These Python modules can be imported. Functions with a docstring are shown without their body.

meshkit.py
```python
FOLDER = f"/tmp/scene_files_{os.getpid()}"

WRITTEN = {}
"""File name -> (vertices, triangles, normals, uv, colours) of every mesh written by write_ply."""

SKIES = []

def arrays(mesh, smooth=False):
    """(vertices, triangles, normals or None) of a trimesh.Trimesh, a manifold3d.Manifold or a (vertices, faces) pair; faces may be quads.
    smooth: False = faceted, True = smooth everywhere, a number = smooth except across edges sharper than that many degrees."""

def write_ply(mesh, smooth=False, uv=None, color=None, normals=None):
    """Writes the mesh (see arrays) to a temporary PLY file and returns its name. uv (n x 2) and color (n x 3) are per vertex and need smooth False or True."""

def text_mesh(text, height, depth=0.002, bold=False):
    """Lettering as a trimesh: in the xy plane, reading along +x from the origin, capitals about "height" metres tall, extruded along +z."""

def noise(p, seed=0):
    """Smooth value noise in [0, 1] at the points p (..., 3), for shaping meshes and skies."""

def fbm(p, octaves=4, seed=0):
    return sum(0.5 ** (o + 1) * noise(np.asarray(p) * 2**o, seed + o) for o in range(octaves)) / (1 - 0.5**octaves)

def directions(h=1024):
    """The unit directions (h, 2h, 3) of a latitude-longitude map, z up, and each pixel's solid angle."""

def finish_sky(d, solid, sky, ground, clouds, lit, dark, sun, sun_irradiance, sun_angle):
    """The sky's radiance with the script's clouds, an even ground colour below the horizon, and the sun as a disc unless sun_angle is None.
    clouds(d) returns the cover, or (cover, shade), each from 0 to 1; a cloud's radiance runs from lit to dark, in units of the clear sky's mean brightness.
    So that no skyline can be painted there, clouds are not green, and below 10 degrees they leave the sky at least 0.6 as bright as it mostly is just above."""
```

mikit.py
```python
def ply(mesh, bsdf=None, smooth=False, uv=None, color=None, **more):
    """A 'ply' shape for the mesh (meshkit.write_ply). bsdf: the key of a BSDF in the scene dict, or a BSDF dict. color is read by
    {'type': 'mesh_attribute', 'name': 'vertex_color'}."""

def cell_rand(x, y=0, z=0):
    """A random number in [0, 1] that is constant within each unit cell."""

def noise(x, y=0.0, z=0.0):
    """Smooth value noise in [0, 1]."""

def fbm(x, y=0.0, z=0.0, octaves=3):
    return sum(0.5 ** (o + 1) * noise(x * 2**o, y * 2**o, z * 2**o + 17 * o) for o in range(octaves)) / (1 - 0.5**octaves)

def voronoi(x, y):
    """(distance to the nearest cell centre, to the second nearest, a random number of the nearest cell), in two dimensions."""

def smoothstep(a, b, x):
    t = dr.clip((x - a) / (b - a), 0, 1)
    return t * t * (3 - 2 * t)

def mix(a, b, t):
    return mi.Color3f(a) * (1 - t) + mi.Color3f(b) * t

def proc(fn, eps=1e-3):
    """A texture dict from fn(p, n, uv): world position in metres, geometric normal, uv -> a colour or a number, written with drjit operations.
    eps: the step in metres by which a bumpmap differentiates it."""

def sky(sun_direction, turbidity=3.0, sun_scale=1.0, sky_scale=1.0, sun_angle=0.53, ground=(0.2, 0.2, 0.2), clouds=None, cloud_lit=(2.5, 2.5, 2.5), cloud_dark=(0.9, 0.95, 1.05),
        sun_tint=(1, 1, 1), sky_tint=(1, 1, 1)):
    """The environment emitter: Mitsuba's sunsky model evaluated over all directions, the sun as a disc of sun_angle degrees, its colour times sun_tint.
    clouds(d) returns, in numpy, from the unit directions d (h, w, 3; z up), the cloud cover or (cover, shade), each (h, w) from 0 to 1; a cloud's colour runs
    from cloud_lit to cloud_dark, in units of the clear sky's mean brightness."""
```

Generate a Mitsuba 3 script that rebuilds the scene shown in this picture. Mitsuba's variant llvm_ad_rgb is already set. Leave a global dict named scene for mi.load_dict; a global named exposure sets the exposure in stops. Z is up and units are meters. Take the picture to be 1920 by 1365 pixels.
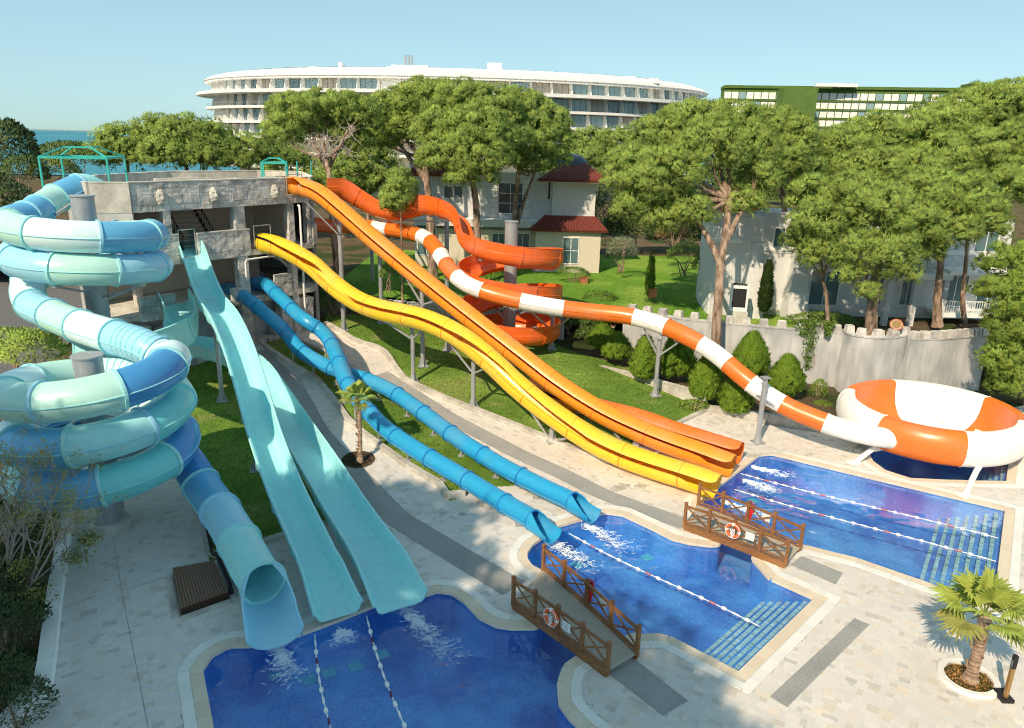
"""A water park: slides running from a concrete tower down to three linked pools, pines and hotels behind."""
import math, random
import numpy as np, trimesh, mitsuba as mi, drjit as dr, mikit, meshkit, manifold3d
from shapely.geometry import Polygon, LineString, Point, MultiPolygon, box as sbox
from shapely.ops import unary_union
from mikit import proc, fbm, noise, voronoi, cell_rand, smoothstep, mix

T = mi.ScalarTransform4f
scene, labels = {}, {}
rng = np.random.default_rng(7)
random.seed(7)

# ---------------------------------------------------------------- camera, sky, exposure
CAM_AT = (0.0, 0.0, 15.0); CAM_TO = (0.00000, 0.95704, 14.71003); CAM_UP = (-0.02356, 0.28989, 0.95677)
scene['camera'] = {'type': 'perspective', 'fov': 69.6490, 'fov_axis': 'x', 'near_clip': 0.1, 'far_clip': 60000.0,
                   'to_world': T().look_at(origin=list(CAM_AT), target=list(CAM_TO), up=list(CAM_UP))}
SUN_AZ, SUN_EL = math.radians(242.0), math.radians(39.0)
SUN = [math.cos(SUN_AZ) * math.cos(SUN_EL), math.sin(SUN_AZ) * math.cos(SUN_EL), math.sin(SUN_EL)]
scene['sky'] = mikit.sky(SUN, turbidity=2.6, sun_scale=0.92, sky_scale=1.3, sun_tint=(1.0, 0.99, 0.97), sky_tint=(0.90, 0.96, 0.87), sun_angle=0.53,
                         clouds=lambda d: np.full(d.shape[:2], 0.38), cloud_lit=(1.2, 1.85, 1.85), cloud_dark=(1.1, 1.3, 1.4))
exposure = 1.95

# ---------------------------------------------------------------- scene keys and labels
def uniq(k):
    if k not in scene and k not in labels and not any(x in used for x in (k,)):
        used.add(k); return k
    n = 1
    while f'{k}_{n:03d}' in used: n += 1
    used.add(f'{k}_{n:03d}'); return f'{k}_{n:03d}'
used = set()
_next = {}
def fresh(k):
    n = _next.get(k, 0); _next[k] = n + 1
    return k if n == 0 else f'{k}_{n:03d}'

def thing(name, label, cat, group=None):
    k = fresh(name)
    labels[k] = {'label': label, 'category': cat}
    if group: labels[k]['group'] = group
    return k
def part(parent, name, mesh, bsdf, smooth=False, label=None, stuff=False, **kw):
    k = fresh(parent + '__' + name)
    scene[k] = mikit.ply(mesh, bsdf, smooth=smooth, **kw)
    if label: labels.setdefault(k, {})['label'] = label
    if stuff: labels.setdefault(k, {})['kind'] = 'stuff'
    return k
def solo(name, mesh, bsdf, label, cat, group=None, smooth=False, **kw):
    k = thing(name, label, cat, group); scene[k] = mikit.ply(mesh, bsdf, smooth=smooth, **kw); return k
def struct(name, mesh, bsdf, label=None, smooth=False, stuff=False, **kw):
    k = fresh(name); scene[k] = mikit.ply(mesh, bsdf, smooth=smooth, **kw)
    labels[k] = {'kind': 'stuff' if stuff else 'structure'}
    if label: labels[k]['label'] = label
    return k

# ---------------------------------------------------------------- terrain height of the site
CP = np.array([(-25.0, 15.0, 0.0), (-16.0, 20.0, 0.0), (-10.0, 15.0, 0.0), (0.0, 10.0, 0.0), (20.0, 10.0, 0.0), (35.0, 15.0, 0.0), (35.0, 30.0, 0.0), (24.0, 36.0, 0.0), (12.0, 33.5, 0.0), (9.0, 31.0, 0.0), (6.0, 30.2, 0.0), (3.0, 29.0, 0.0), (0.0, 28.0, 0.0), (-4.0, 27.5, 0.0), (-8.0, 26.8, 0.0), (-14.0, 26.5, 0.0), (-20.0, 26.0, 0.0), (-26.0, 28.0, 0.2), (2.1, 34.6, 0.46), (-2.0, 37.6, 1.11), (-5.7, 40.2, 1.57), (-17.0, 49.0, 2.3), (-13.6, 40.6, 1.6), (-15.6, 37.4, 1.2), (-22.0, 38.0, 1.3), (-10.0, 44.0, 2.0), (-4.0, 46.0, 2.2), (4.0, 42.0, 1.3), (8.0, 38.5, 0.6), (14.0, 38.0, 0.25), (20.0, 42.0, 0.5), (28.0, 42.0, 0.5), (-10.5, 46.0, 2.2), (-30.0, 40.0, 1.5), (-30.0, 60.0, 2.4), (-15.0, 60.0, 2.6), (-8.0, 32.0, 0.55), (-2.0, 32.0, 0.45), (40.0, 45.0, 0.5), (10.0, 46.0, 1.5)])
def _fit():
    P = CP[:, :2]; K = -np.linalg.norm(P[:, None] - P[None], axis=-1)
    A = np.block([[K, np.ones((len(P), 1))], [np.ones((1, len(P))), np.zeros((1, 1))]])
    return np.linalg.solve(A, np.r_[CP[:, 2], 0])
CW = _fit()
def hh(x, y):
    q = np.stack(np.broadcast_arrays(np.asarray(x, float), np.asarray(y, float)), -1)
    sh = q.shape[:-1]; q = q.reshape(-1, 2); out = np.empty(len(q))
    for i in range(0, len(q), 20000):
        d = np.linalg.norm(q[i:i+20000, None, :] - CP[:, :2], axis=-1)
        out[i:i+20000] = -(d @ CW[:-1]) + CW[-1]
    return np.clip(out - .03, 0, 3.2).reshape(sh)
def h1(x, y): return float(hh(x, y))

# ---------------------------------------------------------------- mesh helpers
def cat(ms): return trimesh.util.concatenate([m for m in ms if m is not None])
def tm(v, f): return trimesh.Trimesh(np.asarray(v, float), np.asarray(f, int), process=False)
def quads(f):
    f = np.asarray(f, int); return np.vstack([f[:, [0, 1, 2]], f[:, [0, 2, 3]]])
BOXV = np.array([[x, y, z] for x in (-.5, .5) for y in (-.5, .5) for z in (-.5, .5)])
BOXF = np.array([[0, 1, 3], [0, 3, 2], [4, 6, 7], [4, 7, 5], [0, 4, 5], [0, 5, 1], [2, 3, 7], [2, 7, 6], [0, 2, 6], [0, 6, 4], [1, 5, 7], [1, 7, 3]])
def bx(c, s, az=0.0):
    """Box of size s centred at c, turned by az degrees about z."""
    a = math.radians(az); R = np.array([[math.cos(a), -math.sin(a), 0], [math.sin(a), math.cos(a), 0], [0, 0, 1]])
    return tm((BOXV * np.asarray(s)) @ R.T + np.asarray(c), BOXF)
def bar(p, q, w, h=None):
    """Rectangular bar from p to q."""
    p, q = np.asarray(p, float), np.asarray(q, float); h = w if h is None else h
    t = q - p; L = np.linalg.norm(t); t /= L
    s = np.cross(t, [0, 0, 1]); s = np.array([1., 0, 0]) if np.linalg.norm(s) < 1e-6 else s / np.linalg.norm(s)
    n = np.cross(s, t)
    return tm((p + q) / 2 + BOXV[:, :1] * w * s + BOXV[:, 1:2] * L * t + BOXV[:, 2:] * h * n, BOXF)
def frames(P):
    P = np.asarray(P, float); t = np.gradient(P, axis=0); t /= np.linalg.norm(t, axis=1, keepdims=True) + 1e-12
    s = np.cross(t, [0, 0, 1.]); l = np.linalg.norm(s, axis=1, keepdims=True)
    s = np.where(l > 1e-4, s / np.maximum(l, 1e-9), [1., 0, 0])
    return t, s, np.cross(s, t)
def rod(P, r, sides=8, caps=True):
    """Round rod along a polyline, radius a number or one per point."""
    P = np.asarray(P, float); r = np.broadcast_to(np.asarray(r, float), (len(P),))
    t = np.gradient(P, axis=0); t /= np.linalg.norm(t, axis=1, keepdims=True) + 1e-12
    a = np.cross(t[0], [0.3, 0.9, 0.1] if abs(t[0][1]) < .8 else [1., 0.1, 0]); S = []
    for k in range(len(P)):
        a = a - t[k] * (a @ t[k]); a /= np.linalg.norm(a); S.append(a)
    S = np.array(S); N = np.cross(t, S); ang = np.arange(sides) * 2 * np.pi / sides
    v = (P[:, None] + r[:, None, None] * (np.cos(ang)[None, :, None] * S[:, None] + np.sin(ang)[None, :, None] * N[:, None])).reshape(-1, 3)
    f = []
    n = len(P)
    i, j = np.meshgrid(np.arange(n - 1), np.arange(sides), indexing='ij')
    f = quads(np.stack([i * sides + j, i * sides + (j + 1) % sides, (i + 1) * sides + (j + 1) % sides, (i + 1) * sides + j], -1).reshape(-1, 4))
    if caps:
        k = np.arange(1, sides - 1)
        f = np.vstack([f, np.stack([k * 0, k + 1, k], 1), np.stack([k * 0, k, k + 1], 1) + (n - 1) * sides])
    return tm(v, f)
def spline(P, step=0.25):
    """Catmull-Rom through the points (centripetal), resampled evenly."""
    P = np.asarray(P, float); P = np.vstack([2 * P[0] - P[1], P, 2 * P[-1] - P[-2]]); out = []
    for i in range(1, len(P) - 2):
        p0, p1, p2, p3 = P[i-1:i+3]; d = [max(np.linalg.norm(b - a) ** .5, 1e-6) for a, b in ((p0, p1), (p1, p2), (p2, p3))]
        m1 = (p1 - p0) / d[0] - (p2 - p0) / (d[0] + d[1]) + (p2 - p1) / d[1]
        m2 = (p2 - p1) / d[1] - (p3 - p1) / (d[1] + d[2]) + (p3 - p2) / d[2]
        m1, m2 = m1 * d[1], m2 * d[1]
        u = np.linspace(0, 1, 24, endpoint=False)[:, None]
        out.append((2*u**3 - 3*u**2 + 1) * p1 + (u**3 - 2*u**2 + u) * m1 + (-2*u**3 + 3*u**2) * p2 + (u**3 - u**2) * m2)
    out = np.vstack(out + [P[-2:-1]]); return resample(out, step)
def resample(P, step=0.25, n=None):
    P = np.asarray(P, float)
    s = np.r_[0, np.cumsum(np.linalg.norm(np.diff(P, axis=0), axis=1))]
    m = n or max(2, int(round(s[-1] / step)) + 1)
    u = np.linspace(0, s[-1], m)
    return np.stack([np.interp(u, s, P[:, k]) for k in range(P.shape[1])], 1)
def sweep(P, prof, closed=True, caps=True, fr=None):
    """prof: (m,2) or (n,m,2) profile in (side, up); swept along P."""
    P = np.asarray(P, float); t, s, n = fr or frames(P); prof = np.asarray(prof, float)
    if prof.ndim == 2: prof = np.broadcast_to(prof, (len(P),) + prof.shape)
    m = prof.shape[1]
    v = (P[:, None] + prof[..., :1] * s[:, None] + prof[..., 1:] * n[:, None]).reshape(-1, 3)
    mm = m if closed else m - 1
    i, j = np.meshgrid(np.arange(len(P) - 1), np.arange(mm), indexing='ij')
    f = quads(np.stack([i * m + j, (i + 1) * m + j, (i + 1) * m + (j + 1) % m, i * m + (j + 1) % m], -1).reshape(-1, 4))
    if caps and closed:   # profiles made of an outer and a returning inner line close as a strip
        h = m // 2; k = np.arange(h - 1); a = np.stack([k, k + 1, m - 2 - k, m - 1 - k], 1)
        e = (len(P) - 1) * m
        f = np.vstack([f, quads(a), quads(a[:, ::-1] + e)])
    return tm(v, f)
def shellprof(line, th):
    """Closed profile of a thin sheet: a line of (u, v) points and the same line offset by th to its right."""
    L = np.asarray(line, float); d = np.gradient(L, axis=0); d /= np.linalg.norm(d, axis=1, keepdims=True) + 1e-12
    return np.vstack([L, (L + th * np.stack([d[:, 1], -d[:, 0]], 1))[::-1]])
def lathe(prof, n=32, a0=0.0, a1=360.0):
    """prof (r, z) turned about z."""
    prof = np.asarray(prof, float); full = abs(a1 - a0) >= 359.9
    ang = np.radians(np.linspace(a0, a1, n + 1)); ang = ang[:-1] if full else ang
    v = np.stack([prof[None, :, 0] * np.cos(ang)[:, None], prof[None, :, 0] * np.sin(ang)[:, None], np.broadcast_to(prof[:, 1], (len(ang), len(prof)))], -1).reshape(-1, 3)
    m, k = len(prof), len(ang)
    i, j = np.meshgrid(np.arange(k if full else k - 1), np.arange(m - 1), indexing='ij')
    return tm(v, quads(np.stack([i * m + j, ((i + 1) % k) * m + j, ((i + 1) % k) * m + j + 1, i * m + j + 1], -1).reshape(-1, 4)))
def cyl(p, q, r0, r1=None, sides=16):
    return rod([p, q], [r0, r0 if r1 is None else r1], sides)
def extr(poly, z0, z1):
    """A polygon (shapely or points) extruded from z0 to z1."""
    poly = poly if hasattr(poly, 'geoms') or isinstance(poly, Polygon) else Polygon(poly)
    ms = []
    for g in getattr(poly, 'geoms', [poly]):
        if g.area < 1e-6: continue
        m = trimesh.creation.extrude_polygon(g, z1 - z0, engine='earcut'); m.apply_translation([0, 0, z0]); ms.append(m)
    return cat(ms)
def place(m, loc=(0, 0, 0), az=0.0, sc=1.0):
    a = math.radians(az); R = np.array([[math.cos(a), -math.sin(a), 0], [math.sin(a), math.cos(a), 0], [0, 0, 1]])
    return tm((np.asarray(m.vertices) * sc) @ R.T + np.asarray(loc), m.faces)
def sheet(poly, zf, step=0.8, dz=0.0):
    """A polygon as a sheet that follows the height function zf, with a triangle grid of about the step."""
    vs, fs, n0 = [], [], 0
    for g in getattr(poly, 'geoms', [poly]):
        if g.area < .01: continue
        x0, y0, x1, y1 = g.bounds
        xs, ys = np.arange(math.floor(x0 / step), math.ceil(x1 / step) + 1) * step, np.arange(math.floor(y0 / step), math.ceil(y1 / step) + 1) * step
        cells = [sbox(x, y, x + step, y + step) for x in xs[:-1] for y in ys[:-1]]
        import shapely
        from shapely.prepared import prep
        pg = prep(g)
        for c in cells:
            if pg.contains(c):
                x, y, X, Y = c.bounds; vs.append([[x, y], [X, y], [X, Y], [x, Y]]); fs.append(quads([[0, 1, 2, 3]]) + n0); n0 += 4
            elif pg.intersects(c):
                for q in getattr(c.intersection(g), 'geoms', [c.intersection(g)]):
                    if isinstance(q, Polygon) and q.area > 1e-5:
                        v, f = trimesh.creation.triangulate_polygon(q, engine='earcut'); vs.append(v); fs.append(np.asarray(f) + n0); n0 += len(v)
    v = np.vstack(vs); f = np.vstack(fs)
    V = np.column_stack([v, zf(v[:, 0], v[:, 1]) + dz])
    m = tm(V, f); nz = np.cross(V[f[:, 1]] - V[f[:, 0]], V[f[:, 2]] - V[f[:, 0]])[:, 2]
    m.faces[nz < 0] = m.faces[nz < 0][:, ::-1]
    m = trimesh.Trimesh(m.vertices, m.faces, process=False); m.merge_vertices(digits_vertex=4); return m
def xy(*pts): return [p[:2] for p in pts]
def wobble(m, amp, scale, seed=0):
    v = np.asarray(m.vertices); d = np.stack([meshkit.fbm(v * scale + 31.7 * k, 3, seed + k) - .5 for k in range(3)], -1)
    return tm(v + d * 2 * amp, m.faces)

# ---------------------------------------------------------------- materials
def pbr(name, col, rough=0.5, spec=0.5, metallic=0.0, clear=0.0, two=True, bump=None, bscale=1.0, **kw):
    c = {'type': 'rgb', 'value': list(col)} if isinstance(col, (tuple, list)) else col
    b = {'type': 'principled', 'base_color': c, 'roughness': rough, 'specular': spec, 'metallic': metallic, 'clearcoat': clear, 'clearcoat_gloss': .9, **kw}
    if bump is not None: b = {'type': 'bumpmap', 'arbitrary': proc(bump, eps=kw.pop('eps', 4e-3)), 'scale': bscale, 'bsdf': b}
    scene[name] = {'type': 'twosided', 'bsdf': b} if two else b
    return name
def vc(): return {'type': 'mesh_attribute', 'name': 'vertex_color'}
def rot2(p, deg):
    a = math.radians(deg); c, s = math.cos(a), math.sin(a); return p.x * c + p.y * s, -p.x * s + p.y * c

def soil_fn(p, n, uv):
    f = fbm(p.x * 1.7, p.y * 1.7, p.z, 4); g = noise(p.x * 19, p.y * 19, 0)
    return mix(mix((.055, .042, .028), (.13, .095, .06), f), (.035, .05, .018), smoothstep(.5, .75, noise(p.x * .6, p.y * .6, 5))) * (.6 + .8 * g)
def turf_fn(p, n, uv):
    f = fbm(p.x * .35, p.y * .35, 0, 3); g = noise(p.x * 26, p.y * 26, 3); k = fbm(p.x * 3, p.y * 3, 1, 2)
    d = smoothstep(.60, .80, fbm(p.x * .55 + 9, p.y * .55, 4, 3))
    return mix(mix((.10, .185, .03), (.17, .27, .05), smoothstep(.3, .7, f)), (.23, .24, .09), d * .6) * (.55 + .55 * g + .35 * k)
def lawn_fn(p, n, uv):
    f = fbm(p.x * .3, p.y * .3, 0, 3); g = noise(p.x * 14, p.y * 14, 3)
    return mix((.10, .21, .025), (.17, .27, .045), smoothstep(.3, .7, f)) * (.55 + .9 * g)
def plaster_fn(p, n, uv):
    a = fbm(p.x * .9, p.y * .9, p.z * .45, 4); b = noise(p.x * 6, p.y * 6, p.z * .7)
    return mix((.34, .355, .365), (.51, .52, .525), smoothstep(.25, .7, a)) * (.82 + .3 * b)
def stone_fn(p, n, uv):
    a = fbm(p.x * 1.6, p.y * 1.6, p.z * 1.6, 4); b = noise(p.x * 9, p.y * 9, p.z * 1.2)
    return mix((.36, .35, .345), (.62, .60, .575), smoothstep(.25, .75, a)) * (.75 + .4 * b)
def rough_h(p, n, uv): return fbm(p.x * 3.1, p.y * 3.1, p.z * 3.1, 4)
def conc_fn(p, n, uv):
    a = fbm(p.x * 1.2, p.y * 1.2, p.z * .5, 4); b = noise(p.x * 7, p.y * 7, p.z * 7)
    return mix((.36, .345, .31), (.58, .56, .51), smoothstep(.2, .75, a)) * (.85 + .25 * b)
def white_fn(p, n, uv):
    a = fbm(p.x * .7, p.y * .7, p.z * .35, 4)
    return mix((.66, .65, .62), (.82, .81, .78), smoothstep(.25, .6, a))
def mosaic_ripplelight_fn(p, n, uv):
    u, v = rot2(p, -33); s = 16.0
    r = cell_rand(u * s + dr.floor(p.z * s) * 7.3, v * s, 1.0); g = fbm(p.x * .8, p.y * .8, 0, 4)
    return mix((.018, .105, .46), (.07, .30, .71), smoothstep(.2, .85, r * .16 + g * .84))  # cloudy lighter and darker blues imitate ripple light on the pool floor
def wood_fn(p, n, uv):
    g = fbm(p.x * 7, p.y * 7, p.z * 30, 3); k = noise(p.x * 1.3, p.y * 1.3, p.z * 1.3)
    return mix((.15, .065, .026), (.33, .155, .06), smoothstep(.2, .8, g * .7 + k * .3))
def bark_fn(p, n, uv):
    g = fbm(p.x * 6, p.y * 6, p.z * 1.6, 4)
    return mix((.13, .09, .065), (.42, .31, .24), smoothstep(.25, .75, g))
def bark_h(p, n, uv): return fbm(p.x * 9, p.y * 9, p.z * 2.2, 3)
def mat_fn(p, n, uv):
    a = fbm(p.x * 1.1, p.y * 1.1, 0, 4); b = noise(p.x * 40, p.y * 40, 0)
    return mix((.25, .255, .25), (.36, .36, .35), a) * (.85 + .3 * b)
def sea_fn(p, n, uv):
    f = fbm(p.x * .002, p.y * .0005, 0, 2); return mix((.03, .17, .25), (.045, .22, .30), f)
def galv_fn(p, n, uv):
    a = fbm(p.x * 5, p.y * 5, p.z * 1.5, 3); return mix((.30, .32, .34), (.46, .48, .50), a)
def green_fn(p, n, uv):
    a = fbm(p.x * .35, p.y * .35, p.z * .35, 3); return mix((.075, .135, .035), (.125, .20, .055), a)

pbr('m_soil', proc(soil_fn), .95, .1, two=True)
pbr('m_turf', proc(turf_fn), .9, .15, bump=lambda p, n, uv: noise(p.x * 30, p.y * 30, 1), bscale=.03)
pbr('m_lawn', proc(lawn_fn), .9, .15, bump=lambda p, n, uv: noise(p.x * 12, p.y * 12, 1), bscale=.08)
pbr('m_plaster', proc(plaster_fn), .85, .2, two=True)
pbr('m_stone', proc(stone_fn), .9, .2, two=True, bump=rough_h, bscale=.10)
pbr('m_concrete', proc(conc_fn), .85, .25, two=True)
pbr('m_white', proc(white_fn), .7, .3, two=True)
pbr('m_mosaic', proc(mosaic_ripplelight_fn), .35, .5, two=True)
pbr('m_wood', proc(wood_fn), .5, .4)
pbr('m_bark', proc(bark_fn), .95, .1, bump=bark_h, bscale=.06)
pbr('m_mat', proc(mat_fn), .9, .2)
pbr('m_sea', proc(sea_fn), .5, .3)
pbr('m_galv', proc(galv_fn), .45, .5, metallic=.35)
pbr('m_green', proc(green_fn), .9, .1, two=True)
pbr('m_tile', vc(), .7, .3)
pbr('m_vc', vc(), .75, .3, two=True)
pbr('m_leaf_s', vc(), .6, .25)
scene['m_leaf'] = {'type': 'twosided', 'bsdf': {'type': 'principled', 'base_color': vc(), 'roughness': .62, 'specular': .3}}
scene['m_needle'] = {'type': 'principledthin', 'base_color': vc(), 'roughness': .6, 'diff_trans': .5, 'spec_trans': 0.0}
for nm, c in dict(mint=(.42, .71, .65), sky=(.30, .60, .76), azure=(.12, .41, .68), deep=(.055, .26, .58), pale=(.62, .81, .85), teal=(.16, .58, .61), aqua=(.33, .71, .74),
                  tube=(.02, .31, .58), tubed=(.018, .21, .50), yellow=(.86, .56, .03), amber=(.80, .285, .02), orange=(.74, .125, .012), burnt=(.75, .17, .02), whitegel=(.84, .84, .82)).items():
    if nm in ('yellow', 'amber', 'burnt', 'orange', 'tube', 'aqua', 'whitegel'):   # sun-faded gelcoat
        def gel(p, n, uv, c=c): return mix(c, [v * .86 + .05 for v in c], smoothstep(.40, .85, fbm(p.x * .8, p.y * .8, p.z * .8, 3))) * (.94 + .10 * noise(p.x * 5, p.y * 5, p.z * 5))
        pbr('g_' + nm, proc(gel), .34, .5, clear=.45, two=True)
    else: pbr('g_' + nm, c, .32, .5, clear=.5, two=True)
pbr('m_dark', (.02, .02, .022), .6, .3, two=True)
pbr('m_iron', (.03, .028, .028), .5, .4, two=True)
pbr('m_tealpaint', (.04, .42, .38), .45, .4, two=True)
pbr('m_whitepaint', (.80, .80, .78), .45, .4, two=True)
pbr('m_cream', (.70, .64, .54), .7, .3, two=True)
pbr('m_house', (.63, .64, .65), .75, .2, two=True)  # bluish off-white: part of the wall shade is put into this colour
pbr('m_houseb', (.62, .57, .48), .75, .2, two=True)
pbr('m_roof', (.17, .042, .032), .7, .3, two=True)
pbr('m_roofo', (.55, .17, .08), .7, .3, two=True)
pbr('m_glass', (.05, .09, .10), .08, .8, two=True)
pbr('m_glassh', (.10, .17, .19), .12, .8, two=True)
pbr('m_red', (.62, .02, .03), .5, .4, two=True)
pbr('m_ring', (.80, .14, .035), .45, .4)
pbr('m_rope', (.75, .78, .80), .6, .3)
pbr('m_foam', (.74, .82, .86), .9, .1, two=True)
pbr('m_nosing', vc(), .6, .3, two=True)
pbr('m_jet', (.06, .38, .54), .6, .3)
pbr('m_deckwood', (.055, .03, .02), .6, .3)
pbr('m_copper', (.45, .28, .12), .35, .5, metallic=.7)
pbr('m_dead', (.36, .31, .28), .9, .1)
pbr('m_terracotta', (.42, .16, .08), .8, .2)
scene['m_water'] = {'type': 'thindielectric', 'int_ior': 1.33}
def manifold_hull(pts):
    me = manifold3d.Manifold.hull_points(np.array(pts, np.float32)).to_mesh(); return tm(me.vert_properties[:, :3], me.tri_verts)
pbr('m_hotelwhite', (.64, .64, .63), .6, .3, two=True)

# ================================================================ ground, pools, deck
def P2(*pts): return Polygon(xy(*pts)).buffer(0)
pool1 = P2((-8.84, 17.96, 0.00),(-8.81, 18.59, 0.00),(-8.46, 19.02, 0.00),(-7.82, 19.07, 0.00),(-6.50, 19.63, 0.00),(-5.36, 20.48, 0.00),(-3.90, 21.65, 0.00),(-2.87, 21.84, 0.00),(-2.40, 22.14, 0.00),(-1.90, 22.04, 0.00),(-1.44, 21.59, 0.00),(-0.91, 20.74, 0.00),(-0.32, 20.31, 0.00),(0.20, 20.20, 0.00),(1.11, 20.26, 0.00),(1.55, 19.79, 0.00),(2.22, 18.98, 0.00),(1.76, 18.51, -0.00),(1.53, 17.76, 0.00),(1.53, 16.91, 0.00),(1.82, 16.33, 0.00),(2.04, 16.05, 0.00),(3.6,14.2),(2.5,12.2),(-4,11.0),(-7.6,12.5),(-7.65, 15.75, 0.00))
pool2 = P2((0.74, 24.74, 0.00),(0.75, 24.33, 0.00),(0.91, 23.90, 0.00),(1.29, 23.56, 0.00),(1.59, 22.96, 0.00),(2.68, 21.07, 0.00),(4.13, 20.10, 0.00),(4.38, 20.03, 0.00),(4.87, 20.10, 0.00),(5.27, 19.96, 0.00),(6.97, 18.39, 0.00),(10.72, 22.23, 0.00),(9.50, 23.45, 0.00),(9.42, 24.01, 0.00),(9.25, 24.88, 0.00),(8.80, 25.68, 0.00),(8.45, 25.70, 0.00),(7.96, 25.60, 0.00),(7.16, 25.76, 0.00),(6.53, 26.06, 0.00),(5.95, 26.75, 0.00),(5.32, 27.42, 0.00),(4.81, 27.94, 0.00),(4.15, 28.10, 0.00),(3.58, 27.79, 0.00),(2.12, 26.91, 0.00),(1.65, 26.25, 0.00),(1.00, 25.41, 0.00))
pool3 = P2((8.15, 28.25, 0.00),(8.35, 29.07, -0.00),(9.19, 30.29, 0.00),(11.87, 33.56, 0.00),(12.72, 34.58, 0.00),(13.40, 34.76, 0.00),(15.80, 33.16, -0.00),(21.82, 29.25, -0.00),(16.86, 22.07, 0.00),(15.54, 23.13, 0.00),(13.39, 24.91, 0.00),(11.68, 25.81, 0.00),(10.55, 26.66, 0.00),(9.42, 27.26, 0.00))
channel1 = P2((1.11, 20.26, 0.00),(1.59, 22.96, 0.00),(4.13, 20.10, 0.00),(2.22, 18.98, 0.00))
channel2 = P2((8.45, 25.70, 0.00),(8.34, 28.25, 0.00),(9.87, 27.28, 0.00),(11.64, 25.80, 0.00),(9.25, 24.88, 0.00))
pool4 = P2((18.54, 35.26, 0.00),(18.26, 34.11, 0.00),(18.37, 33.06, -0.00),(19.16, 32.21, 0.00),(20.80, 32.12, 0.00),(23.68, 32.10, 0.00),(25.60, 34.86, 0.00),(23.87, 36.27, 0.00),(21.56, 37.30, 0.00),(19.85, 36.75, 0.00))
slot4 = LineString(xy((18.72, 32.18, -0.00), (18.20, 31.14, -0.00))).buffer(.16, cap_style='flat')
def rnd(p, r=.35): return p.buffer(-r).buffer(2 * r).buffer(-r)
pools = rnd(unary_union([pool1, pool2, pool3, channel1, channel2]), .3)
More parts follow.
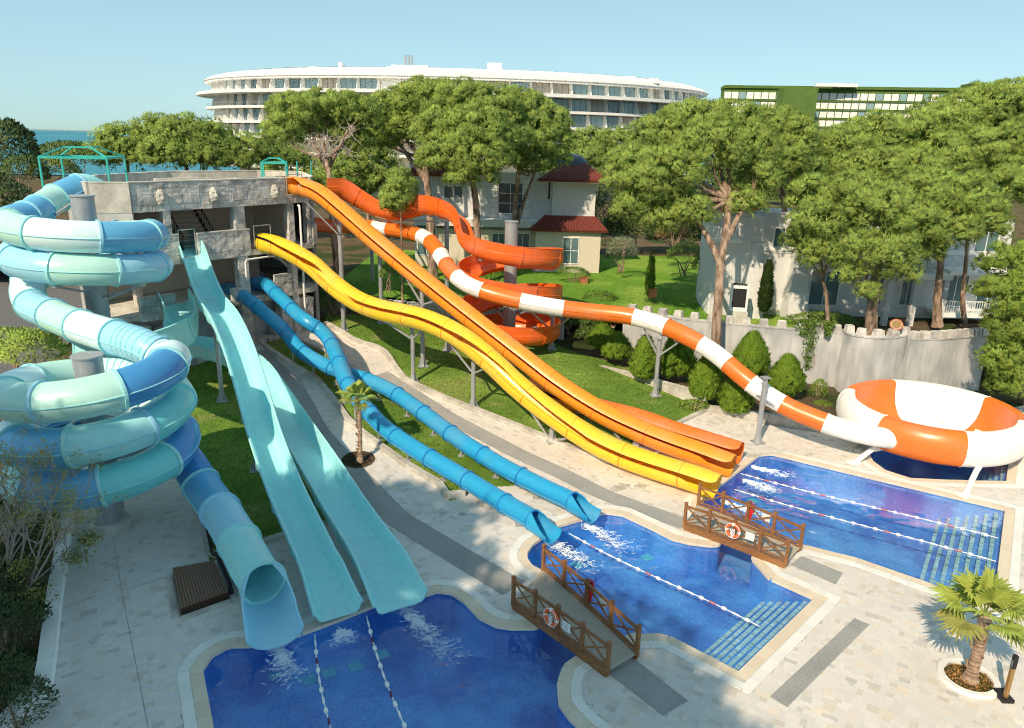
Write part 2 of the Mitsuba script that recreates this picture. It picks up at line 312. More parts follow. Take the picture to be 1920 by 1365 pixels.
sharp = [pool2.intersection(Point(q[:2]).buffer(1.3)) for q in ((10.72, 22.23, 0.00), (6.97, 18.39, 0.00))] + [pool3.intersection(Point(q[:2]).buffer(1.3)) for q in ((21.82, 29.25, -0.00), (16.86, 22.07, 0.00))]
pools = unary_union([pools, pool4, *sharp]).buffer(.02, join_style='mitre')
def polys(g): return [q for q in getattr(g, 'geoms', [g]) if q.area > .05]

kerb_line = [(-13.35, 9.0)] + xy((-12.89, 17.06, 0.00),(-15.12, 21.27, 0.00),(-17.46, 25.99, 0.00)) + [(-19.6, 29.5), (-21.2, 33)]
path_right = [(-13.20, 50.29, 2.36),(-12.50, 49.40, 2.33),(-10.23, 46.31, 2.19),(-8.42, 45.15, 2.09),(-7.76, 44.00, 1.98),(-6.89, 41.83, 1.74),(-6.02, 40.18, 1.54),(-3.26, 38.02, 1.18),(0.08, 35.95, 0.74),(4.84, 32.78, 0.17),(6.80, 35.00, 0.29),(9.65, 38.08, 0.45),(11.05, 39.39, 0.53)]
deck = Polygon(kerb_line + [(-22.5, 37), (-23.5, 46), (-17, 54), (-14.6, 52)] + xy(*path_right) + xy((14.28, 38.20, 0.24),(17.47, 37.26, 0.13),(20.34, 38.48, 0.18),(27.86, 40.61, 0.36)) + [(40, 46), (46, 30), (40, 6), (-13, 6)]).buffer(0)
a_lawn = P2((-10.88, 23.57, 0.00),(-10.61, 23.87, 0.00),(-9.29, 25.10, 0.00),(-7.33, 26.47, 0.00),(-6.90, 27.24, 0.00),(-10.05, 32.22, 0.55),(-13.40, 37.98, 1.25),(-15.32, 41.07, 1.61),(-17.12, 44.40, 1.91),(-19.55, 46.33, 2.03),(-21.44, 44.29, 1.84),(-18.99, 39.42, 1.40),(-16.30, 34.54, 0.83),(-13.91, 29.72, 0.26),(-12.68, 27.25, 0.04))
tube_garden = P2((-16.53, 46.38, 2.09),(-15.60, 44.91, 1.98),(-12.63, 41.55, 1.69),(-11.28, 40.33, 1.55),(-9.92, 38.13, 1.29),(-8.08, 34.94, 0.88),(-6.72, 33.42, 0.67),(-4.57, 31.13, 0.36),(-3.03, 29.81, 0.19),(-2.55, 28.65, 0.06),(-1.92, 29.16, 0.10),(-1.30, 29.82, 0.15),(0.73, 30.25, 0.12),(0.12, 31.59, 0.27),(-4.03, 35.94, 0.94),(-6.26, 38.54, 1.33),(-9.28, 41.69, 1.73),(-11.34, 44.09, 1.97),(-13.99, 46.44, 2.14),(-15.78, 47.69, 2.20))
planter_mid = Point((-7.12, 31.80, 0.48)[:2]).buffer(.78, 24)
planter_right = Point((13.76, 18.30, 0.00)[:2]).buffer(.80, 24)
paved = deck.difference(unary_union([pools, a_lawn, tube_garden, planter_mid, planter_right]))

def hsoft(x, y): return hh(x, y)
# the base under everything
base = sbox(-260, -30, 300, 150).difference(deck.buffer(-.15))
struct('ground', sheet(base.intersection(sbox(-60, -30, 62, 66)), lambda x, y: hh(x, y) - .06, 1.6), 'm_soil', smooth=True)
struct('terrain', tm(np.array([[-9000, -300, -7], [9000, -300, -7], [9000, 700, -7], [-9000, 700, -7], [-9000, -300, -7.4], [-9000, 700, -7.4]]), quads([[0, 1, 2, 3]])), 'm_soil')
struct('sea', tm([[-40000, 380, -6.6], [40000, 380, -6.6], [40000, 30000, -6.6], [-40000, 30000, -6.6]], quads([[0, 1, 2, 3]])), 'm_sea')
struct('pavement_bed', sheet(paved, lambda x, y: hh(x, y) + .007, 1.0), 'm_concrete', smooth=True)
struct('main_lawn', sheet(P2(*path_right, (11.40, 39.83, 0.57), (7.44, 44.63, 1.40), (3.53, 47.22, 1.80), (2.5, 49), (-4, 53), (-14, 53)).difference(tube_garden), hh, .6, .02), 'm_turf', smooth=True)
struct('tower_lawn', sheet(a_lawn, hh, .6, .02), 'm_turf', smooth=True)
struct('tube_lawn', sheet(tube_garden, hh, .6, .01), 'm_turf', smooth=True)

# kerbs round the lawns
def kerb(line, w, h, name='kerb', m='m_concrete', dz=0.0, piece=1.1):
    k = fresh(name); labels[k] = {'kind': 'structure'}
    L = resample(np.array(xy(*line)), piece)
    for a, b in zip(L[:-1], L[1:]):
        d = (b - a) * .008
        za, zb = h1(*a) + dz, h1(*b) + dz
        part(k, 'kerb_stone', bar((*(a + d), za + h / 2 - .05), (*(b - d), zb + h / 2 - .05), w, h + .1), m)
kerb(path_right[:10], .32, .22)
kerb(path_right[9:], .25, .14)
kerb([(-10.61, 23.87, 0.00),(-9.29, 25.10, 0.00),(-7.33, 26.47, 0.00)], .30, .16)
kerb([(-10.61, 23.87, 0.00),(-10.88, 23.57, 0.00),(-12.68, 27.25, 0.04),(-13.96, 29.72, 0.26)], .24, .20)
kerb([(-17.05, 47.22, 2.15),(-15.60, 44.91, 1.98),(-12.63, 41.55, 1.69),(-11.28, 40.33, 1.55),(-9.92, 38.13, 1.29),(-8.08, 34.94, 0.88),(-6.72, 33.42, 0.67),(-4.57, 31.13, 0.36),(-3.03, 29.81, 0.19),(-2.55, 28.65, 0.06),(-1.92, 29.16, 0.10)], .28, .24)
kerb([(-15.78, 47.69, 2.20),(-13.99, 46.44, 2.14),(-11.34, 44.09, 1.97),(-9.28, 41.69, 1.73),(-6.26, 38.54, 1.33),(-4.03, 35.94, 0.94),(0.12, 31.59, 0.27)], .24, .18)
wall = fresh('boundary_kerb_wall'); labels[wall] = {'label': 'low white kerb wall along the left edge of the paving', 'category': 'wall'}
KL = resample(np.array(kerb_line), 1.0)
scene_k = cat([bar((*a, .10), (*b, .10), .42, .36) for a, b in zip(KL[:-1], KL[1:])])
for a, b in zip(KL[:-1], KL[1:]):
    d = (b - a) * .006; part(wall, 'coping_stone', bar((*(a + d), .17), (*(b - d), .17), .44, .34), 'm_white')

# pools
ZW = -0.13
def ring_pts(g): return np.array(g.exterior.coords)[:-1]
def basin(poly, zb):
    ms = [sheet(poly, lambda x, y: np.full(np.shape(x), zb), 2.0)]
    for g in [r for q in polys(poly) for r in (q.exterior, *q.interiors)]:
        c = np.array(g.coords); n = len(c) - 1
        v = np.vstack([np.column_stack([c, np.full(n + 1, zb)]), np.column_stack([c, np.full(n + 1, .0)])])
        ms.append(tm(v, quads([[i, i + 1, n + 2 + i, n + 1 + i] for i in range(n)])))
    return cat(ms)
struct('pool_basin', basin(pools, -1.25), 'm_mosaic')
SPLASH = []   # (x, y, dx, dy, length, strength): where slides throw water
for a, b, st in [((-7.17, 19.35, 0.00),(-6.24, 17.89, 0.00),.9),((-5.37, 20.15, 0.00),(-4.94, 19.56, 0.00),.5),((-3.55, 21.42, 0.00),(-1.85, 19.16, -0.00),1.2),((1.48, 26.03, 0.00),(2.98, 24.35, 0.00),1.),((3.08, 27.40, 0.00),(4.55, 25.57, 0.00),.9),((9.43, 29.63, -0.00),(10.79, 28.47, 0.00),1.),((11.04, 31.88, 0.00),(12.15, 30.82, 0.00),.8),((11.91, 33.44, 0.00),(13.39, 32.60, 0.00),.8)]:
    SPLASH.append((np.array(a[:2]), np.array(b[:2]), st))
def ripple(x, y):
    p = np.stack([x, y, 0 * x], -1)
    w = (meshkit.fbm(p * 1.1, 3, 3) - .5) * .05 + (meshkit.fbm(p * 3.3 + 5, 3, 8) - .5) * .05
    near = np.zeros_like(x)
    for a, b, st in SPLASH:
        d = b - a; L = np.linalg.norm(d); t = np.clip(((x - a[0]) * d[0] + (y - a[1]) * d[1]) / L**2, 0, 1.6)
        r = np.hypot(x - a[0] - t * d[0], y - a[1] - t * d[1]); near = np.maximum(near, st * np.exp(-(r / (.55 + .5 * t)) ** 2))
    calm = np.where(y < 23.2 - .2 * (x + 3), .35, 1.0)
    return ZW + w * (.65 * calm + 1.6 * near) + near * .03 * (meshkit.fbm(p * 7, 2, 4) - .3)
struct('pool_water', sheet(pools.buffer(-.01), ripple, .13), 'm_water', smooth=True)

# steps under the water, with white nosings
def steps(a, b, inward, n, run, key):
    a, b, inward = np.array(a[:2]), np.array(b[:2]), np.array(inward, float); inward /= np.linalg.norm(inward)
    k = fresh('pool_steps'); labels[k] = {'kind': 'structure'}
    az = math.degrees(math.atan2(*(b - a)[::-1])); L = np.linalg.norm(b - a)
    for i in range(n):
        c = (a + b) / 2 + inward * (run * (i + .5)); zt = ZW - .13 - .16 * i
        part(k, 'step', bx((*c, (zt - 1.2) / 2), (L, run, zt + 1.2), az), 'm_mosaic')
        m = int(L / .07); t = (b - a) / L; ms = [bx((*(c + inward * run * .34 + t * (L * .985 * ((q + .5) / m - .5))), zt + .012), (L * .985 / m - .004, run * .42, .02), az) for q in range(m)]
        tone = np.clip(rng.normal(1, .16, m), .5, 1.5)[:, None] * np.array([[.22, .42, .51]]); mm = cat(ms); part(k, 'nosing', mm, 'm_nosing', color=np.repeat(tone, 8, axis=0))
steps((10.72, 22.23, 0.00), (6.97, 18.39, 0.00), np.array((6.55, 22.44, 0.00)[:2]) - np.array((8.70, 20.16, 0.00)[:2]), 6, .30, 2)
steps((21.82, 29.25, -0.00), (16.86, 22.07, 0.00), np.array((14.68, 28.19, 0.00)[:2]) - np.array((19.05, 25.23, 0.00)[:2]), 7, .34, 3)
steps((25.17, 34.31, 0.00), (23.68, 32.10, 0.00), (-1, .1), 5, .25, 4)
# turquoise water jets in the pool floor
for q in [(-7.16, 18.80, 0.00),(-5.98, 18.53, 0.00),(-5.44, 18.86, -0.00),(-4.68, 19.18, -0.00),(-3.93, 19.78, 0.00),(1.53, 24.21, 0.00),(2.91, 25.41, 0.00),(5.86, 26.11, -0.00),(11.83, 31.36, 0.00)]:
    part('pool_basin', 'floor_inlet', bx((q[0] - .12, q[1] + 0.55, -1.23), (.42, .42, .03), 31), 'm_jet')

# coping: an inner tan band and an outer white band, both laid in stones
def band_stones(poly, r0, r1, z, th, name, mats, length, gap=.008):
    mid = poly.buffer((r0 + r1) / 2, join_style='mitre', mitre_limit=2).simplify(.03); inner, outer = poly.buffer(r0, join_style='mitre', mitre_limit=2), poly.buffer(r1, join_style='mitre', mitre_limit=2)
    band = outer.difference(inner)
    k = fresh(name); labels[k] = {'kind': 'structure'}
    far = []
    for ring in [r for q in polys(mid) for r in (q.exterior, *q.interiors)]:
        n = max(8, int(ring.length / length)); far_n = 0
        for i in range(n):
            s0, s1 = ring.length * i / n + gap / 2, ring.length * (i + 1) / n - gap / 2
            seg = LineString([ring.interpolate(s0 + (s1 - s0) * t / 4) for t in range(5)])
            q = seg.buffer((r1 - r0) * .62, cap_style='flat').intersection(band)
            q = max(q.geoms, key=lambda g: g.area) if hasattr(q, 'geoms') and len(q.geoms) else q
            if isinstance(q, Polygon) and q.area > .01: part(k, 'coping_stone', extr(q, z - th, z + rng.normal(0, .0015)), mats[int(rng.integers(len(mats)))])
pbr('m_travert', (.66, .575, .455), .6, .3); pbr('m_travert2', (.62, .535, .42), .65, .3)
pbr('m_copewhite', (.74, .735, .70), .6, .3); pbr('m_copewhite2', (.69, .69, .66), .65, .3)
band_stones(pools, -.03, .34, .022, .12, 'pool_coping', ['m_travert', 'm_travert2'], .62)
band_stones(pools, .35, .66, .030, .06, 'pool_coping', ['m_copewhite', 'm_copewhite2'], .62)
cope = pools.buffer(.67, join_style='mitre', mitre_limit=2)

# paving stones
def paving(region, az, name='paving'):
    from shapely.prepared import prep
    from shapely.affinity import rotate
    R = rotate(region, -az, origin=(0, 0)); pr = prep(R); x0, y0, x1, y1 = R.bounds
    out = []; y = y0
    while y < y1:
        hgt = rng.choice([.15, .20, .20, .30]); x = x0 - rng.uniform(0, .4)
        while x < x1:
            w = rng.choice([.15, .20, .30, .30, .40]); c = sbox(x + .0015, y + .0015, x + w - .0015, y + hgt - .0015)
            if pr.contains(c): out.append(c)
            elif pr.intersects(c):
                q = c.intersection(R)
                for g in getattr(q, 'geoms', [q]):
                    if isinstance(g, Polygon) and g.area > .008: out.append(g)
            x += w
        y += hgt
    return [rotate(o, az, origin=(0, 0)) for o in out]
mats_zone = []
vis = Polygon([(-14, 9), (14, 9), (34, 40), (-26, 58), (-26, 40)])
region = paved.difference(cope).intersection(vis)
left = region.intersection(LineString(xy((2.66, 16.07, 0.00), (1.47, 21.92, 0.00), (-1.96, 26.08, 0.00), (-11.79, 44.18, 0.00), (-21.57, 58.73, 0.00))).buffer(60, single_sided=True))
right = region.difference(left)
stones = [(q, 0) for q in paving(left, 31)] + [(q, 1) for q in paving(right, -33)]
CAMP = np.array(CAM_AT)
def stone_mesh(q):
    c = np.array(q.exterior.coords)[:-1][:, :2]; n = len(c)
    if Polygon(c).exterior.is_ccw is False: c = c[::-1]
    z = hh(c[:, 0], c[:, 1]) + .012 + rng.normal(0, .0012)
    v = np.vstack([np.column_stack([c, z]), np.column_stack([c, z - .03])])
    if n == 4: top = quads([[0, 1, 2, 3]])
    else:
        vv, ff = trimesh.creation.triangulate_polygon(Polygon(c), engine='earcut'); top = np.asarray(ff)
        zz = hh(vv[:, 0], vv[:, 1]) + .012; v2 = np.column_stack([vv, zz])
        return v2, top
    side = quads([[i, n + i, n + (i + 1) % n, (i + 1) % n] for i in range(n)])[:, ::-1]
    return v, np.vstack([top, side])
def stone_col(kind, c):
    t = rng.random(); u = float(meshkit.fbm(np.array([[c.x * .35, c.y * .35, 3.]]), 3, 5)[0])
    base = np.array([.62, .59, .55]) if kind else np.array([.60, .585, .56])
    base = base * (1 + rng.normal(0, .028)) * (.90 + .20 * u)
    if t < .05: base = base * np.array([.80, .80, .81])
    elif t < .11: base = base * np.array([.90, .86, .80])
    elif t < .17: base = base * np.array([1.02, .96, .88])
    return np.clip(base, 0, .8)
built = []
for q, kind in stones:
    c = q.centroid; v, f = stone_mesh(q); built.append((math.hypot(c.x - CAMP[0], c.y - CAMP[1]), abs(c.x) / max(c.y, 1) < .70 and c.y > 15.5, v, f, np.tile(stone_col(kind, c), (len(v), 1))))
built.sort(key=lambda b: (not b[1], b[0]))
labels['paving'] = {'kind': 'structure'}
for b in built[:300]: part('paving', 'paving_stone', tm(b[2], b[3]), 'm_tile', color=b[4])
off = 0; V, F, Cc = [], [], []
for b in built[300:]: V.append(b[2]); F.append(b[3] + off); Cc.append(b[4]); off += len(b[2])
part('paving', 'stone_field', tm(np.vstack(V), np.vstack(F)), 'm_tile', color=np.vstack(Cc), stuff=True)

# anti-slip mats
def mat_strip(poly, label, dz=.024):
    solo('rubber_mat', sheet(poly, hh, .5, dz) if True else None, 'm_mat', label, 'mat', 'grey anti-slip mats on the paving')
re_ = np.array(xy((-15.60, 44.91, 1.98),(-13.81, 42.31, 1.76),(-12.19, 40.29, 1.54),(-9.13, 34.44, 0.82),(-5.73, 29.71, 0.22),(-4.06, 27.42, 0.00),(-1.03, 24.43, 0.00),(0.66, 22.79, 0.00)))
m1 = LineString(resample(re_, .6)).buffer(1.15, single_sided=True)
m1b = LineString(resample(re_, .6)).buffer(-1.15, single_sided=True)
m1 = m1 if m1.centroid.x < m1b.centroid.x else m1b
mat_strip(m1.intersection(paved), 'long grey mat walkway beside the wide turquoise slide down to the first footbridge')
re2 = np.array(xy((-8.10, 40.99, 1.65),(-5.85, 38.38, 1.30),(-3.55, 35.88, 0.91),(0.11, 32.69, 0.38),(2.10, 31.11, 0.14),(4.18, 29.11, 0.00),(5.42, 28.07, 0.00),(7.01, 26.84, 0.00)))
m2 = LineString(resample(re2, .6)).buffer(1.0, single_sided=True); m2b = LineString(resample(re2, .6)).buffer(-1.0, single_sided=True)
m2 = m2 if m2.centroid.y > m2b.centroid.y else m2b
mat_strip(m2.intersection(paved), 'long grey mat walkway between the blue tubes and the lawn kerb')
mat_strip(P2((3.05, 18.19, 0.00),(3.94, 18.83, 0.00),(5.18, 17.13, -0.00),(4.36, 16.54, 0.00)), 'grey mat at the near end of the left footbridge')
mat_strip(P2((10.64, 24.31, 0.00),(11.29, 24.97, 0.00),(12.39, 23.85, 0.00),(11.81, 23.08, 0.00)), 'short grey mat at the right end of the far footbridge')
mat_strip(P2((7.56, 17.37, 0.00),(11.63, 21.13, 0.00),(11.98, 20.80, 0.00),(7.92, 16.97, 0.00)), 'narrow grey mat lying alone on the paving beside the middle pool')

# ================================================================ slides
def arc(r, a0, a1, n=20, c=(0, 0)):
    a = np.radians(np.linspace(a0, a1, n)); return np.stack([c[0] + r * np.cos(a), c[1] + r * np.sin(a)], 1)
def sub(P, s0, s1, S):
    """The stretch of polyline P (arc lengths S) between s0 and s1."""
    i = (S > s0 + 1e-3) & (S < s1 - 1e-3)
    e = lambda s: np.array([np.interp(s, S, P[:, k]) for k in range(3)])
    return np.vstack([e(s0), P[i], e(s1)])
def fr_at(P, S, s):
    """Frames of P at the arc lengths s."""
    t = frames(P)[0]; t = np.stack([np.interp(s, S, t[:, k]) for k in range(3)], 1); t /= np.linalg.norm(t, axis=1, keepdims=True)
    h = np.cross(t, [0, 0, 1.]); h /= np.linalg.norm(h, axis=1, keepdims=True); return t, h, np.cross(h, t)
def subs(s0, s1, S): return np.r_[s0, S[(S > s0 + 1e-3) & (S < s1 - 1e-3)], s1]
def arclen(P): return np.r_[0, np.cumsum(np.linalg.norm(np.diff(P, axis=0), axis=1))]
def tube_segments(k, P, r, cuts, mats, flange_mat, name='tube_section', fl=(.075, .09), seam=True, sides=30, th=.03, flange_every=True):
    S = arclen(P)
    for i in range(len(cuts) - 1):
        Q = sub(P, cuts[i], cuts[i + 1], S); F = fr_at(P, S, subs(cuts[i], cuts[i + 1], S))
        o = arc(r, 90, 450, sides + 1); prof = np.vstack([o, arc(r - th, 450, 90, sides + 1)])
        part(k, name, sweep(Q, prof, True, True, F), mats[i % len(mats)] if isinstance(mats, list) else mats, smooth=50)
        if seam:
            ms = []
            for sd in (1, -1):
                pr = np.array([[sd * (r - .005), -.012], [sd * (r + .045), -.012], [sd * (r + .045), .012], [sd * (r - .005), .012]])
                ms.append(sweep(Q, pr, True, True, F))
            part(k, 'side_seam', cat(ms), flange_mat[i % len(flange_mat)] if isinstance(flange_mat, list) else flange_mat)
    for i in range(1, len(cuts) - 1):
        Q = sub(P, max(cuts[i] - fl[1] / 2, 0), cuts[i] + fl[1] / 2, S); F = fr_at(P, S, subs(max(cuts[i] - fl[1] / 2, 0), cuts[i] + fl[1] / 2, S))
        prof = np.vstack([arc(r + fl[0], 90, 450, sides + 1), arc(r - .002, 450, 90, sides + 1)])
        part(k, 'flange', sweep(Q, prof, True, True, F), flange_mat[i % len(flange_mat)] if isinstance(flange_mat, list) else flange_mat, smooth=50)

# ---- the big blue spiral tube
big = thing('spiral_tube_slide', 'enclosed spiral tube slide in mint, pale and blue sections winding round two grey columns', 'water slide')
U = (-20.35, 35.0); UR = 2.95; Lc = (-15.55, 25.9); LR = 2.72
_a = (-18.85, 32.10, 10.66); _b = (-18.76, 32.10, 9.19)
zu1, zu2 = _a[2], _b[2]
N = [(-22.69, 40.90, 11.78), (-23.12, 40.40, 12.11), (-23.48, 39.40, 11.91), (-23.71, 38.00, 11.47)]
def helix(c, R, a0, a1, zf, n):
    return [(c[0] + R * math.cos(math.radians(a)), c[1] + R * math.sin(math.radians(a)), zf(a)) for a in np.linspace(a0, a1, n)]
N += helix(U, UR, 168, 900, lambda a: zu1 + (zu2 - zu1) * (a - 270) / 360, 26)
N += [(-22.04, 32.90, 7.36), (-20.48, 31.60, 7.25), (-18.23, 30.00, 7.12), (-16.21, 28.90, 6.99), (-14.64, 28.10, 6.85), (-13.65, 27.70, 6.50)]
_f1, _f2, _f3 = (-13.77, 23.20, 6.24), (-13.82, 23.20, 4.58), (-13.95, 23.20, 2.93)
zl1, zl3 = _f1[2], _f3[2]
N += helix(Lc, LR, 22, -930, lambda a: zl1 - (zl3 - zl1) * (a + 90) / 720, 34)
N += helix(Lc, LR, -955, -1040, lambda a: zl3 - (a + 810) / -400 * .9 + .0, 4)
N += [(-11.81, 26.00, 1.54), (-10.50, 24.30, 1.50), (-9.27, 22.60, 1.34), (-8.29, 21.20, 1.17), (-7.86, 20.65, 1.14)]
N = [np.array(p, float) for p in N]
BP = spline(N, .14)
BS = arclen(BP); BL = BS[-1]
cuts = [0]; pal = ['g_aqua', 'g_azure', 'g_mint', 'g_aqua', 'g_azure', 'g_mint', 'g_pale', 'g_deep', 'g_aqua', 'g_sky', 'g_mint', 'g_sky', 'g_teal', 'g_sky']
i = 0; bmats = []
lens = [1.1, 1.6, 1.9, 1.5, 2.2, 2.2, 2.6, 2.5, 2.4, 2.4]
while cuts[-1] < BL - 2.0:
    cuts.append(min(cuts[-1] + (lens[i] if i < len(lens) else 2.35), BL)); i += 1
cuts[-1] = BL
# colours by what the photograph shows along the run: nearest marked point wins
marks = [((-22.69, 40.90, 11.78), 'g_aqua'), ((-23.46, 40.00, 12.10), 'g_azure'), ((-23.50, 38.30, 11.66), 'g_mint'), ((-23.86, 36.90, 11.24), 'g_aqua'), ((-24.06, 35.50, 10.91), 'g_azure'), ((-21.89, 33.20, 10.53), 'g_mint'), ((-19.13, 32.10, 10.65), 'g_pale'), ((-17.11, 32.90, 10.58), 'g_azure'),
         ((-22.07, 33.20, 9.03), 'g_sky'), ((-18.89, 32.10, 9.14), 'g_mint'), ((-17.12, 33.00, 8.98), 'g_sky'), ((-23.18, 34.20, 7.70), 'g_pale'), ((-21.49, 32.40, 7.29), 'g_sky'), ((-19.60, 31.00, 7.12), 'g_mint'), ((-17.55, 29.60, 7.12), 'g_pale'), ((-15.47, 28.50, 6.92), 'g_sky'), ((-14.14, 27.90, 6.69), 'g_mint'), ((-12.68, 26.60, 6.15), 'g_pale'),
         ((-12.95, 23.40, 6.41), 'g_deep'), ((-15.60, 23.70, 5.60), 'g_mint'), ((-18.68, 25.30, 4.66), 'g_pale'), ((-18.82, 27.90, 5.13), 'g_deep'), ((-17.88, 28.50, 5.18), 'g_mint'), ((-16.01, 28.50, 5.30), 'g_pale'), ((-12.46, 26.00, 4.76), 'g_teal'), ((-13.05, 23.50, 4.61), 'g_aqua'), ((-15.80, 23.60, 3.95), 'g_azure'), ((-19.11, 25.50, 2.95), 'g_aqua'),
         ((-12.45, 26.00, 3.00), 'g_deep'), ((-13.31, 23.60, 2.93), 'g_teal'), ((-16.21, 23.80, 2.12), 'g_aqua'), ((-11.66, 26.00, 1.55), 'g_azure'), ((-10.24, 24.00, 1.30), 'g_sky'), ((-8.68, 21.80, 1.06), 'g_aqua')]
mp = np.array([m[0] for m in marks])
for a, b in zip(cuts[:-1], cuts[1:]):
    c = sub(BP, a, b, BS); c = c[len(c) // 2]; bmats.append(marks[int(np.argmin(np.linalg.norm(mp - c, axis=1)))][1])
BR = .70
tube_segments(big, BP, BR, cuts, bmats, ['g_aqua', 'g_sky', 'g_aqua'])
# ribbed stretches: thin darker rings
for lo, hi in (((-15.58, 28.50, 6.93), (-13.57, 27.60, 6.45)), ((-16.49, 28.60, 5.35), (-15.15, 28.40, 5.26))):
    i0, i1 = [int(np.argmin(np.linalg.norm(BP - np.array(q), axis=1))) for q in (lo, hi)]
    t_, s_, n_ = frames(BP)
    for i in range(min(i0, i1), max(i0, i1), 2):
        Q = np.array([BP[i] - t_[i] * .015, BP[i] + t_[i] * .015]); F = (np.repeat(t_[i:i+1], 2, 0), np.repeat(s_[i:i+1], 2, 0), np.repeat(n_[i:i+1], 2, 0))
        part(big, 'rib', sweep(Q, np.vstack([arc(BR + .012, 90, 450, 31), arc(BR - .005, 450, 90, 31)]), True, True, F), 'g_teal')
# open mouth: the tube flares into a wide trough over the water
e0 = BP[-1]; ed = BP[-1] - BP[-6]; ed[2] *= .35; ed /= np.linalg.norm(ed)
me = np.array((-6.90, 18.73, 0.10)) + [0, 0, .66]; MP = np.array([e0 + (me - e0) * u for u in np.linspace(0, 1, 14)])
MP[:, 2] = np.linspace(e0[2], .78, 14) + .05 * np.sin(np.linspace(0, np.pi, 14))
prof = []
for u in np.linspace(0, 1, 14):
    top = 62 - 70 * min(1, u * 1.6)
    w = 1 + .16 * u
    L = arc(BR, 180 - top, 360 + top, 30) * [w, 1]
    if u > .5: L[:, 1] = np.maximum(L[:, 1], -BR + .02)
    prof.append(shellprof(L, .045))
part(big, 'exit_trough', sweep(MP, np.array(prof), True, True), 'g_sky', smooth=50)
Q = MP[:2]; 
part(big, 'exit_flange', sweep(np.array([e0 - ed * .05, e0 + ed * .05]), np.vstack([arc(BR + .08, 90, 450, 31), arc(BR - .002, 450, 90, 31)]), True, True), 'g_aqua', smooth=50)

def column(name, label, base, top_z, r, lean=(0, 0), m='m_galv', footing=True, rings=3):
    k = thing(name, label, 'column', 'grey steel columns carrying the spirals')
    x, y, z = base
    part(k, 'shaft', cyl((x, y, z - .2), (x + lean[0], y + lean[1], top_z), r, r, 28), m, smooth=40)
    part(k, 'cap', cyl((x + lean[0], y + lean[1], top_z - .01), (x + lean[0], y + lean[1], top_z + .05), r + .05, r + .05, 28), m, smooth=40)
    if footing: part(k, 'footing', cyl((x, y, z - .1), (x, y, z + .42), r + .34, r + .16, 28), 'm_concrete', smooth=40)
    for i in range(rings):
        zz = z + (top_z - z) * (i + 1) / (rings + 1); part(k, 'joint_ring', cyl((x, y, zz - .05), (x, y, zz + .05), r + .025, r + .025, 28), m, smooth=40)
    return k
c1 = (-20.19, 35.00, 12.08); c2 = (-15.59, 25.90, 7.07)
K1 = column('steel_column', 'tall grey column in the middle of the upper blue spiral coils', (U[0] + .1, U[1], 1.2), c1[2], .50)
K2 = column('steel_column', 'shorter grey column in the middle of the lower blue spiral coils', (Lc[0] - .1, Lc[1], 0.0), c2[2], .50)
for k, c, R, zf in ((K1, U, UR, lambda a: zu1 + (zu2 - zu1) * (a - 270) / 360), (K2, Lc, LR, lambda a: zl1 + (zl3 - zl1) * (a - 90 - 180) / -720)):
    for a in range(200, 920, 72):
        z = zf(a) - BR - .12 if c is U else zl1 + (zl3 - zl1) * ((a - 200) / 720) - BR - .1
        q = np.array([c[0] + R * math.cos(math.radians(a)), c[1] + R * math.sin(math.radians(a)), z]); p = np.array([c[0] + .45 * math.cos(math.radians(a)), c[1] + .45 * math.sin(math.radians(a)), z - .75])
        part(k, 'bracket', bar(p, q, .09), 'm_galv')
        part(k, 'bracket', bar(np.array([*p[:2], z + .02]), q, .07), 'm_galv')
        part(k, 'saddle', bar(q - [0, 0, .02], q + [0, 0, .16], .24, .3), 'm_galv')
part(K1, 'bracket', bar((-20.91, 35.30, 11.75), (-22.63, 36.60, 11.04), .09), 'm_galv')

# ---- open flumes
def flume_profile(w, hl, hr, bank=0.0, round_=.24, n=9):
    """Wide trough: flat floor, rounded corners, flared walls, rolled rim. w: floor half width; hl, hr wall heights left and right."""
    rl, rr = min(round_, hl * .55), min(round_, hr * .55)
    L = [(-w - .14 - .10, hl - .06), (-w - .14 - .06, hl), (-w - .14, hl - .02)] 
    L += [(-w - .10, hl * .6)] + list(map(tuple, arc(rl, 190, 270, n, (-w + rl - .08, rl)))) 
    L += list(map(tuple, arc(rr, 270, 350, n, (w - rr + .08, rr)))) + [(w + .10, hr * .6), (w + .14, hr - .02), (w + .20, hr), (w + .24, hr - .06)]
    L = np.array(L); 
    if bank: a = math.radians(bank); L = L @ np.array([[math.cos(a), math.sin(a)], [-math.sin(a), math.cos(a)]])
    return shellprof(L, .04)
def flume(key, P, wf, hf, bankf, mat, cuts, name='flume_section', joint='g_teal', jmat=None):
    S = arclen(P)
    for a, b in zip(cuts[:-1], cuts[1:]):
        Q = sub(P, a, b, S); s = np.linspace(a, b, len(Q)) if len(Q) < 3 else a + arclen(Q)
        pr = np.array([flume_profile(wf(x), hf(x)[0], hf(x)[1], bankf(x)) for x in s])
        part(key, name, sweep(Q, pr, True, True, fr_at(P, S, subs(a, b, S))), mat, smooth=45)
    for c in cuts[1:-1]:
        Q = sub(P, c - .035, c + .035, S); pr = flume_profile(wf(c), hf(c)[0], hf(c)[1], bankf(c)); m = len(pr) // 2
        outer = pr[m:][::-1]; d = np.gradient(outer, axis=0); d /= np.linalg.norm(d, axis=1, keepdims=True)
        ring = np.vstack([outer, (outer + .06 * np.stack([d[:, 1], -d[:, 0]], 1))[::-1]])
        part(key, 'joint_rib', sweep(Q, ring, True, True, fr_at(P, S, subs(c - .035, c + .035, S))), jmat or mat)

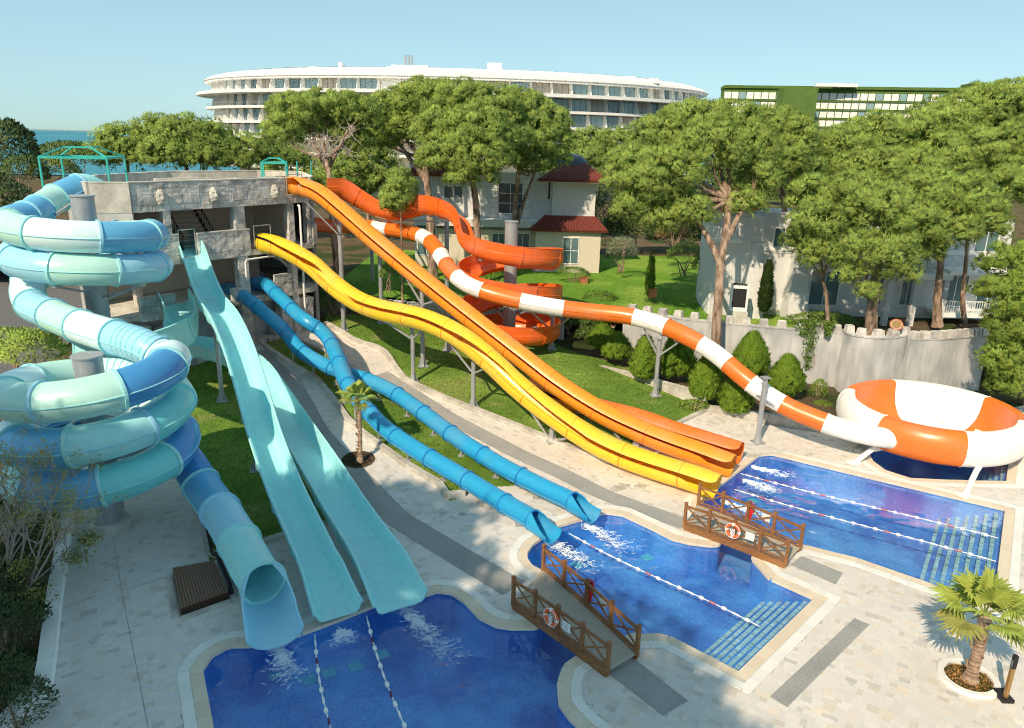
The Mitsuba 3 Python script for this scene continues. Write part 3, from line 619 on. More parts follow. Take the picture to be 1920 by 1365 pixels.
A = thing('open_flume_slide', 'narrow pale turquoise open slide dropping steeply from the tower, ending left of the wide one', 'water slide')
AN = [(-21.04, 46.37, 8.68), (-19.85, 44.39, 8.66), (-18.49, 42.12, 8.23), (-17.29, 40.12, 7.12), (-15.85, 37.73, 6.32), (-13.87, 34.44, 6.04), (-12.48, 32.11, 5.28), (-11.39, 30.31, 4.01), (-10.55, 28.90, 2.86), (-9.62, 27.36, 1.99), (-8.58, 25.63, 1.36), (-7.40, 23.67, 0.91), (-6.42, 22.03, 0.56), (-5.82, 21.04, 0.37), (-5.37, 20.28, 0.31)]
AN = [np.array(p) - [0, 0, .12] for p in AN]; AN[-1][2] = AN[-2][2] - .02
AP = spline(AN, .18); AL = arclen(AP)[-1]
flume(A, AP, lambda s: .46 + .14 * np.clip((s - AL + 2.5) / 2.5, 0, 1), lambda s: (.82 - .48 * np.clip((s - AL + 1.8) / 1.8, 0, 1),) * 2, lambda s: 0, 'g_mintaqua' if 'g_mintaqua' in scene else 'g_aqua', [0, *np.arange(2.6, AL - 2, 2.6), AL])
Bk = thing('open_flume_slide', 'wide turquoise open slide that loops behind the blue spiral, then runs beside the grey mat', 'water slide')
BN = [(-19.35, 41.2, 5.75), (-18.3, 39.6, 5.45), (-17.45, 37.9, 5.05), (-16.95, 36.3, 4.75), (-17.3, 34.7, 4.5), (-18.4, 33.7, 4.3), (-19.7, 33.8, 4.12), (-20.9, 34.7, 3.95), (-21.3, 36.2, 3.8), (-20.9, 37.8, 3.62), (-19.8, 39.0, 3.45), (-18.3, 39.6, 3.25), (-16.8, 39.7, 3.05), (-15.4, 39.2, 2.8), (-14.1, 38.0, 2.55)]
BN += [(-12.28, 35.54, 1.94), (-10.20, 32.08, 1.56), (-8.05, 28.50, 1.18), (-6.28, 25.55, 0.77), (-4.78, 23.06, 0.59), (-4.00, 21.76, 0.43), (-3.70, 21.27, 0.35), (-3.44, 20.84, 0.29)]
BN = [np.array(p) - [0, 0, .10] for p in BN]; BN[-1][2] = BN[-2][2] - .02
BPt = spline(BN, .18); BLn = arclen(BPt)[-1]
def bank_b(s): return 14 * np.exp(-((s - 8) / 6.0) ** 2)
flume(Bk, BPt, lambda s: .62 + .12 * np.clip((s - BLn + 3) / 3, 0, 1), lambda s: (.82 + .55 * np.exp(-((s - 6.5) / 3.4) ** 2) + .5 * np.exp(-((s - 13) / 4) ** 2) - .46 * np.clip((s - BLn + 1.8) / 1.8, 0, 1), .82 - .46 * np.clip((s - BLn + 1.8) / 1.8, 0, 1)), lambda s: -bank_b(s), 'g_aqua', [0, *np.arange(2.8, BLn - 2, 2.8), BLn])

# ---- two blue tubes
t1 = thing('blue_tube_slide', 'plain blue tube slide whose end is the further right of the pair', 'water slide', None)
N1 = [(-18.92, 47.70, 5.13), (-17.84, 46.27, 5.41), (-16.28, 44.23, 5.35), (-15.08, 43.10, 4.90), (-14.03, 42.28, 4.40), (-13.36, 42.30, 3.66), (-12.34, 41.14, 3.09), (-10.31, 39.61, 2.57), (-8.86, 38.84, 2.38), (-7.78, 38.26, 2.25), (-6.46, 37.33, 2.02), (-4.89, 35.62, 1.72), (-2.55, 32.79, 1.27), (-1.39, 31.56, 1.06), (-0.20, 30.40, 0.87), (1.51, 28.95, 0.65), (2.38, 28.12, 0.62), (2.68, 27.83, 0.60)]
t2 = thing('blue_tube_slide', 'plain blue tube slide with a bent upper run, its end the nearer of the pair', 'water slide', None)
N2 = [(-16.94, 47.88, 5.57), (-15.96, 46.58, 5.88), (-15.13, 45.70, 5.55), (-14.00, 44.26, 5.20), (-12.88, 43.06, 4.70), (-12.14, 42.32, 4.50), (-11.32, 42.19, 3.97), (-10.29, 40.49, 3.58), (-9.36, 38.23, 3.20), (-8.57, 36.29, 2.85), (-7.91, 35.30, 2.42), (-7.03, 34.32, 1.89), (-5.92, 33.00, 1.51), (-4.36, 31.49, 1.20), (-2.75, 30.11, 0.91), (-1.74, 29.19, 0.76), (-0.08, 27.42, 0.62), (0.68, 26.55, 0.62), (0.99, 26.21, 0.60)]
TR = .41
for k, Nn, nm in ((t1, N1, 0), (t2, N2, 1)):
    Pt = spline([np.array(p) for p in Nn], .16); Ln = arclen(Pt)[-1]
    tube_segments(k, Pt, TR, [0, 1.0, *np.arange(3.2, Ln - 1.4, 2.45), Ln], 'g_tube', 'g_tubed', fl=(.05, .07), sides=24)
    e0, ed = Pt[-1], Pt[-1] - Pt[-4]; ed[2] *= .2; ed /= np.linalg.norm(ed)
    MPt = np.array([e0 + ed * u for u in np.linspace(0, 1.15, 10)]); MPt[:, 2] = np.linspace(e0[2], .50, 10)
    pr = np.array([shellprof(arc(TR, 180 - (70 - 68 * min(1, u * 2.2)), 360 + (70 - 68 * min(1, u * 1.1)), 24) * [1 + .06 * u, 1], .035) for u in np.linspace(0, 1, 10)])
    part(k, 'exit_trough', sweep(MPt, pr, True, True), 'g_tube', smooth=50)
    part(k, 'exit_flange', sweep(np.array([e0 - ed * .04, e0 + ed * .04]), np.vstack([arc(TR + .05, 90, 450, 25), arc(TR - .002, 450, 90, 25)]), True, True), 'g_tubed', smooth=50)
    s0, t0 = Pt[0], Pt[0] - Pt[3]; t0 /= np.linalg.norm(t0)
    part(k, 'start_box', bar(s0 + t0 * .9, s0 - t0 * .05, 1.05, .95), 'g_tubed')
    f = thing('start_frame', f'thin steel hoop frame over the start of the {"upper" if nm else "lower"} blue tube', 'frame')
    c, sd = s0 + t0 * .5, np.cross(t0, [0, 0, 1]); sd /= np.linalg.norm(sd)
    for w in (-.55, .55): part(f, 'upright', cyl(c + sd * w - [0, 0, .4], c + sd * w + [0, 0, .8], .025, sides=8), 'm_galv')
    part(f, 'crossbar', cyl(c - sd * .55 + [0, 0, .8], c + sd * .55 + [0, 0, .8], .025, sides=8), 'm_galv')
    # short stub legs down to the grass
    S = arclen(Pt); j = 0
    for a in np.arange(9.0, Ln - .5, 2.45):
        q = np.array([np.interp(a, S, Pt[:, i]) for i in range(3)]); g = h1(q[0], q[1])
        if q[2] - TR - g < .05 or q[2] - g > 3.4: continue
        part(k, 'stub_leg', cat([cyl((q[0], q[1], g - .05), (q[0], q[1], q[2] - TR + .02), .055, sides=10), bx((q[0], q[1], g + .02), (.3, .3, .04)), bx((q[0], q[1], q[2] - TR - .03), (.5, .16, .05), -40)]), 'm_galv')

# ---- speed slides with an overhanging wall: a rolled shell open along a slit
def rolled(key, P, r, rim, over, mat, cuts, joint, right=True, seam=None):
    """rim(s): angle of the near rim; over(s): angle at which the overhanging wall ends (both degrees; 0 = right, 90 = up)."""
    S = arclen(P); t, sd, n = frames(P); M = 30
    def pro(s):
        a0, a1 = rim(s), over(s); a = np.radians(np.linspace(a0, a1 - 360, M)); rr = r * np.linspace(1.0, 1.07, M)
        q = np.stack([rr * np.cos(a), rr * np.sin(a)], 1)
        if not right: q = (q * [-1, 1])
        p = shellprof(q, -.035 if right else .035); return p if right else p
    for a, b in zip(cuts[:-1], cuts[1:]):
        Q = sub(P, a, b, S); s = subs(a, b, S)
        part(key, 'shell_section', sweep(Q, np.array([pro(x) for x in s]), True, True, fr_at(P, S, s)), mat, smooth=45)
    for c in cuts[1:-1]:
        Q = sub(P, c - .03, c + .03, S)
        a = np.radians(np.linspace(rim(c), -110, 16)); q = np.stack([np.cos(a), np.sin(a)], 1) * (1 if right else [-1, 1])
        part(key, 'joint_rib', sweep(Q, np.vstack([q * (r + .055), (q * (r + .002))[::-1]]), True, True, fr_at(P, S, subs(c - .03, c + .03, S))), joint)
        q = pro(c)[:M] * 1.0; q *= (np.linalg.norm(q, axis=1, keepdims=True) + .040) / np.linalg.norm(q, axis=1, keepdims=True)
        part(key, 'joint_line', sweep(sub(P, c - .018, c + .018, S), np.vstack([q, (q * .985)[::-1]]), True, True, fr_at(P, S, subs(c - .018, c + .018, S))), joint)
    # rolled rim along the slit
    Q = P[1:-9]; s = S[1:-9]; q = np.array([[(r + .01) * math.cos(math.radians(rim(x))), (r + .01) * math.sin(math.radians(rim(x)))] for x in s]) * (1 if right else [-1, 1])
    F = (t[1:-9], sd[1:-9], n[1:-9]); line = Q + q[:, :1] * F[1] + q[:, 1:] * F[2]
    part(key, 'rim', rod(line, .028, 6), joint)
Y = thing('speed_slide', 'bright yellow speed slide with two humps, nearest of the three ending at the far pool', 'water slide')
YN = [(-15.93, 46.38, 8.53), (-14.87, 45.67, 8.48), (-13.54, 44.77, 8.18), (-12.11, 43.80, 7.62), (-11.00, 43.06, 6.88), (-9.92, 42.33, 6.28), (-8.67, 41.49, 5.83), (-7.29, 40.55, 5.66), (-5.89, 39.61, 5.64), (-4.67, 38.79, 5.56), (-3.29, 37.86, 5.24), (-2.11, 37.06, 4.72), (-0.96, 36.28, 4.00), (0.16, 35.53, 3.18), (1.38, 34.70, 2.44), (2.69, 33.82, 1.79), (3.95, 32.97, 1.27), (5.27, 32.08, 0.94), (6.52, 31.24, 0.81), (7.81, 30.37, 0.75), (8.64, 29.80, 0.70), (9.12, 29.49, 0.61)]
YP = spline([np.array(p) for p in YN], .2); YL = arclen(YP)[-1]
slope = lambda P: (lambda S, t: (lambda s: np.interp(s, S, t)))(arclen(P), np.gradient(P[:, 2], arclen(P)))
ys = slope(YP)
end = lambda s, L, w=1.5: float(np.clip((s - L + w) / w, 0, 1))
rolled(Y, YP, .55, lambda s: 12 - 95 * end(s, YL) ** 1.5 + 24 * float(np.clip(1 - s / 2.6, 0, 1)), lambda s: 30 + float(np.clip((-ys(s) - .28) * 90, 0, 26)) + 18 * end(s, YL, .6) ** 3 + 22 * float(np.clip(1 - s / 2.2, 0, 1)), 'g_yellow', [0, 1.6, *np.arange(4.0, YL - 1.6, 2.9), YL], 'g_amber')
O = thing('speed_slide', 'amber straight speed slide from the tower top, between the yellow and red orange ones', 'water slide')
ON = [(-14.53, 48.64, 11.92), (-13.48, 47.93, 11.86), (-12.27, 47.11, 11.54), (-10.74, 46.08, 10.62), (-8.90, 44.84, 9.38), (-7.12, 43.64, 8.24), (-5.40, 42.48, 7.18), (-3.75, 41.36, 6.19), (-2.16, 40.29, 5.26), (-0.62, 39.25, 4.37), (0.87, 38.25, 3.51), (2.30, 37.28, 2.70), (3.68, 36.36, 2.05), (5.00, 35.46, 1.56), (6.51, 34.45, 1.18), (7.94, 33.48, 0.94), (9.31, 32.56, 0.78), (10.01, 32.08, 0.68), (10.46, 31.78, 0.61)]
OP = spline([np.array(p) for p in ON], .2); OL = arclen(OP)[-1]
rolled(O, OP, .52, lambda s: 14 - 95 * end(s, OL) ** 1.5, lambda s: 27 + 18 * end(s, OL, .6) ** 3 + 60 * float(np.clip(1 - s / 1.6, 0, 1)), 'g_amber', [0, 1.3, *np.arange(4.2, OL - 1.6, 3.0), OL], 'g_burnt')
# box at the top where riders sit
part(O, 'start_box', bar(OP[0] - (OP[4] - OP[0]) / np.linalg.norm(OP[4] - OP[0]) * .7, OP[1], 1.15, 1.0), 'g_amber')

# ---- the red orange open spiral and its straight run out
R_ = thing('open_spiral_slide', 'red orange open slide coiling round a grey column, ending furthest right of the three', 'water slide')
SC = (-0.24, 47.50, 8.23)[:2]; SR = 2.75
zs = [(-0.81, 44.80, 8.35)[2], (-0.43, 44.80, 6.05)[2], (-0.04, 44.80, 3.33)[2]]
RN = [(-13.17, 51.50, 11.65), (-12.12, 52.30, 11.56), (-10.91, 52.60, 10.91), (-9.40, 52.40, 10.23), (-7.79, 51.60, 10.26), (-6.16, 50.40, 10.76), (-4.50, 49.00, 10.64), (-3.51, 47.90, 10.22)]
RN = [np.array(p) for p in RN]
RN += [np.array((SC[0] + SR * math.cos(math.radians(a)), SC[1] + SR * math.sin(math.radians(a)), np.interp(a, [178, 270, 630, 990, 1320], [zs[0] + .75, zs[0], zs[1], zs[2], zs[2] - 1.15]))) for a in np.linspace(192, 1312, 40)]
RN += [(0.02, 40.88, 1.59), (1.86, 39.64, 1.31), (3.60, 38.47, 1.13), (5.25, 37.36, 1.11), (6.81, 36.30, 1.07), (8.56, 35.12, 0.84), (9.97, 34.17, 0.72), (10.70, 33.68, 0.66), (11.27, 33.29, 0.62)]
RP = spline(RN, .2); RL = arclen(RP)[-1]
i_end = int(np.argmin(np.linalg.norm(RP - np.array((0.95, 40.25, 1.46)), axis=1)))
RS = arclen(RP); s_split = RS[i_end]
def bowl_prof(s):
    q = arc(.62, 205, 360 + 20, 22); q = np.vstack([[q[0] + [-.06, .0]], q, [q[-1] + [.02, .30]], [q[-1] + [.0, .46]], [q[-1] + [.07, .47]]]) * [1.0, 1.0]
    return shellprof(q, .035)
t_, s_, n_ = frames(RP)
RC = [0, *np.arange(2.5, s_split - 1.5, 2.6), s_split]
for a, b in zip(RC[:-1], RC[1:]):
    Q = sub(RP, a, b, RS)
    part(R_, 'trough_section', sweep(Q, bowl_prof(0), True, True, fr_at(RP, RS, subs(a, b, RS))), 'g_orange', smooth=45)
for c in RC[1:-1]:
    Q = sub(RP, c - .035, c + .035, RS); pr = bowl_prof(0); m = len(pr) // 2; o = pr[m:][::-1]
    d = np.gradient(o, axis=0); d /= np.linalg.norm(d, axis=1, keepdims=True)
    part(R_, 'joint_rib', sweep(Q, np.vstack([o, (o + .05 * np.stack([d[:, 1], -d[:, 0]], 1))[::-1]]), True, True, fr_at(RP, RS, subs(c - .035, c + .035, RS))), 'g_orange')
line = RP + .64 * s_ * math.cos(math.radians(8)) + n_ * .62 * math.sin(math.radians(8)); sel = RS < s_split
part(R_, 'belt_rib', rod(line[sel], .04, 6), 'g_orange', smooth=40)
Rp2 = sub(RP, s_split, RL, RS); L2 = arclen(Rp2)[-1]
rolled(R_, resample(Rp2, .2), .52, lambda s: 14 - 95 * end(s, L2) ** 1.5, lambda s: 27 + 18 * end(s, L2, .6) ** 3 + 30 * float(np.clip(1 - s / 2, 0, 1)), 'g_burnt2' if 'g_burnt2' in scene else 'g_burnt', [0, *np.arange(2.8, L2 - 1.6, 2.9), L2], 'g_orange')
K3 = column('steel_column', 'grey column at the centre of the red orange open spiral', (SC[0], SC[1], h1(*SC)), (-0.28, 47.50, 10.07)[2], .42)
for a in range(230, 1300, 75):
    z = np.interp(a, [178, 270, 630, 990], [zs[0] + .75, zs[0], zs[1], zs[2]]) - .70
    q = np.array([SC[0] + SR * math.cos(math.radians(a)), SC[1] + SR * math.sin(math.radians(a)), z]); p = np.array([SC[0], SC[1], z + (.9 if a < 400 else -.6)])
    part(K3, 'bracket', bar(p, q, .08), 'm_galv'); part(K3, 'saddle', bx(q, (.3, .3, .16), a), 'm_galv')

# ---- the orange and white tube and the bowl
W = thing('striped_tube_slide', 'orange and white striped tube slide that curves down into the round bowl', 'water slide')
WN = [(-14.24, 52.50, 9.07), (-13.16, 53.00, 8.90), (-11.49, 53.20, 8.91), (-9.51, 52.80, 8.85), (-7.42, 51.40, 8.77), (-5.92, 49.60, 8.59), (-4.91, 47.40, 8.07), (-4.04, 45.40, 7.35), (-2.95, 44.00, 6.70), (-1.53, 43.30, 6.29), (0.39, 42.90, 5.93), (2.45, 42.70, 5.64), (4.65, 42.50, 5.45), (6.79, 42.00, 5.36), (8.37, 41.20, 5.11), (9.83, 40.00, 4.70), (11.10, 38.90, 4.11), (12.28, 37.60, 3.27), (13.36, 36.70, 2.58), (14.41, 35.90, 2.10), (15.52, 35.10, 1.81), (16.61, 34.40, 1.60), (17.81, 33.80, 1.50), (19.45, 33.60, 1.37)]
WP = spline([np.array(p) for p in WN], .16); WS = arclen(WP)
wstops = [(-14.24, 52.50, 9.07), (-12.54, 53.10, 8.90), (-10.12, 53.00, 8.85), (-8.91, 52.60, 8.81), (-6.35, 50.20, 8.68), (-5.56, 49.00, 8.53), (-4.65, 46.90, 7.88), (-4.21, 45.80, 7.48), (-3.45, 44.60, 6.94), (-1.86, 43.40, 6.39), (0.48, 42.90, 5.90), (2.99, 42.70, 5.59), (5.27, 42.40, 5.42), (6.99, 41.90, 5.35), (8.84, 40.90, 5.07), (10.48, 39.50, 4.45), (11.72, 38.20, 3.70), (12.70, 37.20, 3.02), (14.19, 36.10, 2.17), (15.86, 34.80, 1.80), (17.90, 33.70, 1.49)]
wc = sorted(float(WS[int(np.argmin(np.linalg.norm(WP - np.array(q), axis=1)))]) for q in wstops)
wc[0], wc[-1] = 0.0, float(WS[-1])
wmats = ['g_orange', 'g_burnt', 'g_whitegel', 'g_burnt', 'g_whitegel', 'g_burnt', 'g_whitegel', 'g_burnt', 'g_whitegel', 'g_burnt', 'g_whitegel', 'g_burnt', 'g_burnt', 'g_whitegel', 'g_burnt', 'g_whitegel', 'g_burnt', 'g_whitegel', 'g_burnt', 'g_whitegel']
tube_segments(W, WP, .50, wc, wmats, wmats, fl=(.035, .05), sides=26)
BW = thing('slide_bowl', 'big round orange and white slide bowl standing on white legs over its own small pool', 'slide bowl')
bc = np.array((21.99, 36.30, 1.84)); BRr = 3.75
tilt = 0.0
prof_out = np.vstack([arc(.95, 92, 300, 18, (BRr, 0.0))[:, :] * [1, 1]])
# shell: torus-like wall, open inwards, and a shallow dished floor
wall_line = np.vstack([[[3.70, .34], [3.74, .50], [3.82, .54]], arc(1.0, 74, -80, 16, (0, 0)) * [.62, .90] + [3.92, -.33], [[3.55, -1.30], [2.9, -1.50], [2.0, -1.62], [1.2, -1.68], [.55, -1.70]]])
inner_line = np.vstack([[[3.70, .34], [3.66, .10], [3.60, -.30], [3.40, -.75], [3.0, -1.15], [2.4, -1.40], [1.6, -1.55], [.55, -1.64]]])
d = np.gradient(wall_line, axis=0); d /= np.linalg.norm(d, axis=1, keepdims=True)
edges = [-150, -98, -35, 20, 91, 148, 210]
bcol = ['g_burnt', 'g_whitegel', 'g_burnt', 'g_whitegel', 'g_burnt', 'g_whitegel']
for (a, b), m in zip(zip(edges[:-1], edges[1:]), bcol):
    part(BW, 'bowl_panel', place(cat([lathe(wall_line, 16, a + .15, b - .15), tm(lathe(inner_line, 16, a + .15, b - .15).vertices, lathe(inner_line, 16, a + .15, b - .15).faces[:, ::-1])]), bc), m, smooth=40)
for a in edges[:-1]:
    L = wall_line * 1.0; e = np.radians(a); o = np.array([[r * math.cos(e), r * math.sin(e), z] for r, z in L]) + bc
    part(BW, 'panel_joint', rod(o[1:19], .035, 6), 'g_whitegel', smooth=40)
part(BW, 'drain_ring', place(lathe([(.55, -1.70), (.62, -1.64), (.66, -1.70), (.60, -1.82), (.55, -1.82)], 24), bc), 'g_whitegel', smooth=40)
for q, (fx, fy) in (((20.72, 30.46, -0.00), (.78, -.62)), ((17.16, 33.86, 0.00), (-.75, -.62)), ((25.82, 35.54, 0.00), (.9, .1)), ((bc[0] - 2.2, bc[1] + 2.4, 0), (-.6, .65)), ((bc[0] + 2.3, bc[1] + 2.2, 0), (.62, .6))):
    top = bc + np.array([fx * 3.0, fy * 3.0, -1.05])
    part(BW, 'leg', rod([(q[0], q[1], -.05), (q[0] + (top[0] - q[0]) * .35, q[1] + (top[1] - q[1]) * .35, top[2] * .82), top], .13, 12), 'm_whitepaint', smooth=40)
    part(BW, 'foot_plate', bx((q[0], q[1], .03), (.5, .5, .05), 20), 'm_whitepaint')

# ================================================================ the concrete slide tower
tower = thing('slide_tower', 'grey concrete slide tower of three storeys with rough stone parapets and dark openings', 'tower')
F0, FD, FN = np.array([-13.7, 49.0]), np.array([-.588, -.809]), np.array([.809, -.588])
FAZ = math.degrees(math.atan2(FD[1], FD[0]))
def fp(s, z, out=0.0): q = F0 + FD * s + FN * out; return np.array([q[0], q[1], z])
def fbox(s0, s1, z0, z1, d0, d1):
    """Box on the front line: from s0 to s1 along it, z0 to z1, d0 to d1 outwards."""
    return bx(fp((s0 + s1) / 2, (z0 + z1) / 2, (d0 + d1) / 2), (abs(s1 - s0), abs(d1 - d0), z1 - z0), FAZ)
def blocks(k, s0, s1, z0, z1, d, name='stone_block', course=.46):
    """Rough stone blocks standing proud of a face, uneven in size, depth and edge."""
    z = z0
    while z < z1 - .08:
        h = min(course * rng.uniform(.75, 1.25), z1 - z); h = z1 - z if z1 - z - h < .15 else h
        s = s0
        while s < s1 - .02:
            w = min(rng.uniform(.45, 1.15), s1 - s); w = s1 - s if s1 - s - w < .25 else w
            o = rng.uniform(.008, .045)
            c = np.array([[s + .005, z + .005], [s + w - .005, z + .005], [s + w - .005, z + h - .005], [s + .005, z + h - .005]])
            i = c + (c.mean(0) - c) * .05 + rng.normal(0, .014, (4, 2))
            v = np.vstack([[fp(a, b, d - .02) for a, b in c], [fp(a, b, d + o * rng.uniform(.8, 1.2)) for a, b in i]])
            part(k, name, tm(v, np.vstack([quads([[4, 5, 6, 7]]), quads([[j, (j + 1) % 4, 4 + (j + 1) % 4, 4 + j] for j in range(4)])])), 'm_stone')
            s += w
        z += h
# floors and roof
plan = Polygon([fp(-.4, 0)[:2], fp(11.4, 0)[:2], (-22.3, 39.3), (-24.6, 41.2), (-25.5, 46), (-24.2, 52.5), (-19.5, 57.0), (-16.4, 57.2), (-13.75, 50.6)])
for z0, z1, nm in ((11.0, 11.3, 'roof_slab'), (7.85, 8.1, 'floor_slab'), (4.95, 5.2, 'floor_slab')):
    part(tower, nm, extr(plan.buffer(-.02), z0, z1), 'm_concrete')
# back walls and core
part(tower, 'core_wall', fbox(-.2, 10.5, 1.6, 11.0, -6.2, -5.9), 'm_cream')
part(tower, 'side_wall', fbox(-.3, -.05, 8.1, 11.0, -6.0, -2.2), 'm_cream')
part(tower, 'base_wall', fbox(-.3, 11.6, .5, 4.95, -1.6, -1.3), 'm_plaster')
for s0, s1 in ((2.55, 2.95), (9.9, 10.3)): part(tower, 'inner_column', fbox(s0, s1, 1.5, 11.0, -3.4, -3.0), 'm_concrete')
# parapets
for s0, s1, z0, z1 in ((-.25, .35, 10.86, 12.42), (1.55, 11.4, 10.86, 12.42), (.35, 1.55, 10.86, 11.35), (4.38, 7.87, 7.86, 9.45), (9.0, 11.6, 7.86, 9.5), (1.5, 2.75, 4.9, 6.35), (9.6, 11.6, 4.9, 6.2), (5.0, 5.9, 4.9, 5.9)):
    part(tower, 'parapet', fbox(s0, s1, z0, z1, -.28, 0), 'm_stone'); blocks(tower, s0, s1, z0, z1, 0)
    part(tower, 'parapet_cap', fbox(s0 - .01, s1 + .01, z1, z1 + .06, -.31, .05), 'm_concrete')
for s0, s1, z in ((-.25, 4.35, 7.86), (7.9, 9.0, 7.86), (-.25, 1.48, 4.9), (2.77, 4.98, 4.9), (5.92, 9.58, 4.9)):
    part(tower, 'slab_edge', fbox(s0, s1, z, z + .34, -.3, -.02), 'm_stone')
# columns on the front
for s0, s1, z0, z1 in ((4.62, 5.35, 8.2, 10.86), (4.62, 5.35, 1.6, 7.86), (1.0, 1.45, 8.2, 10.86), (1.0, 1.45, 1.6, 7.86), (9.3, 9.75, 9.5, 10.86), (-.3, -.05, 8.2, 10.86)):
    part(tower, 'column', fbox(s0, s1, z0, z1, -.5, -.03), 'm_stone'); blocks(tower, s0, s1, z0, z1, -.03)
# lower rock face: uneven upright ribs
for i, s in enumerate(np.arange(-.2, 11.6, .62)):
    w = rng.uniform(.5, .68); zt = rng.uniform(4.2, 4.88)
    if 2.2 < s < 4.4 or 6.0 < s < 8.6: zt = rng.uniform(2.2, 3.0)
    m = fbox(s, s + w, .3, zt, -.9, rng.uniform(-.3, -.05)); m = tm(*trimesh.remesh.subdivide_to_size(m.vertices, m.faces, .5))
    part(tower, 'rock_rib', wobble(m, .13, 1.3, i), 'm_stone', smooth=50)
# smooth left end
LE = [fp(11.4, 0)[:2], np.array([-22.3, 39.3]), np.array([-24.6, 41.2]), np.array([-25.5, 46.]), np.array([-24.2, 52.5]), np.array([-19.5, 57.0]), np.array([-16.4, 57.2]), np.array([-13.75, 50.6]), fp(-.25, 0)[:2]]
for i, (a, b) in enumerate(zip(LE[:-1], LE[1:])):
    a, b = np.array(a), np.array(b); d = (b - a) / np.linalg.norm(b - a) * .02
    part(tower, 'rear_parapet', bar((*(a + d), 11.64), (*(b - d), 11.64), .25, 1.54 if i < 7 else .9), 'm_concrete')
    part(tower, 'parapet_cap', bar((*(a + d), 12.44), (*(b - d), 12.44), .3, .06), 'm_concrete')
    if i in (0, 1): part(tower, 'end_wall', bar((*(a + d), 9.6), (*(b - d), 9.6), .22, 2.5), 'm_plaster')
    if 1 < i < 7: part(tower, 'rear_wall', bar((*(a + d), 5.9), (*(b - d), 5.9), .22, 10.0), 'm_plaster')
# inner partition walls on the roof
for a, b in (((-22.0, 44.5), (-18.0, 47.5)), ((-19.0, 51.0), (-16.5, 54.5)), ((-23.0, 48.0), (-20.4, 50.5))):
    part(tower, 'roof_wall', bar((*a, 11.75), (*b, 11.75), .22, .95), 'm_concrete')
# level 2 side parapet at the right rear
part(tower, 'parapet', bar((-13.55, 49.3, 8.7), (-13.6, 50.5, 8.7), .25, 1.3), 'm_stone')
# stairs
for i in range(9):
    part(tower, 'stair_tread', fbox(6.0 - i * .04, 8.0 - i * .04, 8.25 + i * .29, 8.30 + i * .29, -1.5 - i * .31, -1.2 - i * .31), 'm_concrete')
for s in (5.95, 8.05):
    part(tower, 'stair_stringer', bar(fp(s, 8.15, -1.1), fp(s - .36, 10.9, -4.3), .06, .22), 'm_iron')
    part(tower, 'stair_rail', bar(fp(s, 9.15, -1.1), fp(s - .36, 11.8, -4.3), .05), 'm_iron')
    for i in range(9): part(tower, 'baluster', bar(fp(s - i * .04, 8.3 + i * .29, -1.3 - i * .31), fp(s - i * .04, 9.25 + i * .29, -1.3 - i * .31), .03), 'm_iron')
# drain pipe
part(tower, 'drain_pipe', rod([fp(.75, 10.7, .1), fp(.75, 10.7, .25), fp(.76, 10.6, .28), fp(.8, 5.2, .28), fp(.8, 2.6, .28)], .07, 10), 'm_whitepaint', smooth=40)
part(tower, 'drain_pipe', rod([fp(2.4, 7.7, .2), fp(4.9, 7.66, .2), fp(5.0, 7.5, .2), fp(5.0, 6.4, .2)], .06, 10), 'm_whitepaint', smooth=40)
# carved heads
def carved_head(px, label):
    k = thing('carved_head', label, 'sculpture', 'carved stone heads on the tower parapet')
    s0 = px
    m = trimesh.creation.icosphere(3, 1.0); v = np.asarray(m.vertices).copy(); x, y, z = v.T   # x along the face, y up, z outwards
    v[:, 2] *= .62
    e = np.exp
    v[:, 2] += .42 * e(-(x / .20) ** 2 - ((y + .05) / .30) ** 2) - .22 * e(-((abs(x) - .36) / .16) ** 2 - ((y - .22) / .13) ** 2) + .18 * e(-((y - .42) / .12) ** 2 - (x / .6) ** 2) - .16 * e(-((y + .42) / .07) ** 2 - (x / .28) ** 2) + .14 * e(-((y + .62) / .14) ** 2 - (x / .3) ** 2)
    r = 1 + .10 * np.sin(np.arctan2(y, x) * 11) * np.clip(np.hypot(x, y) - .55, 0, 1) * 2; v[:, 0] *= r; v[:, 1] *= r
    P = np.array([fp(s0 + a * .25, 11.62 + b * .43, .08 + max(c, -.1) * .40) for a, b, c in v])
    part(k, 'face', tm(P, m.faces), 'm_concrete', smooth=True)
carved_head(9.85, 'pale carved stone head on the tower parapet, leftmost of the three')
carved_head(6.65, 'pale carved stone head on the tower parapet, middle one above the stairs')
carved_head(2.45, 'pale carved stone head on the tower parapet, right one next to the amber slide')
# teal pergola frames on the roof
def pergola(c, hx, hy, h, az, label, z0=11.3, hip=.55):
    k = thing('pergola_frame', label, 'pergola', 'teal pergola frames on the tower roof')
    a = math.radians(az); R = np.array([[math.cos(a), -math.sin(a)], [math.sin(a), math.cos(a)]])
    w = lambda x, y, z: np.array([*(R @ np.array([x, y]) + c), z])
    cs = [(-hx, -hy), (hx, -hy), (hx, hy), (-hx, hy)]
    for x, y in cs: part(k, 'post', bar(w(x, y, z0), w(x, y, z0 + h), .09), 'm_tealpaint')
    for (x, y), (X, Y) in zip(cs, cs[1:] + cs[:1]):
        part(k, 'beam', bar(w(x, y, z0 + h), w(X, Y, z0 + h), .09, .12), 'm_tealpaint')
        part(k, 'ridge_beam', bar(w(x * .4, y * .4, z0 + h + hip), w(X * .4, Y * .4, z0 + h + hip), .08), 'm_tealpaint')
        part(k, 'rafter', bar(w(x, y, z0 + h + .03), w(x * .4, y * .4, z0 + h + hip), .08), 'm_tealpaint')
pergola(np.array((-25.06, 44.00, 13.09)[:2]), 1.75, 1.5, 2.25, 10, 'large teal steel pergola frame on the left end of the tower roof')
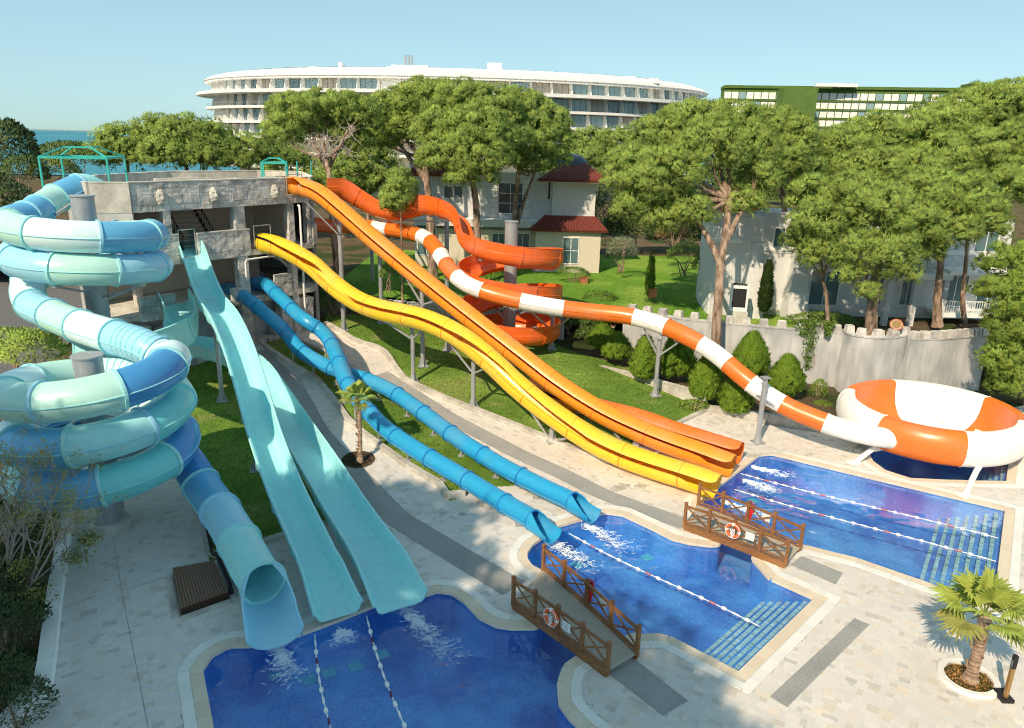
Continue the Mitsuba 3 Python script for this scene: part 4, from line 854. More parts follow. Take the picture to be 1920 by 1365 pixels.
pergola(np.array((-16.72, 52.50, 13.37)[:2]), .8, .8, 1.9, 14, 'small teal steel pergola frame on the right part of the tower roof', hip=.3)
for q, lb in (((-16.01, 53.00, 13.02), 'leftmost, beside the small pergola frame'), ((-15.59, 54.00, 13.00), 'middle one of three'), ((-14.87, 55.00, 12.98), 'rightmost one')):
    solo('roof_pole', cyl((q[0], q[1], 11.3), (q[0], q[1], 13.3), .05, sides=8), 'm_tealpaint', 'thin teal pole on the tower roof, ' + lb, 'pole', 'thin teal poles on the tower roof')
for k, s0 in (('amber', .95), ('yellow', 3.6)):
    z = 12.3 if k == 'amber' else 9.3
    f = thing('start_frame', f'thin steel hoop frame over the start of the {k} speed slide', 'frame')
    for s in (s0 - .6, s0 + .6): part(f, 'upright', cyl(fp(s, z - .9, .15), fp(s, z + .35, .15), .025, sides=8), 'm_galv')
    part(f, 'crossbar', cyl(fp(s0 - .6, z + .35, .15), fp(s0 + .6, z + .35, .15), .025, sides=8), 'm_galv')
f = thing('start_frame', 'thin steel hoop frame over the start of the narrow turquoise open slide', 'frame')
for s in (7.95, 8.95): part(f, 'upright', cyl(fp(s, 8.2, -.1), fp(s, 9.75, -.1), .03, sides=8), 'm_galv')
part(f, 'crossbar', cyl(fp(7.95, 9.75, -.1), fp(8.95, 9.75, -.1), .03, sides=8), 'm_galv')

# ---- steel posts under the slides
def post(base, top_z, label, r=.13, arms=(), foot=True):
    k = thing('support_post', label, 'post')
    x, y = base[:2]; z = h1(x, y) if base[2] < 3 else base[2]
    part(k, 'pole', cyl((x, y, z), (x, y, top_z), r, r, 16), 'm_galv', smooth=40)
    part(k, 'base_plate', bx((x, y, z + .03), (.6, .6, .05), 20), 'm_galv')
    ms = []
    for a in (0, 90, 180, 270):
        c, s = math.cos(math.radians(a + 20)), math.sin(math.radians(a + 20))
        v = np.array([[x + c * r, y + s * r, z + .05], [x + c * .28, y + s * .28, z + .05], [x + c * r, y + s * r, z + .55]]); o = np.array([-s, c, 0]) * .012
        ms.append(tm(np.vstack([v - o, v + o]), [[0, 1, 2], [5, 4, 3], [1, 4, 5], [1, 5, 2], [0, 2, 5], [0, 5, 3], [0, 3, 4], [0, 4, 1]]))
    for m in ms: part(k, 'gusset', m, 'm_galv')
    part(k, 'top_plate', bx((x, y, top_z + .02), (.42, .42, .05), 20), 'm_galv')
    for p, q, w in arms: part(k, 'arm', bar(p, q, w), 'm_galv')
    return k
def side_arms(x, y, zt, slide, r, drop=.75):
    """Arms from the post to the nearest two points of the slide above it."""
    P = slide; d = np.linalg.norm(P[:, :2] - np.array([x, y]), axis=1); i = int(np.argmin(d)); out = []
    for j in (i - 7, i + 7):
        if 0 <= j < len(P): out.append(((x, y, zt - drop - .3), P[j] - [0, 0, r + .04], .09))
    out.append(((x, y, zt - .1), P[i] - [0, 0, r + .02], .13))
    return out
def pst(base, top, slide, r, label, pr=.12):
    x, y = base[:2]; d = np.linalg.norm(slide[:, :2] - np.array([x, y]), axis=1); i = int(np.argmin(d)); zt = min(top[2], slide[i][2] - r - .05) if d[i] < .6 else top[2]
    post(base, zt, label, pr, side_arms(x, y, zt, slide, r))
pst((-14.91, 51.74, 2.40), (-14.89, 52.00, 5.92), YP, .55, 'grey steel post under the yellow slide, nearest the tower')
pst((-5.66, 40.28, 1.55), (-5.70, 40.30, 5.17), YP, .55, 'grey steel post under the first yellow hump, standing at the lawn kerb')
pst((-2.06, 37.67, 1.09), (-2.12, 37.70, 4.05), YP, .55, 'grey steel post under the middle of the yellow slide, beside the kerb')
pst((2.10, 34.64, 0.44), (2.03, 34.60, 1.50), YP, .55, 'short grey steel post under the lower yellow slide')
pst((-11.58, 48.94, 2.32), (-11.49, 49.20, 9.77), OP, .52, 'tallest grey steel post, under the upper part of the amber slide', .15)
pst((-9.32, 50.86, 2.39), (-8.56, 46.40, 8.46), OP, .52, 'second tall grey steel post under the amber slide, counted from the tower', .14)
pst((-5.39, 42.59, 1.81), (-5.42, 42.60, 7.03), OP, .52, 'grey steel post rising between the yellow and amber slides on the open lawn', .13)
pst((-4.15, 45.27, 2.09), (-4.25, 45.40, 5.43), OP, .52, 'grey steel post with gusseted foot under the amber slide near the red coil', .14)
pst((3.80, 38.13, 0.79), (3.64, 36.90, 1.97), OP, .52, 'short grey steel post under the lower amber slide')
pst((6.41, 34.60, 0.27), (6.23, 33.80, 1.07), OP, .52, 'stubby grey steel post near the lower end of the amber slide', .1)
pst((0.01, 42.44, 1.55), (0.05, 41.00, 3.05), OP, .52, 'short grey steel post where the amber slide passes the red coil', .1)
pst((2.59, 47.02, 1.84), (2.58, 47.00, 4.12), WP, .50, 'grey steel post by the low retaining wall under the orange and white tube', .13)
pst((8.44, 40.90, 0.87), (8.55, 41.00, 4.34), WP, .50, 'grey steel post on the lawn beside the rounded shrubs, under the striped tube', .125)
pst((13.00, 35.94, 0.11), (12.92, 36.00, 3.68), WP, .50, 'grey steel post on bare paving under the lower striped tube', .135)
pst((-4.97, 53.95, 2.41), (-4.54, 49.50, 10.32), RP, .62, 'grey steel post under the upper bend of the red orange slide', .16)
pst((-11.34, 58.42, 2.54), (-10.15, 52.50, 8.42), WP, .50, 'grey steel post under the shaded start of the striped tube', .14)
pst((-15.62, 37.44, 1.17), (-15.62, 37.40, 5.34), AP, .05, 'grey steel post under the narrow turquoise slide, on the left lawn', .12)
pst((-11.51, 30.64, 0.36), (-11.52, 30.60, 2.52), AP, .05, 'shorter grey steel post under the narrow turquoise slide, lower on the lawn', .11)
pst((-17.1, 36.6, 0), (-17.1, 36.6, 4.5), BPt, .1, 'grey post under the banked curve of the wide turquoise slide', .12)
pst((-22.2, 35.0, 0), (-22.2, 35.0, 3.6), BPt, .1, 'grey post under the wide turquoise slide, behind the spiral', .12)

# ================================================================ footbridges, ropes, small things
def bridge(a0, a1, b0, b1, label, n=4):
    """Near rail from a0 to a1, far rail from b0 to b1."""
    k = thing('footbridge', label, 'footbridge', 'wooden footbridges between the pools')
    a0, a1, b0, b1 = [np.array(p[:2]) for p in (a0, a1, b0, b1)]
    up = lambda t: .14 + .07 * (1 - (2 * t - 1) ** 2)
    A_ = lambda t: np.array([*(a0 + (a1 - a0) * t), up(t)]); B_ = lambda t: np.array([*(b0 + (b1 - b0) * t), up(t)])
    tt = np.linspace(0, 1, 13)
    for f, nm in ((A_, 'side_beam'), (B_, 'side_beam')):
        P = np.array([f(t) for t in tt]); part(k, nm, sweep(P, np.array([[-.06, -.16], [-.06, .10], [.06, .10], [.06, -.16]]), True, True), 'm_wood')
    m = 34
    for i in range(m):
        t0, t1 = (i + .04) / m, (i + .96) / m; d = .04
        v = np.array([A_(t0), A_(t1), B_(t1), B_(t0)]); c = (A_(t0) - B_(t0)); 
        v = v + np.array([0, 0, .085]); part(k, 'plank', tm(np.vstack([v, v - [0, 0, .04]]), np.vstack([quads([[0, 3, 2, 1]]), quads([[j, (j + 1) % 4, 4 + (j + 1) % 4, 4 + j] for j in range(4)])])), 'm_plank')
    Z = np.array([0, 0, 1.])
    for f in (A_, B_):
        for i in range(n + 1):
            p = f(i / n); part(k, 'post', bx(p + Z * .52, (.11, .11, 1.06), math.degrees(math.atan2(*(a1 - a0)[::-1]))), 'm_wood')
            part(k, 'post_cap', bx(p + Z * 1.07, (.13, .13, .04), math.degrees(math.atan2(*(a1 - a0)[::-1]))), 'm_wood')
        for i in range(n):
            p, q = f(i / n), f((i + 1) / n); d = (q - p) / np.linalg.norm(q - p) * .06; p, q = p + d, q - d
            part(k, 'top_rail', bar(p + Z * .92, q + Z * .92, .06, .09), 'm_wood')
            part(k, 'bottom_rail', bar(p + Z * .22, q + Z * .22, .05, .06), 'm_wood')
            s = np.cross(d, Z); s = s / np.linalg.norm(s) * .022
            part(k, 'cross_brace', bar(p + Z * .27 + s, q + Z * .86 + s, .04, .05), 'm_wood'); part(k, 'cross_brace', bar(p + Z * .86 - s, q + Z * .27 - s, .04, .05), 'm_wood')
    return A_, B_
pbr('m_plank', (.40, .36, .30), .8, .2, two=True)
A1, B1 = bridge((0.23, 21.24, -0.00), (3.00, 18.03, 0.00), (1.30, 23.32, 0.00), (3.99, 18.83, 0.00), 'wooden footbridge with crossed rails between the shaded pool and the middle pool')
A2, B2 = bridge((7.16, 26.80, 0.00), (10.34, 24.08, 0.00), (8.14, 28.58, 0.00), (11.30, 25.24, 0.00), 'wooden footbridge with crossed rails between the middle pool and the far pool')
def rail_item(f, t, side):
    p = f(t); q = f(min(t + .05, 1)); d = q - p; d[2] = 0; d /= np.linalg.norm(d); s = np.cross(d, [0, 0, 1.]) * side; return p, d, s
def lifebuoy(f, t, side, label):
    p, d, s = rail_item(f, t, side); c = p + s * .13 + np.array([0, 0, .62]); k = thing('lifebuoy', label, 'lifebuoy', 'orange lifebuoys hung on the footbridges')
    R, r = .25, .064
    for i in range(4):
        for a0, a1, m in ((i * 90 + 8, i * 90 + 82, 'm_ring'), (i * 90 - 8, i * 90 + 8, 'm_whitepaint')):
            P = [c + d * R * math.cos(math.radians(a)) + np.array([0, 0, R * math.sin(math.radians(a))]) for a in np.linspace(a0, a1, 9)]
            part(k, 'ring_section' if m == 'm_ring' else 'white_band', rod(P, r if m == 'm_ring' else r + .004, 12), m, smooth=40)
    L = [c + s * .05 + d * (R + .055) * math.cos(math.radians(a)) * (1 - .08 * math.sin(math.radians(4 * a)) ** 2) + np.array([0, 0, (R + .055) * math.sin(math.radians(a))]) for a in np.linspace(0, 360, 33)]
    part(k, 'grab_rope', rod(L, .012, 6), 'm_rope')
    part(k, 'coiled_line', rod([c + d * .10 * math.cos(a * 1.3) * (1 - a / 60) + s * (.04 + .01 * math.sin(a * 3)) + np.array([0, 0, .11 * math.sin(a) - .05]) for a in np.linspace(0, 18, 70)], .010, 6), 'm_rope')
lifebuoy(A1, .46, 1, 'orange lifebuoy hanging on the near rail of the left footbridge')
lifebuoy(A2, .50, 1, 'orange lifebuoy hanging on the near rail of the far footbridge')
def rescue(f, t, side, label):
    p, d, s = rail_item(f, t, side); c = p + s * .12 + np.array([0, 0, .55]); k = thing('rescue_float', label, 'rescue float', 'red rescue floats on the footbridge rails')
    L = np.array([c + np.array([0, 0, z]) + d * .03 * math.sin(z * 6) for z in np.linspace(-.38, .38, 12)])
    part(k, 'float', sweep(L, np.array([arc(1, 0, 345, 14) * [.14 * (1 - .5 * abs(z) ** 4), .075] for z in np.linspace(-1, 1, 12)]), True, False, fr=(np.tile([0, 0, 1.], (12, 1)), np.tile(d, (12, 1)), np.tile(s, (12, 1)))), 'm_red', smooth=True)
    part(k, 'strap', rod([L[-1], L[-1] + [0, 0, .12] + s * .03, L[-1] + [0, 0, .05] + d * .16, L[5] + d * .17 + s * .02], .018, 6), 'm_red')
rescue(B1, .50, -1, 'red rescue float hung on the far rail of the left footbridge')
rescue(B2, .50, -1, 'red rescue float hung on the far rail of the far footbridge')
def rail_sign(f, t, side, label):
    p, d, s = rail_item(f, t, side); c = p + s * .10 + np.array([0, 0, .62]); k = thing('rail_sign', label, 'sign', 'small white signs on the footbridge rails')
    az = math.degrees(math.atan2(d[1], d[0])); part(k, 'board', bx(c, (.34, .02, .30), az), 'm_whitepaint')
    for i, (w, z) in enumerate(((.24, .08), (.26, .02), (.22, -.04), (.18, -.09))): part(k, 'text_line', bx(c + s * .012 + np.array([0, 0, z]), (w, .004, .018), az), 'm_greyink')
pbr('m_greyink', (.38, .39, .42), .7, .2)
rail_sign(A1, .61, 1, 'small white sign on the near rail of the left footbridge'); rail_sign(B1, .64, -1, 'small white sign on the far rail of the left footbridge')
rail_sign(A2, .66, 1, 'small white sign on the near rail of the far footbridge'); rail_sign(B2, .66, -1, 'small white sign on the far rail of the far footbridge')

# lane ropes with floats
def lane(p, q, label, m1='m_rope', alt='m_redfloat'):
    k = thing('lane_rope', label, 'lane rope', 'float ropes across the pools')
    p, q = np.array([*p[:2], ZW + .03]), np.array([*q[:2], ZW + .03]); L = np.linalg.norm(q - p); t = (q - p) / L; n = int(L / .42)
    sd = np.cross(t, [0, 0, 1.]); bow = lambda u: sd * .10 * math.sin(u * math.pi * 1.7) 
    part(k, 'rope', rod([p + (q - p) * u + bow(u) for u in np.linspace(0, 1, 24)], .018, 6), m1)
    for i in range(1, n):
        u = i / n; c = p + (q - p) * u + bow(u); big_ = i % 2 == 0
        big_ = i % 2 == 0; alt_ = i % 6 == 3
        r, w = (.062, .08) if big_ else (.034, .14)
        part(k, 'float', rod([c - t * w, c - t * w * .8, c, c + t * w * .8, c + t * w], [r * .5, r * .95, r, r * .95, r * .5], 10), alt if alt_ else 'm_whitepaint', smooth=50)
pbr('m_redfloat', (.50, .17, .14), .5, .4); pbr('m_darkfloat', (.10, .02, .06), .5, .4)
lane((-6.04, 19.78, -0.00), (-3.3, 12.6, 0), 'white float rope in the shaded pool, the left of its two', alt='m_darkfloat')
lane((-4.60, 20.79, 0.00), (-1.2, 12.6, 0), 'white float rope in the shaded pool, the right of its two', alt='m_darkfloat')
lane((2.46, 26.46, 0.00), (8.28, 20.69, 0.00), 'white and red float rope across the middle pool')
lane((11.13, 32.54, 0.00), (20.01, 26.84, 0.00), 'white and red float rope in the far pool, the further of its two')
lane((10.37, 30.78, 0.00), (18.80, 25.03, 0.00), 'white and red float rope in the far pool, the nearer of its two')

# white water where the slides run out: strands and droplets
def splash(a, b, st, label):
    d = b - a; L = np.linalg.norm(d); t = d / L; s = np.array([-t[1], t[0]]); ms = []
    n = int(300 * st)
    V, Fc, off = [], [], 0
    for i in range(n):   # short curling strands of foam lying on the water
        u = rng.beta(1.2, 1.7) * 1.25; w = (.16 + .42 * u) * rng.normal(0, .45); c = a + t * L * u + s * w
        ang = math.atan2(t[1], t[0]) + rng.normal(0, .5 + 1.0 * u); ln = rng.uniform(.08, .34) * (1.15 - .4 * u); cu = rng.normal(0, 1.6); m = 6
        p = c.copy(); pts = []
        for j in range(m): pts.append(p.copy()); p = p + np.array([math.cos(ang), math.sin(ang)]) * ln / m; ang += cu / m
        pts = np.array(pts); wd = rng.uniform(.002, .009) * (1.5 - u * .8) * np.sin(np.linspace(.25, math.pi - .25, m)); dd = np.gradient(pts, axis=0); dd /= np.linalg.norm(dd, axis=1, keepdims=True) + 1e-9; nn = np.stack([-dd[:, 1], dd[:, 0]], 1)
        z = ripple(pts[:, 0], pts[:, 1]) + .02; h = wd * .5
        v = np.vstack([np.column_stack([pts + nn * wd[:, None], z - .012]), np.column_stack([pts, z + h]), np.column_stack([pts - nn * wd[:, None], z - .012])])
        f = quads([[j, j + 1, m + j + 1, m + j] for j in range(m - 1)] + [[m + j, m + j + 1, 2 * m + j + 1, 2 * m + j] for j in range(m - 1)])
        V.append(v); Fc.append(f + off); off += len(v)
    ico = trimesh.creation.icosphere(0, 1.0)
    for i in range(int(70 * st)):   # drops and froth lumps near the jet
        u = abs(rng.normal(0, .42)); w = (.13 + .3 * u) * rng.normal(0, .55); c = a + t * L * u + s * w
        r = rng.uniform(.004, .015) * (1.2 - .6 * min(u, 1)); z = float(ripple(np.array([c[0]]), np.array([c[1]]))[0]) + abs(rng.normal(0, .05)) * (1.2 - min(u, 1))
        V.append(np.asarray(ico.vertices) * [r * 1.5, r * 1.2, r * .8] + [*c, z]); Fc.append(np.asarray(ico.faces) + off); off += len(ico.vertices)
    k = fresh('splash_foam'); scene[k] = mikit.ply(tm(np.vstack(V), np.vstack(Fc)), 'm_foam', smooth=True); labels[k] = {'label': label, 'category': 'water splash', 'kind': 'stuff'}
for (a, b, st), nm in zip(SPLASH, ('the spiral tube mouth', 'the narrow turquoise slide', 'the wide turquoise slide', 'the nearer blue tube', 'the further blue tube', 'the yellow slide', 'the amber slide', 'the red orange slide')):
    splash(a, b, st * 1.25, f'white water foaming in the pool below the end of {nm}')

# slatted hatch, its curb and pipe
k = thing('slatted_hatch', 'low brown slatted wooden box on the shaded paving beside the spiral tube', 'hatch')
hc = np.array([(-11.80, 22.67, -0.00),(-10.54, 23.20, 0.00),(-9.33, 21.34, 0.00),(-10.52, 20.37, 0.00)])[:, :2]
part(k, 'box', extr(Polygon(hc), .02, .30), 'm_deckwood')
for i in range(15):
    u0, u1 = (i + .08) / 15, (i + .88) / 15; e = lambda u: (hc[0] + (hc[1] - hc[0]) * u, hc[3] + (hc[2] - hc[3]) * u)
    (p0, q0), (p1, q1) = e(u0), e(u1); part(k, 'slat', extr(Polygon([p0, p1, q1, q0]), .302, .345), 'm_deckslat')
pbr('m_deckslat', (.20, .115, .075), .55, .4)
for i in range(4):
    p, q = hc[i], hc[(i + 1) % 4]; o = (p + q) / 2 - hc.mean(0); o = o / np.linalg.norm(o) * .16
    part(k, 'curb', bar((*(p + o), .05), (*(q + o), .05), .2, .08), 'm_concrete')
solo('water_pipe', rod([(*(-13.43, 28.72, 0.00)[:2], .12), (*(-11.02, 24.11, 0.00)[:2], .14), (*(-10.75, 23.68, 0.00)[:2], .30), (*(-10.55, 23.48, 0.00)[:2], .42), (*(-9.40, 21.65, 0.00)[:2], .42), (*(-9.33, 21.56, 0.00)[:2], .1)], .075, 12), 'm_dark', 'black bent water pipe beside the slatted wooden box', 'pipe', smooth=50)
for a, b, lb in (((-15.79, 26.07, 0.00), (-13.14, 21.71, 0.00), 'narrow drain slot in the shaded paving, running from the column footing'), ((-13.14, 21.71, 0.00), (-9.35, 15.70, 0.00), 'narrow drain slot in the shaded paving, the lower length nearest the viewer'), ((-13.12, 21.74, 0.00), (-11.85, 22.63, 0.00), 'narrow drain slot running from the slatted box')):
    solo('drain_slot', bar((*a[:2], .012), (*b[:2], .012), .022, .012), 'm_mat', lb, 'drain', 'drain slots in the left paving')

# ---------------------------------------------------------------- leaves
class Leafs:
    """Collects triangles with a colour and a soft normal each and writes them as one mesh."""
    def __init__(s): s.v, s.c, s.n = [], [], []
    def add(s, tri, col, nrm=None):
        tri = np.asarray(tri).reshape(-1, 3); s.v.append(tri); s.c.append(np.repeat(np.asarray(col), 3, axis=0) if len(col) * 3 == len(tri) else col)
        t = tri.reshape(-1, 3, 3); f = np.cross(t[:, 1] - t[:, 0], t[:, 2] - t[:, 0]); f /= np.linalg.norm(f, axis=1, keepdims=True) + 1e-12
        if nrm is None: nrm = f
        else:
            f = f * np.sign((f * nrm).sum(1, keepdims=True) + 1e-9); nrm = unit(nrm + .38 * f)
        s.n.append(np.repeat(nrm, 3, axis=0))
    def put(s, k, name, mat, stuff=False, key=None):
        v = np.vstack(s.v); key = key or fresh(k + '__' + name)
        path = meshkit.write_ply(tm(v, np.arange(len(v)).reshape(-1, 3)), False, None, np.vstack(s.c), normals=np.vstack(s.n))
        scene[key] = {'type': 'ply', 'filename': path, 'face_normals': False, 'bsdf': {'type': 'ref', 'id': mat}}
        if stuff: labels.setdefault(key, {})['kind'] = 'stuff'
        return key
def unit(v): return v / (np.linalg.norm(v, axis=-1, keepdims=True) + 1e-9)
def jitter_cols(n, base, sd=.18, warm=.10, r=None):
    r = r or rng; b = np.array(base)[None] * np.exp(r.normal(0, sd, (n, 1))); return np.clip(b * (1 + r.normal(0, 1, (n, 1)) * np.array([[warm, warm * .3, -warm * .3]])), .004, .6)
def needle_tufts(L, pts, dirs, size, n, base, width=.028, spread=.9, sd=.16, nrm=None):
    """Sprays of needles at the points: n thin triangles each, fanned round the direction."""
    N = len(pts)
    d = unit(dirs)[:, None] + rng.normal(0, spread * .5, (N, n, 3)); d = unit(d)
    ln = size[:, None, None] * rng.uniform(.65, 1.15, (N, n, 1)); p = pts[:, None] + rng.normal(0, .10, (N, n, 3)) * size[:, None, None]
    side = unit(np.cross(d, rng.normal(0, 1, (N, n, 3)))) * width * rng.uniform(.7, 1.3, (N, n, 1))
    tri = np.stack([p - side, p + side, p + d * ln], 2)
    col = np.repeat(jitter_cols(N, base, sd)[:, None], n, 1) * rng.uniform(.85, 1.15, (N, n, 1))
    L.add(tri.reshape(-1, 3), col.reshape(-1, 3), None if nrm is None else np.repeat(unit(nrm), n, axis=0))
def leaf_quads(L, pts, dirs, size, base, aspect=.55, sd=.2, droop=.0, nrm=None):
    """Pointed leaves: two triangles each."""
    N = len(pts); d = unit(dirs + rng.normal(0, .45, (N, 3)) - [0, 0, droop]); s = unit(np.cross(d, rng.normal(0, 1, (N, 3)))); ln = size * rng.uniform(.6, 1.25, N)
    a, b = pts, pts + d * ln[:, None]; m = pts + d * ln[:, None] * .45; w = s * (ln * aspect * .5)[:, None]; up = np.cross(s, d) * (ln * .08)[:, None]
    tri = np.concatenate([np.stack([a, m + w + up, b], 1), np.stack([a, b, m - w + up], 1)], 1).reshape(-1, 3)
    col = jitter_cols(N, base, sd); L.add(tri, np.repeat(col, 2, axis=0), None if nrm is None else np.repeat(unit(nrm), 2, axis=0))
def rand_dirs(n): return unit(rng.normal(0, 1, (n, 3)))

def cypress_shrub(c, rx, h, label, base=(.16, .26, .035), n=2600):
    k = thing('conifer_shrub', label, 'shrub', 'clipped egg shaped conifers below the castle wall')
    part(k, 'stem', rod([(c[0], c[1], c[2] - .05), (c[0], c[1], c[2] + h * .6)], [.06, .02], 6), 'm_bark')
    L = Leafs(); m = n
    u = rng.random(m); a = rng.uniform(0, 2 * np.pi, m); prof = np.sin(np.pi * np.clip(u, 0, 1) ** .62) ** .6 * (1 - .25 * u)
    lob = 1 + .16 * np.sin(a * 9 + 2.5 * np.sin(u * 9)) + .16 * (meshkit.fbm(np.stack([a * 2, u * 7, a * 0 + c[0]], -1), 3, 2) - .5) * 2
    rr = rx * prof * lob * rng.uniform(.72, 1.04, m) ** .6
    P = np.stack([c[0] + rr * np.cos(a), c[1] + rr * np.sin(a), c[2] + .05 + u * h], -1); dirs = np.stack([np.cos(a) * .55, np.sin(a) * .55, 1.0 + 0 * a], -1)
    nn = np.stack([np.cos(a), np.sin(a), .25 + .9 * (u - .3)], -1) + rng.normal(0, .25, (m, 3)); needle_tufts(L, P, dirs, np.full(m, .24) * rng.uniform(.6, 1.5, m), 5, base, .035, .6, nrm=nn)
    L.put(k, 'foliage', 'm_needle')
SHRUBS = [((7.94, 42.35, 1.44), .80, 2.45, 3000), ((6.57, 44.69, 1.99), .88, 1.45, 2000), ((9.46, 42.54, 1.48), .40, 2.30, 1300), ((10.30, 42.87, 1.53), .78, 2.10, 2400), ((11.19, 40.29, 0.99), .92, 2.45, 3200), ((12.59, 38.99, 0.65), .84, 2.15, 2800), ((14.76, 43.76, 1.36), 1.05, 2.60, 3400), ((16.35, 41.83, 0.87), .98, 2.2, 3200), ((5.82, 46.30, 2.22), .9, 1.4, 1800), ((12.76, 43.67, 1.48), .62, 1.2, 1400)]
for (c, rx, h, n), lb in zip(SHRUBS, ['large egg shaped green conifer just left of the striped tube post', 'low rounded conifer second from the left end of the shrub row', 'narrow dark conifer just right of the striped tube post', 'egg shaped conifer right of the narrow dark one', 'large egg shaped conifer in the middle of the front row', 'egg shaped conifer at the right end of the front row', 'pointed large conifer behind the striped tube, before the castle wall', 'rounded conifer at the right, next to the ivy on the castle wall', 'low dark conifer at the left end of the shrub row', 'small conifer half hidden behind the front row']):
    cypress_shrub(c, rx, h, lb, n=n)

def bush(k, c, r, n, base, size=.12, name='foliage', aspect=.55, up=.35, mat='m_leaf'):
    """Leafy mound with radii r round c."""
    L = Leafs(); d = rand_dirs(n); d[:, 2] = np.abs(d[:, 2]) * 1.0 - .15; lump = .72 + .5 * meshkit.fbm(d * 2.2 + np.array([c[0], c[1], 0]), 3, 4)
    P = np.array(c) + d * np.array(r) * (lump * rng.uniform(.6, 1.02, n) ** .5)[:, None]
    leaf_quads(L, P, d + [0, 0, up], np.full(n, size), base, aspect, nrm=d + [0, 0, .35] + rng.normal(0, .25, (n, 3))); return L.put(k, name, mat)
def shrub(c, r, n, base, label, size=.12, group=None, stems=True, **kw):
    k = thing('shrub', label, 'shrub', group)
    bush(k, c, r, n, base, size, **kw)
    if stems:
        for i in range(4):
            e = np.array(c) + rng.normal(0, .45, 3) * np.array(r) + [0, 0, .2]; part(k, 'stem', rod([(c[0] + rng.normal(0, .06), c[1] + rng.normal(0, .06), c[2] - r[2] * .5 - .3), e], [.03, .012], 5), 'm_bark')
    return k

# ---------------------------------------------------------------- fan palms
def fan_palm(base, top, n, R, label, pot=None, seed=1, blades=20):
    k = thing('fan_palm', label, 'palm tree'); base, top = np.array(base, float), np.array(top, float)
    P = [base + (top - base) * u + np.array([.05 * math.sin(u * 3), 0, 0]) for u in np.linspace(0, 1, 16)]
    L_ = np.linalg.norm(top - base); rad = np.interp(np.linspace(0, 1, 16), [0, .06, .2, .8, 1], [.30, .22, .165, .15, .19]) * (R / 1.35)
    part(k, 'trunk', rod(P, rad, 14), 'm_palmtrunk', smooth=50)
    for i in range(26):   # old leaf bases round the upper trunk
        u = rng.uniform(.05, 1.0); a = rng.uniform(0, 6.28); p = base + (top - base) * u; r = float(np.interp(u, [0, .06, .2, .8, 1], [.30, .22, .165, .15, .19])) * (R / 1.35); o = np.array([math.cos(a), math.sin(a), 0])
        part(k, 'leaf_base', bar(p + o * (r - .02), p + o * (r + .05) + [0, 0, .12], .10, .03), 'm_palmtrunk')
    for i in range(n):
        el = math.radians(np.interp(i / (n - 1), [0, .25, .7, 1], [82, 50, 14, -24])); az = i * 2.399 + seed; d = np.array([math.cos(az) * math.cos(el), math.sin(az) * math.cos(el), math.sin(el)])
        pl = R * rng.uniform(.46, .66); hub = top + d * pl - np.array([0, 0, .10 * pl])
        part(k, 'leaf_stalk', rod([top + d * .05, top + d * pl * .6, hub], [.022, .016, .012], 5), 'm_stalk')
        L = Leafs(); side = unit(np.cross(d, [0, 0, 1.])); nrm = np.cross(side, d); fl = R * rng.uniform(.62, .78)
        base_c = jitter_cols(1, (.34, .43, .10) if i < n * .7 else (.30, .34, .11), .12)[0]
        for j in range(blades):
            th = math.radians(-118 + 236 * j / (blades - 1)); b = d * math.cos(th) + side * math.sin(th); ln = fl * (1 - .30 * abs(th) / 2.06) * rng.uniform(.92, 1.05); w = np.cross(nrm, b) * ln * .075
            p0, p1, p2 = hub, hub + b * ln * .55 + nrm * .02, hub + b * ln - np.array([0, 0, ln * rng.uniform(.12, .34)])
            f1 = nrm * ln * .035
            tri = [p0, p1 + w - f1, p1 + f1, p0, p1 + f1, p1 - w - f1, p1 + w - f1, p2, p1 + f1, p1 + f1, p2, p1 - w - f1]
            L.add(np.array(tri), np.tile(base_c * rng.uniform(.85, 1.15), (4, 1)))
        L.put(k, 'fan_leaf', 'm_needle')
    return k
pbr('m_stalk', (.20, .24, .07), .6, .3)
def palmtrunk_fn(p, n, uv):
    ring = noise(p.x * 2, p.y * 2, p.z * 17); f = fbm(p.x * 9, p.y * 9, p.z * 5, 3); return mix((.16, .10, .065), (.44, .32, .24), smoothstep(.2, .8, ring * .5 + f * .5))
pbr('m_palmtrunk', proc(palmtrunk_fn), .9, .15)
pm = np.array((-7.01, 31.61, 0.46)); fan_palm(pm, (-7.02, 31.75, 3.61), 17, .82, 'small fan palm with a slim trunk in a dark round bed by the grey mat', seed=.6, blades=18)
pr_ = np.array((13.77, 18.23, 0.00)); fan_palm(pr_, (13.60, 18.05, 2.43), 14, 1.28, 'fan palm with a thick brown trunk in the white ringed planter, bottom right', seed=2.2, blades=24)
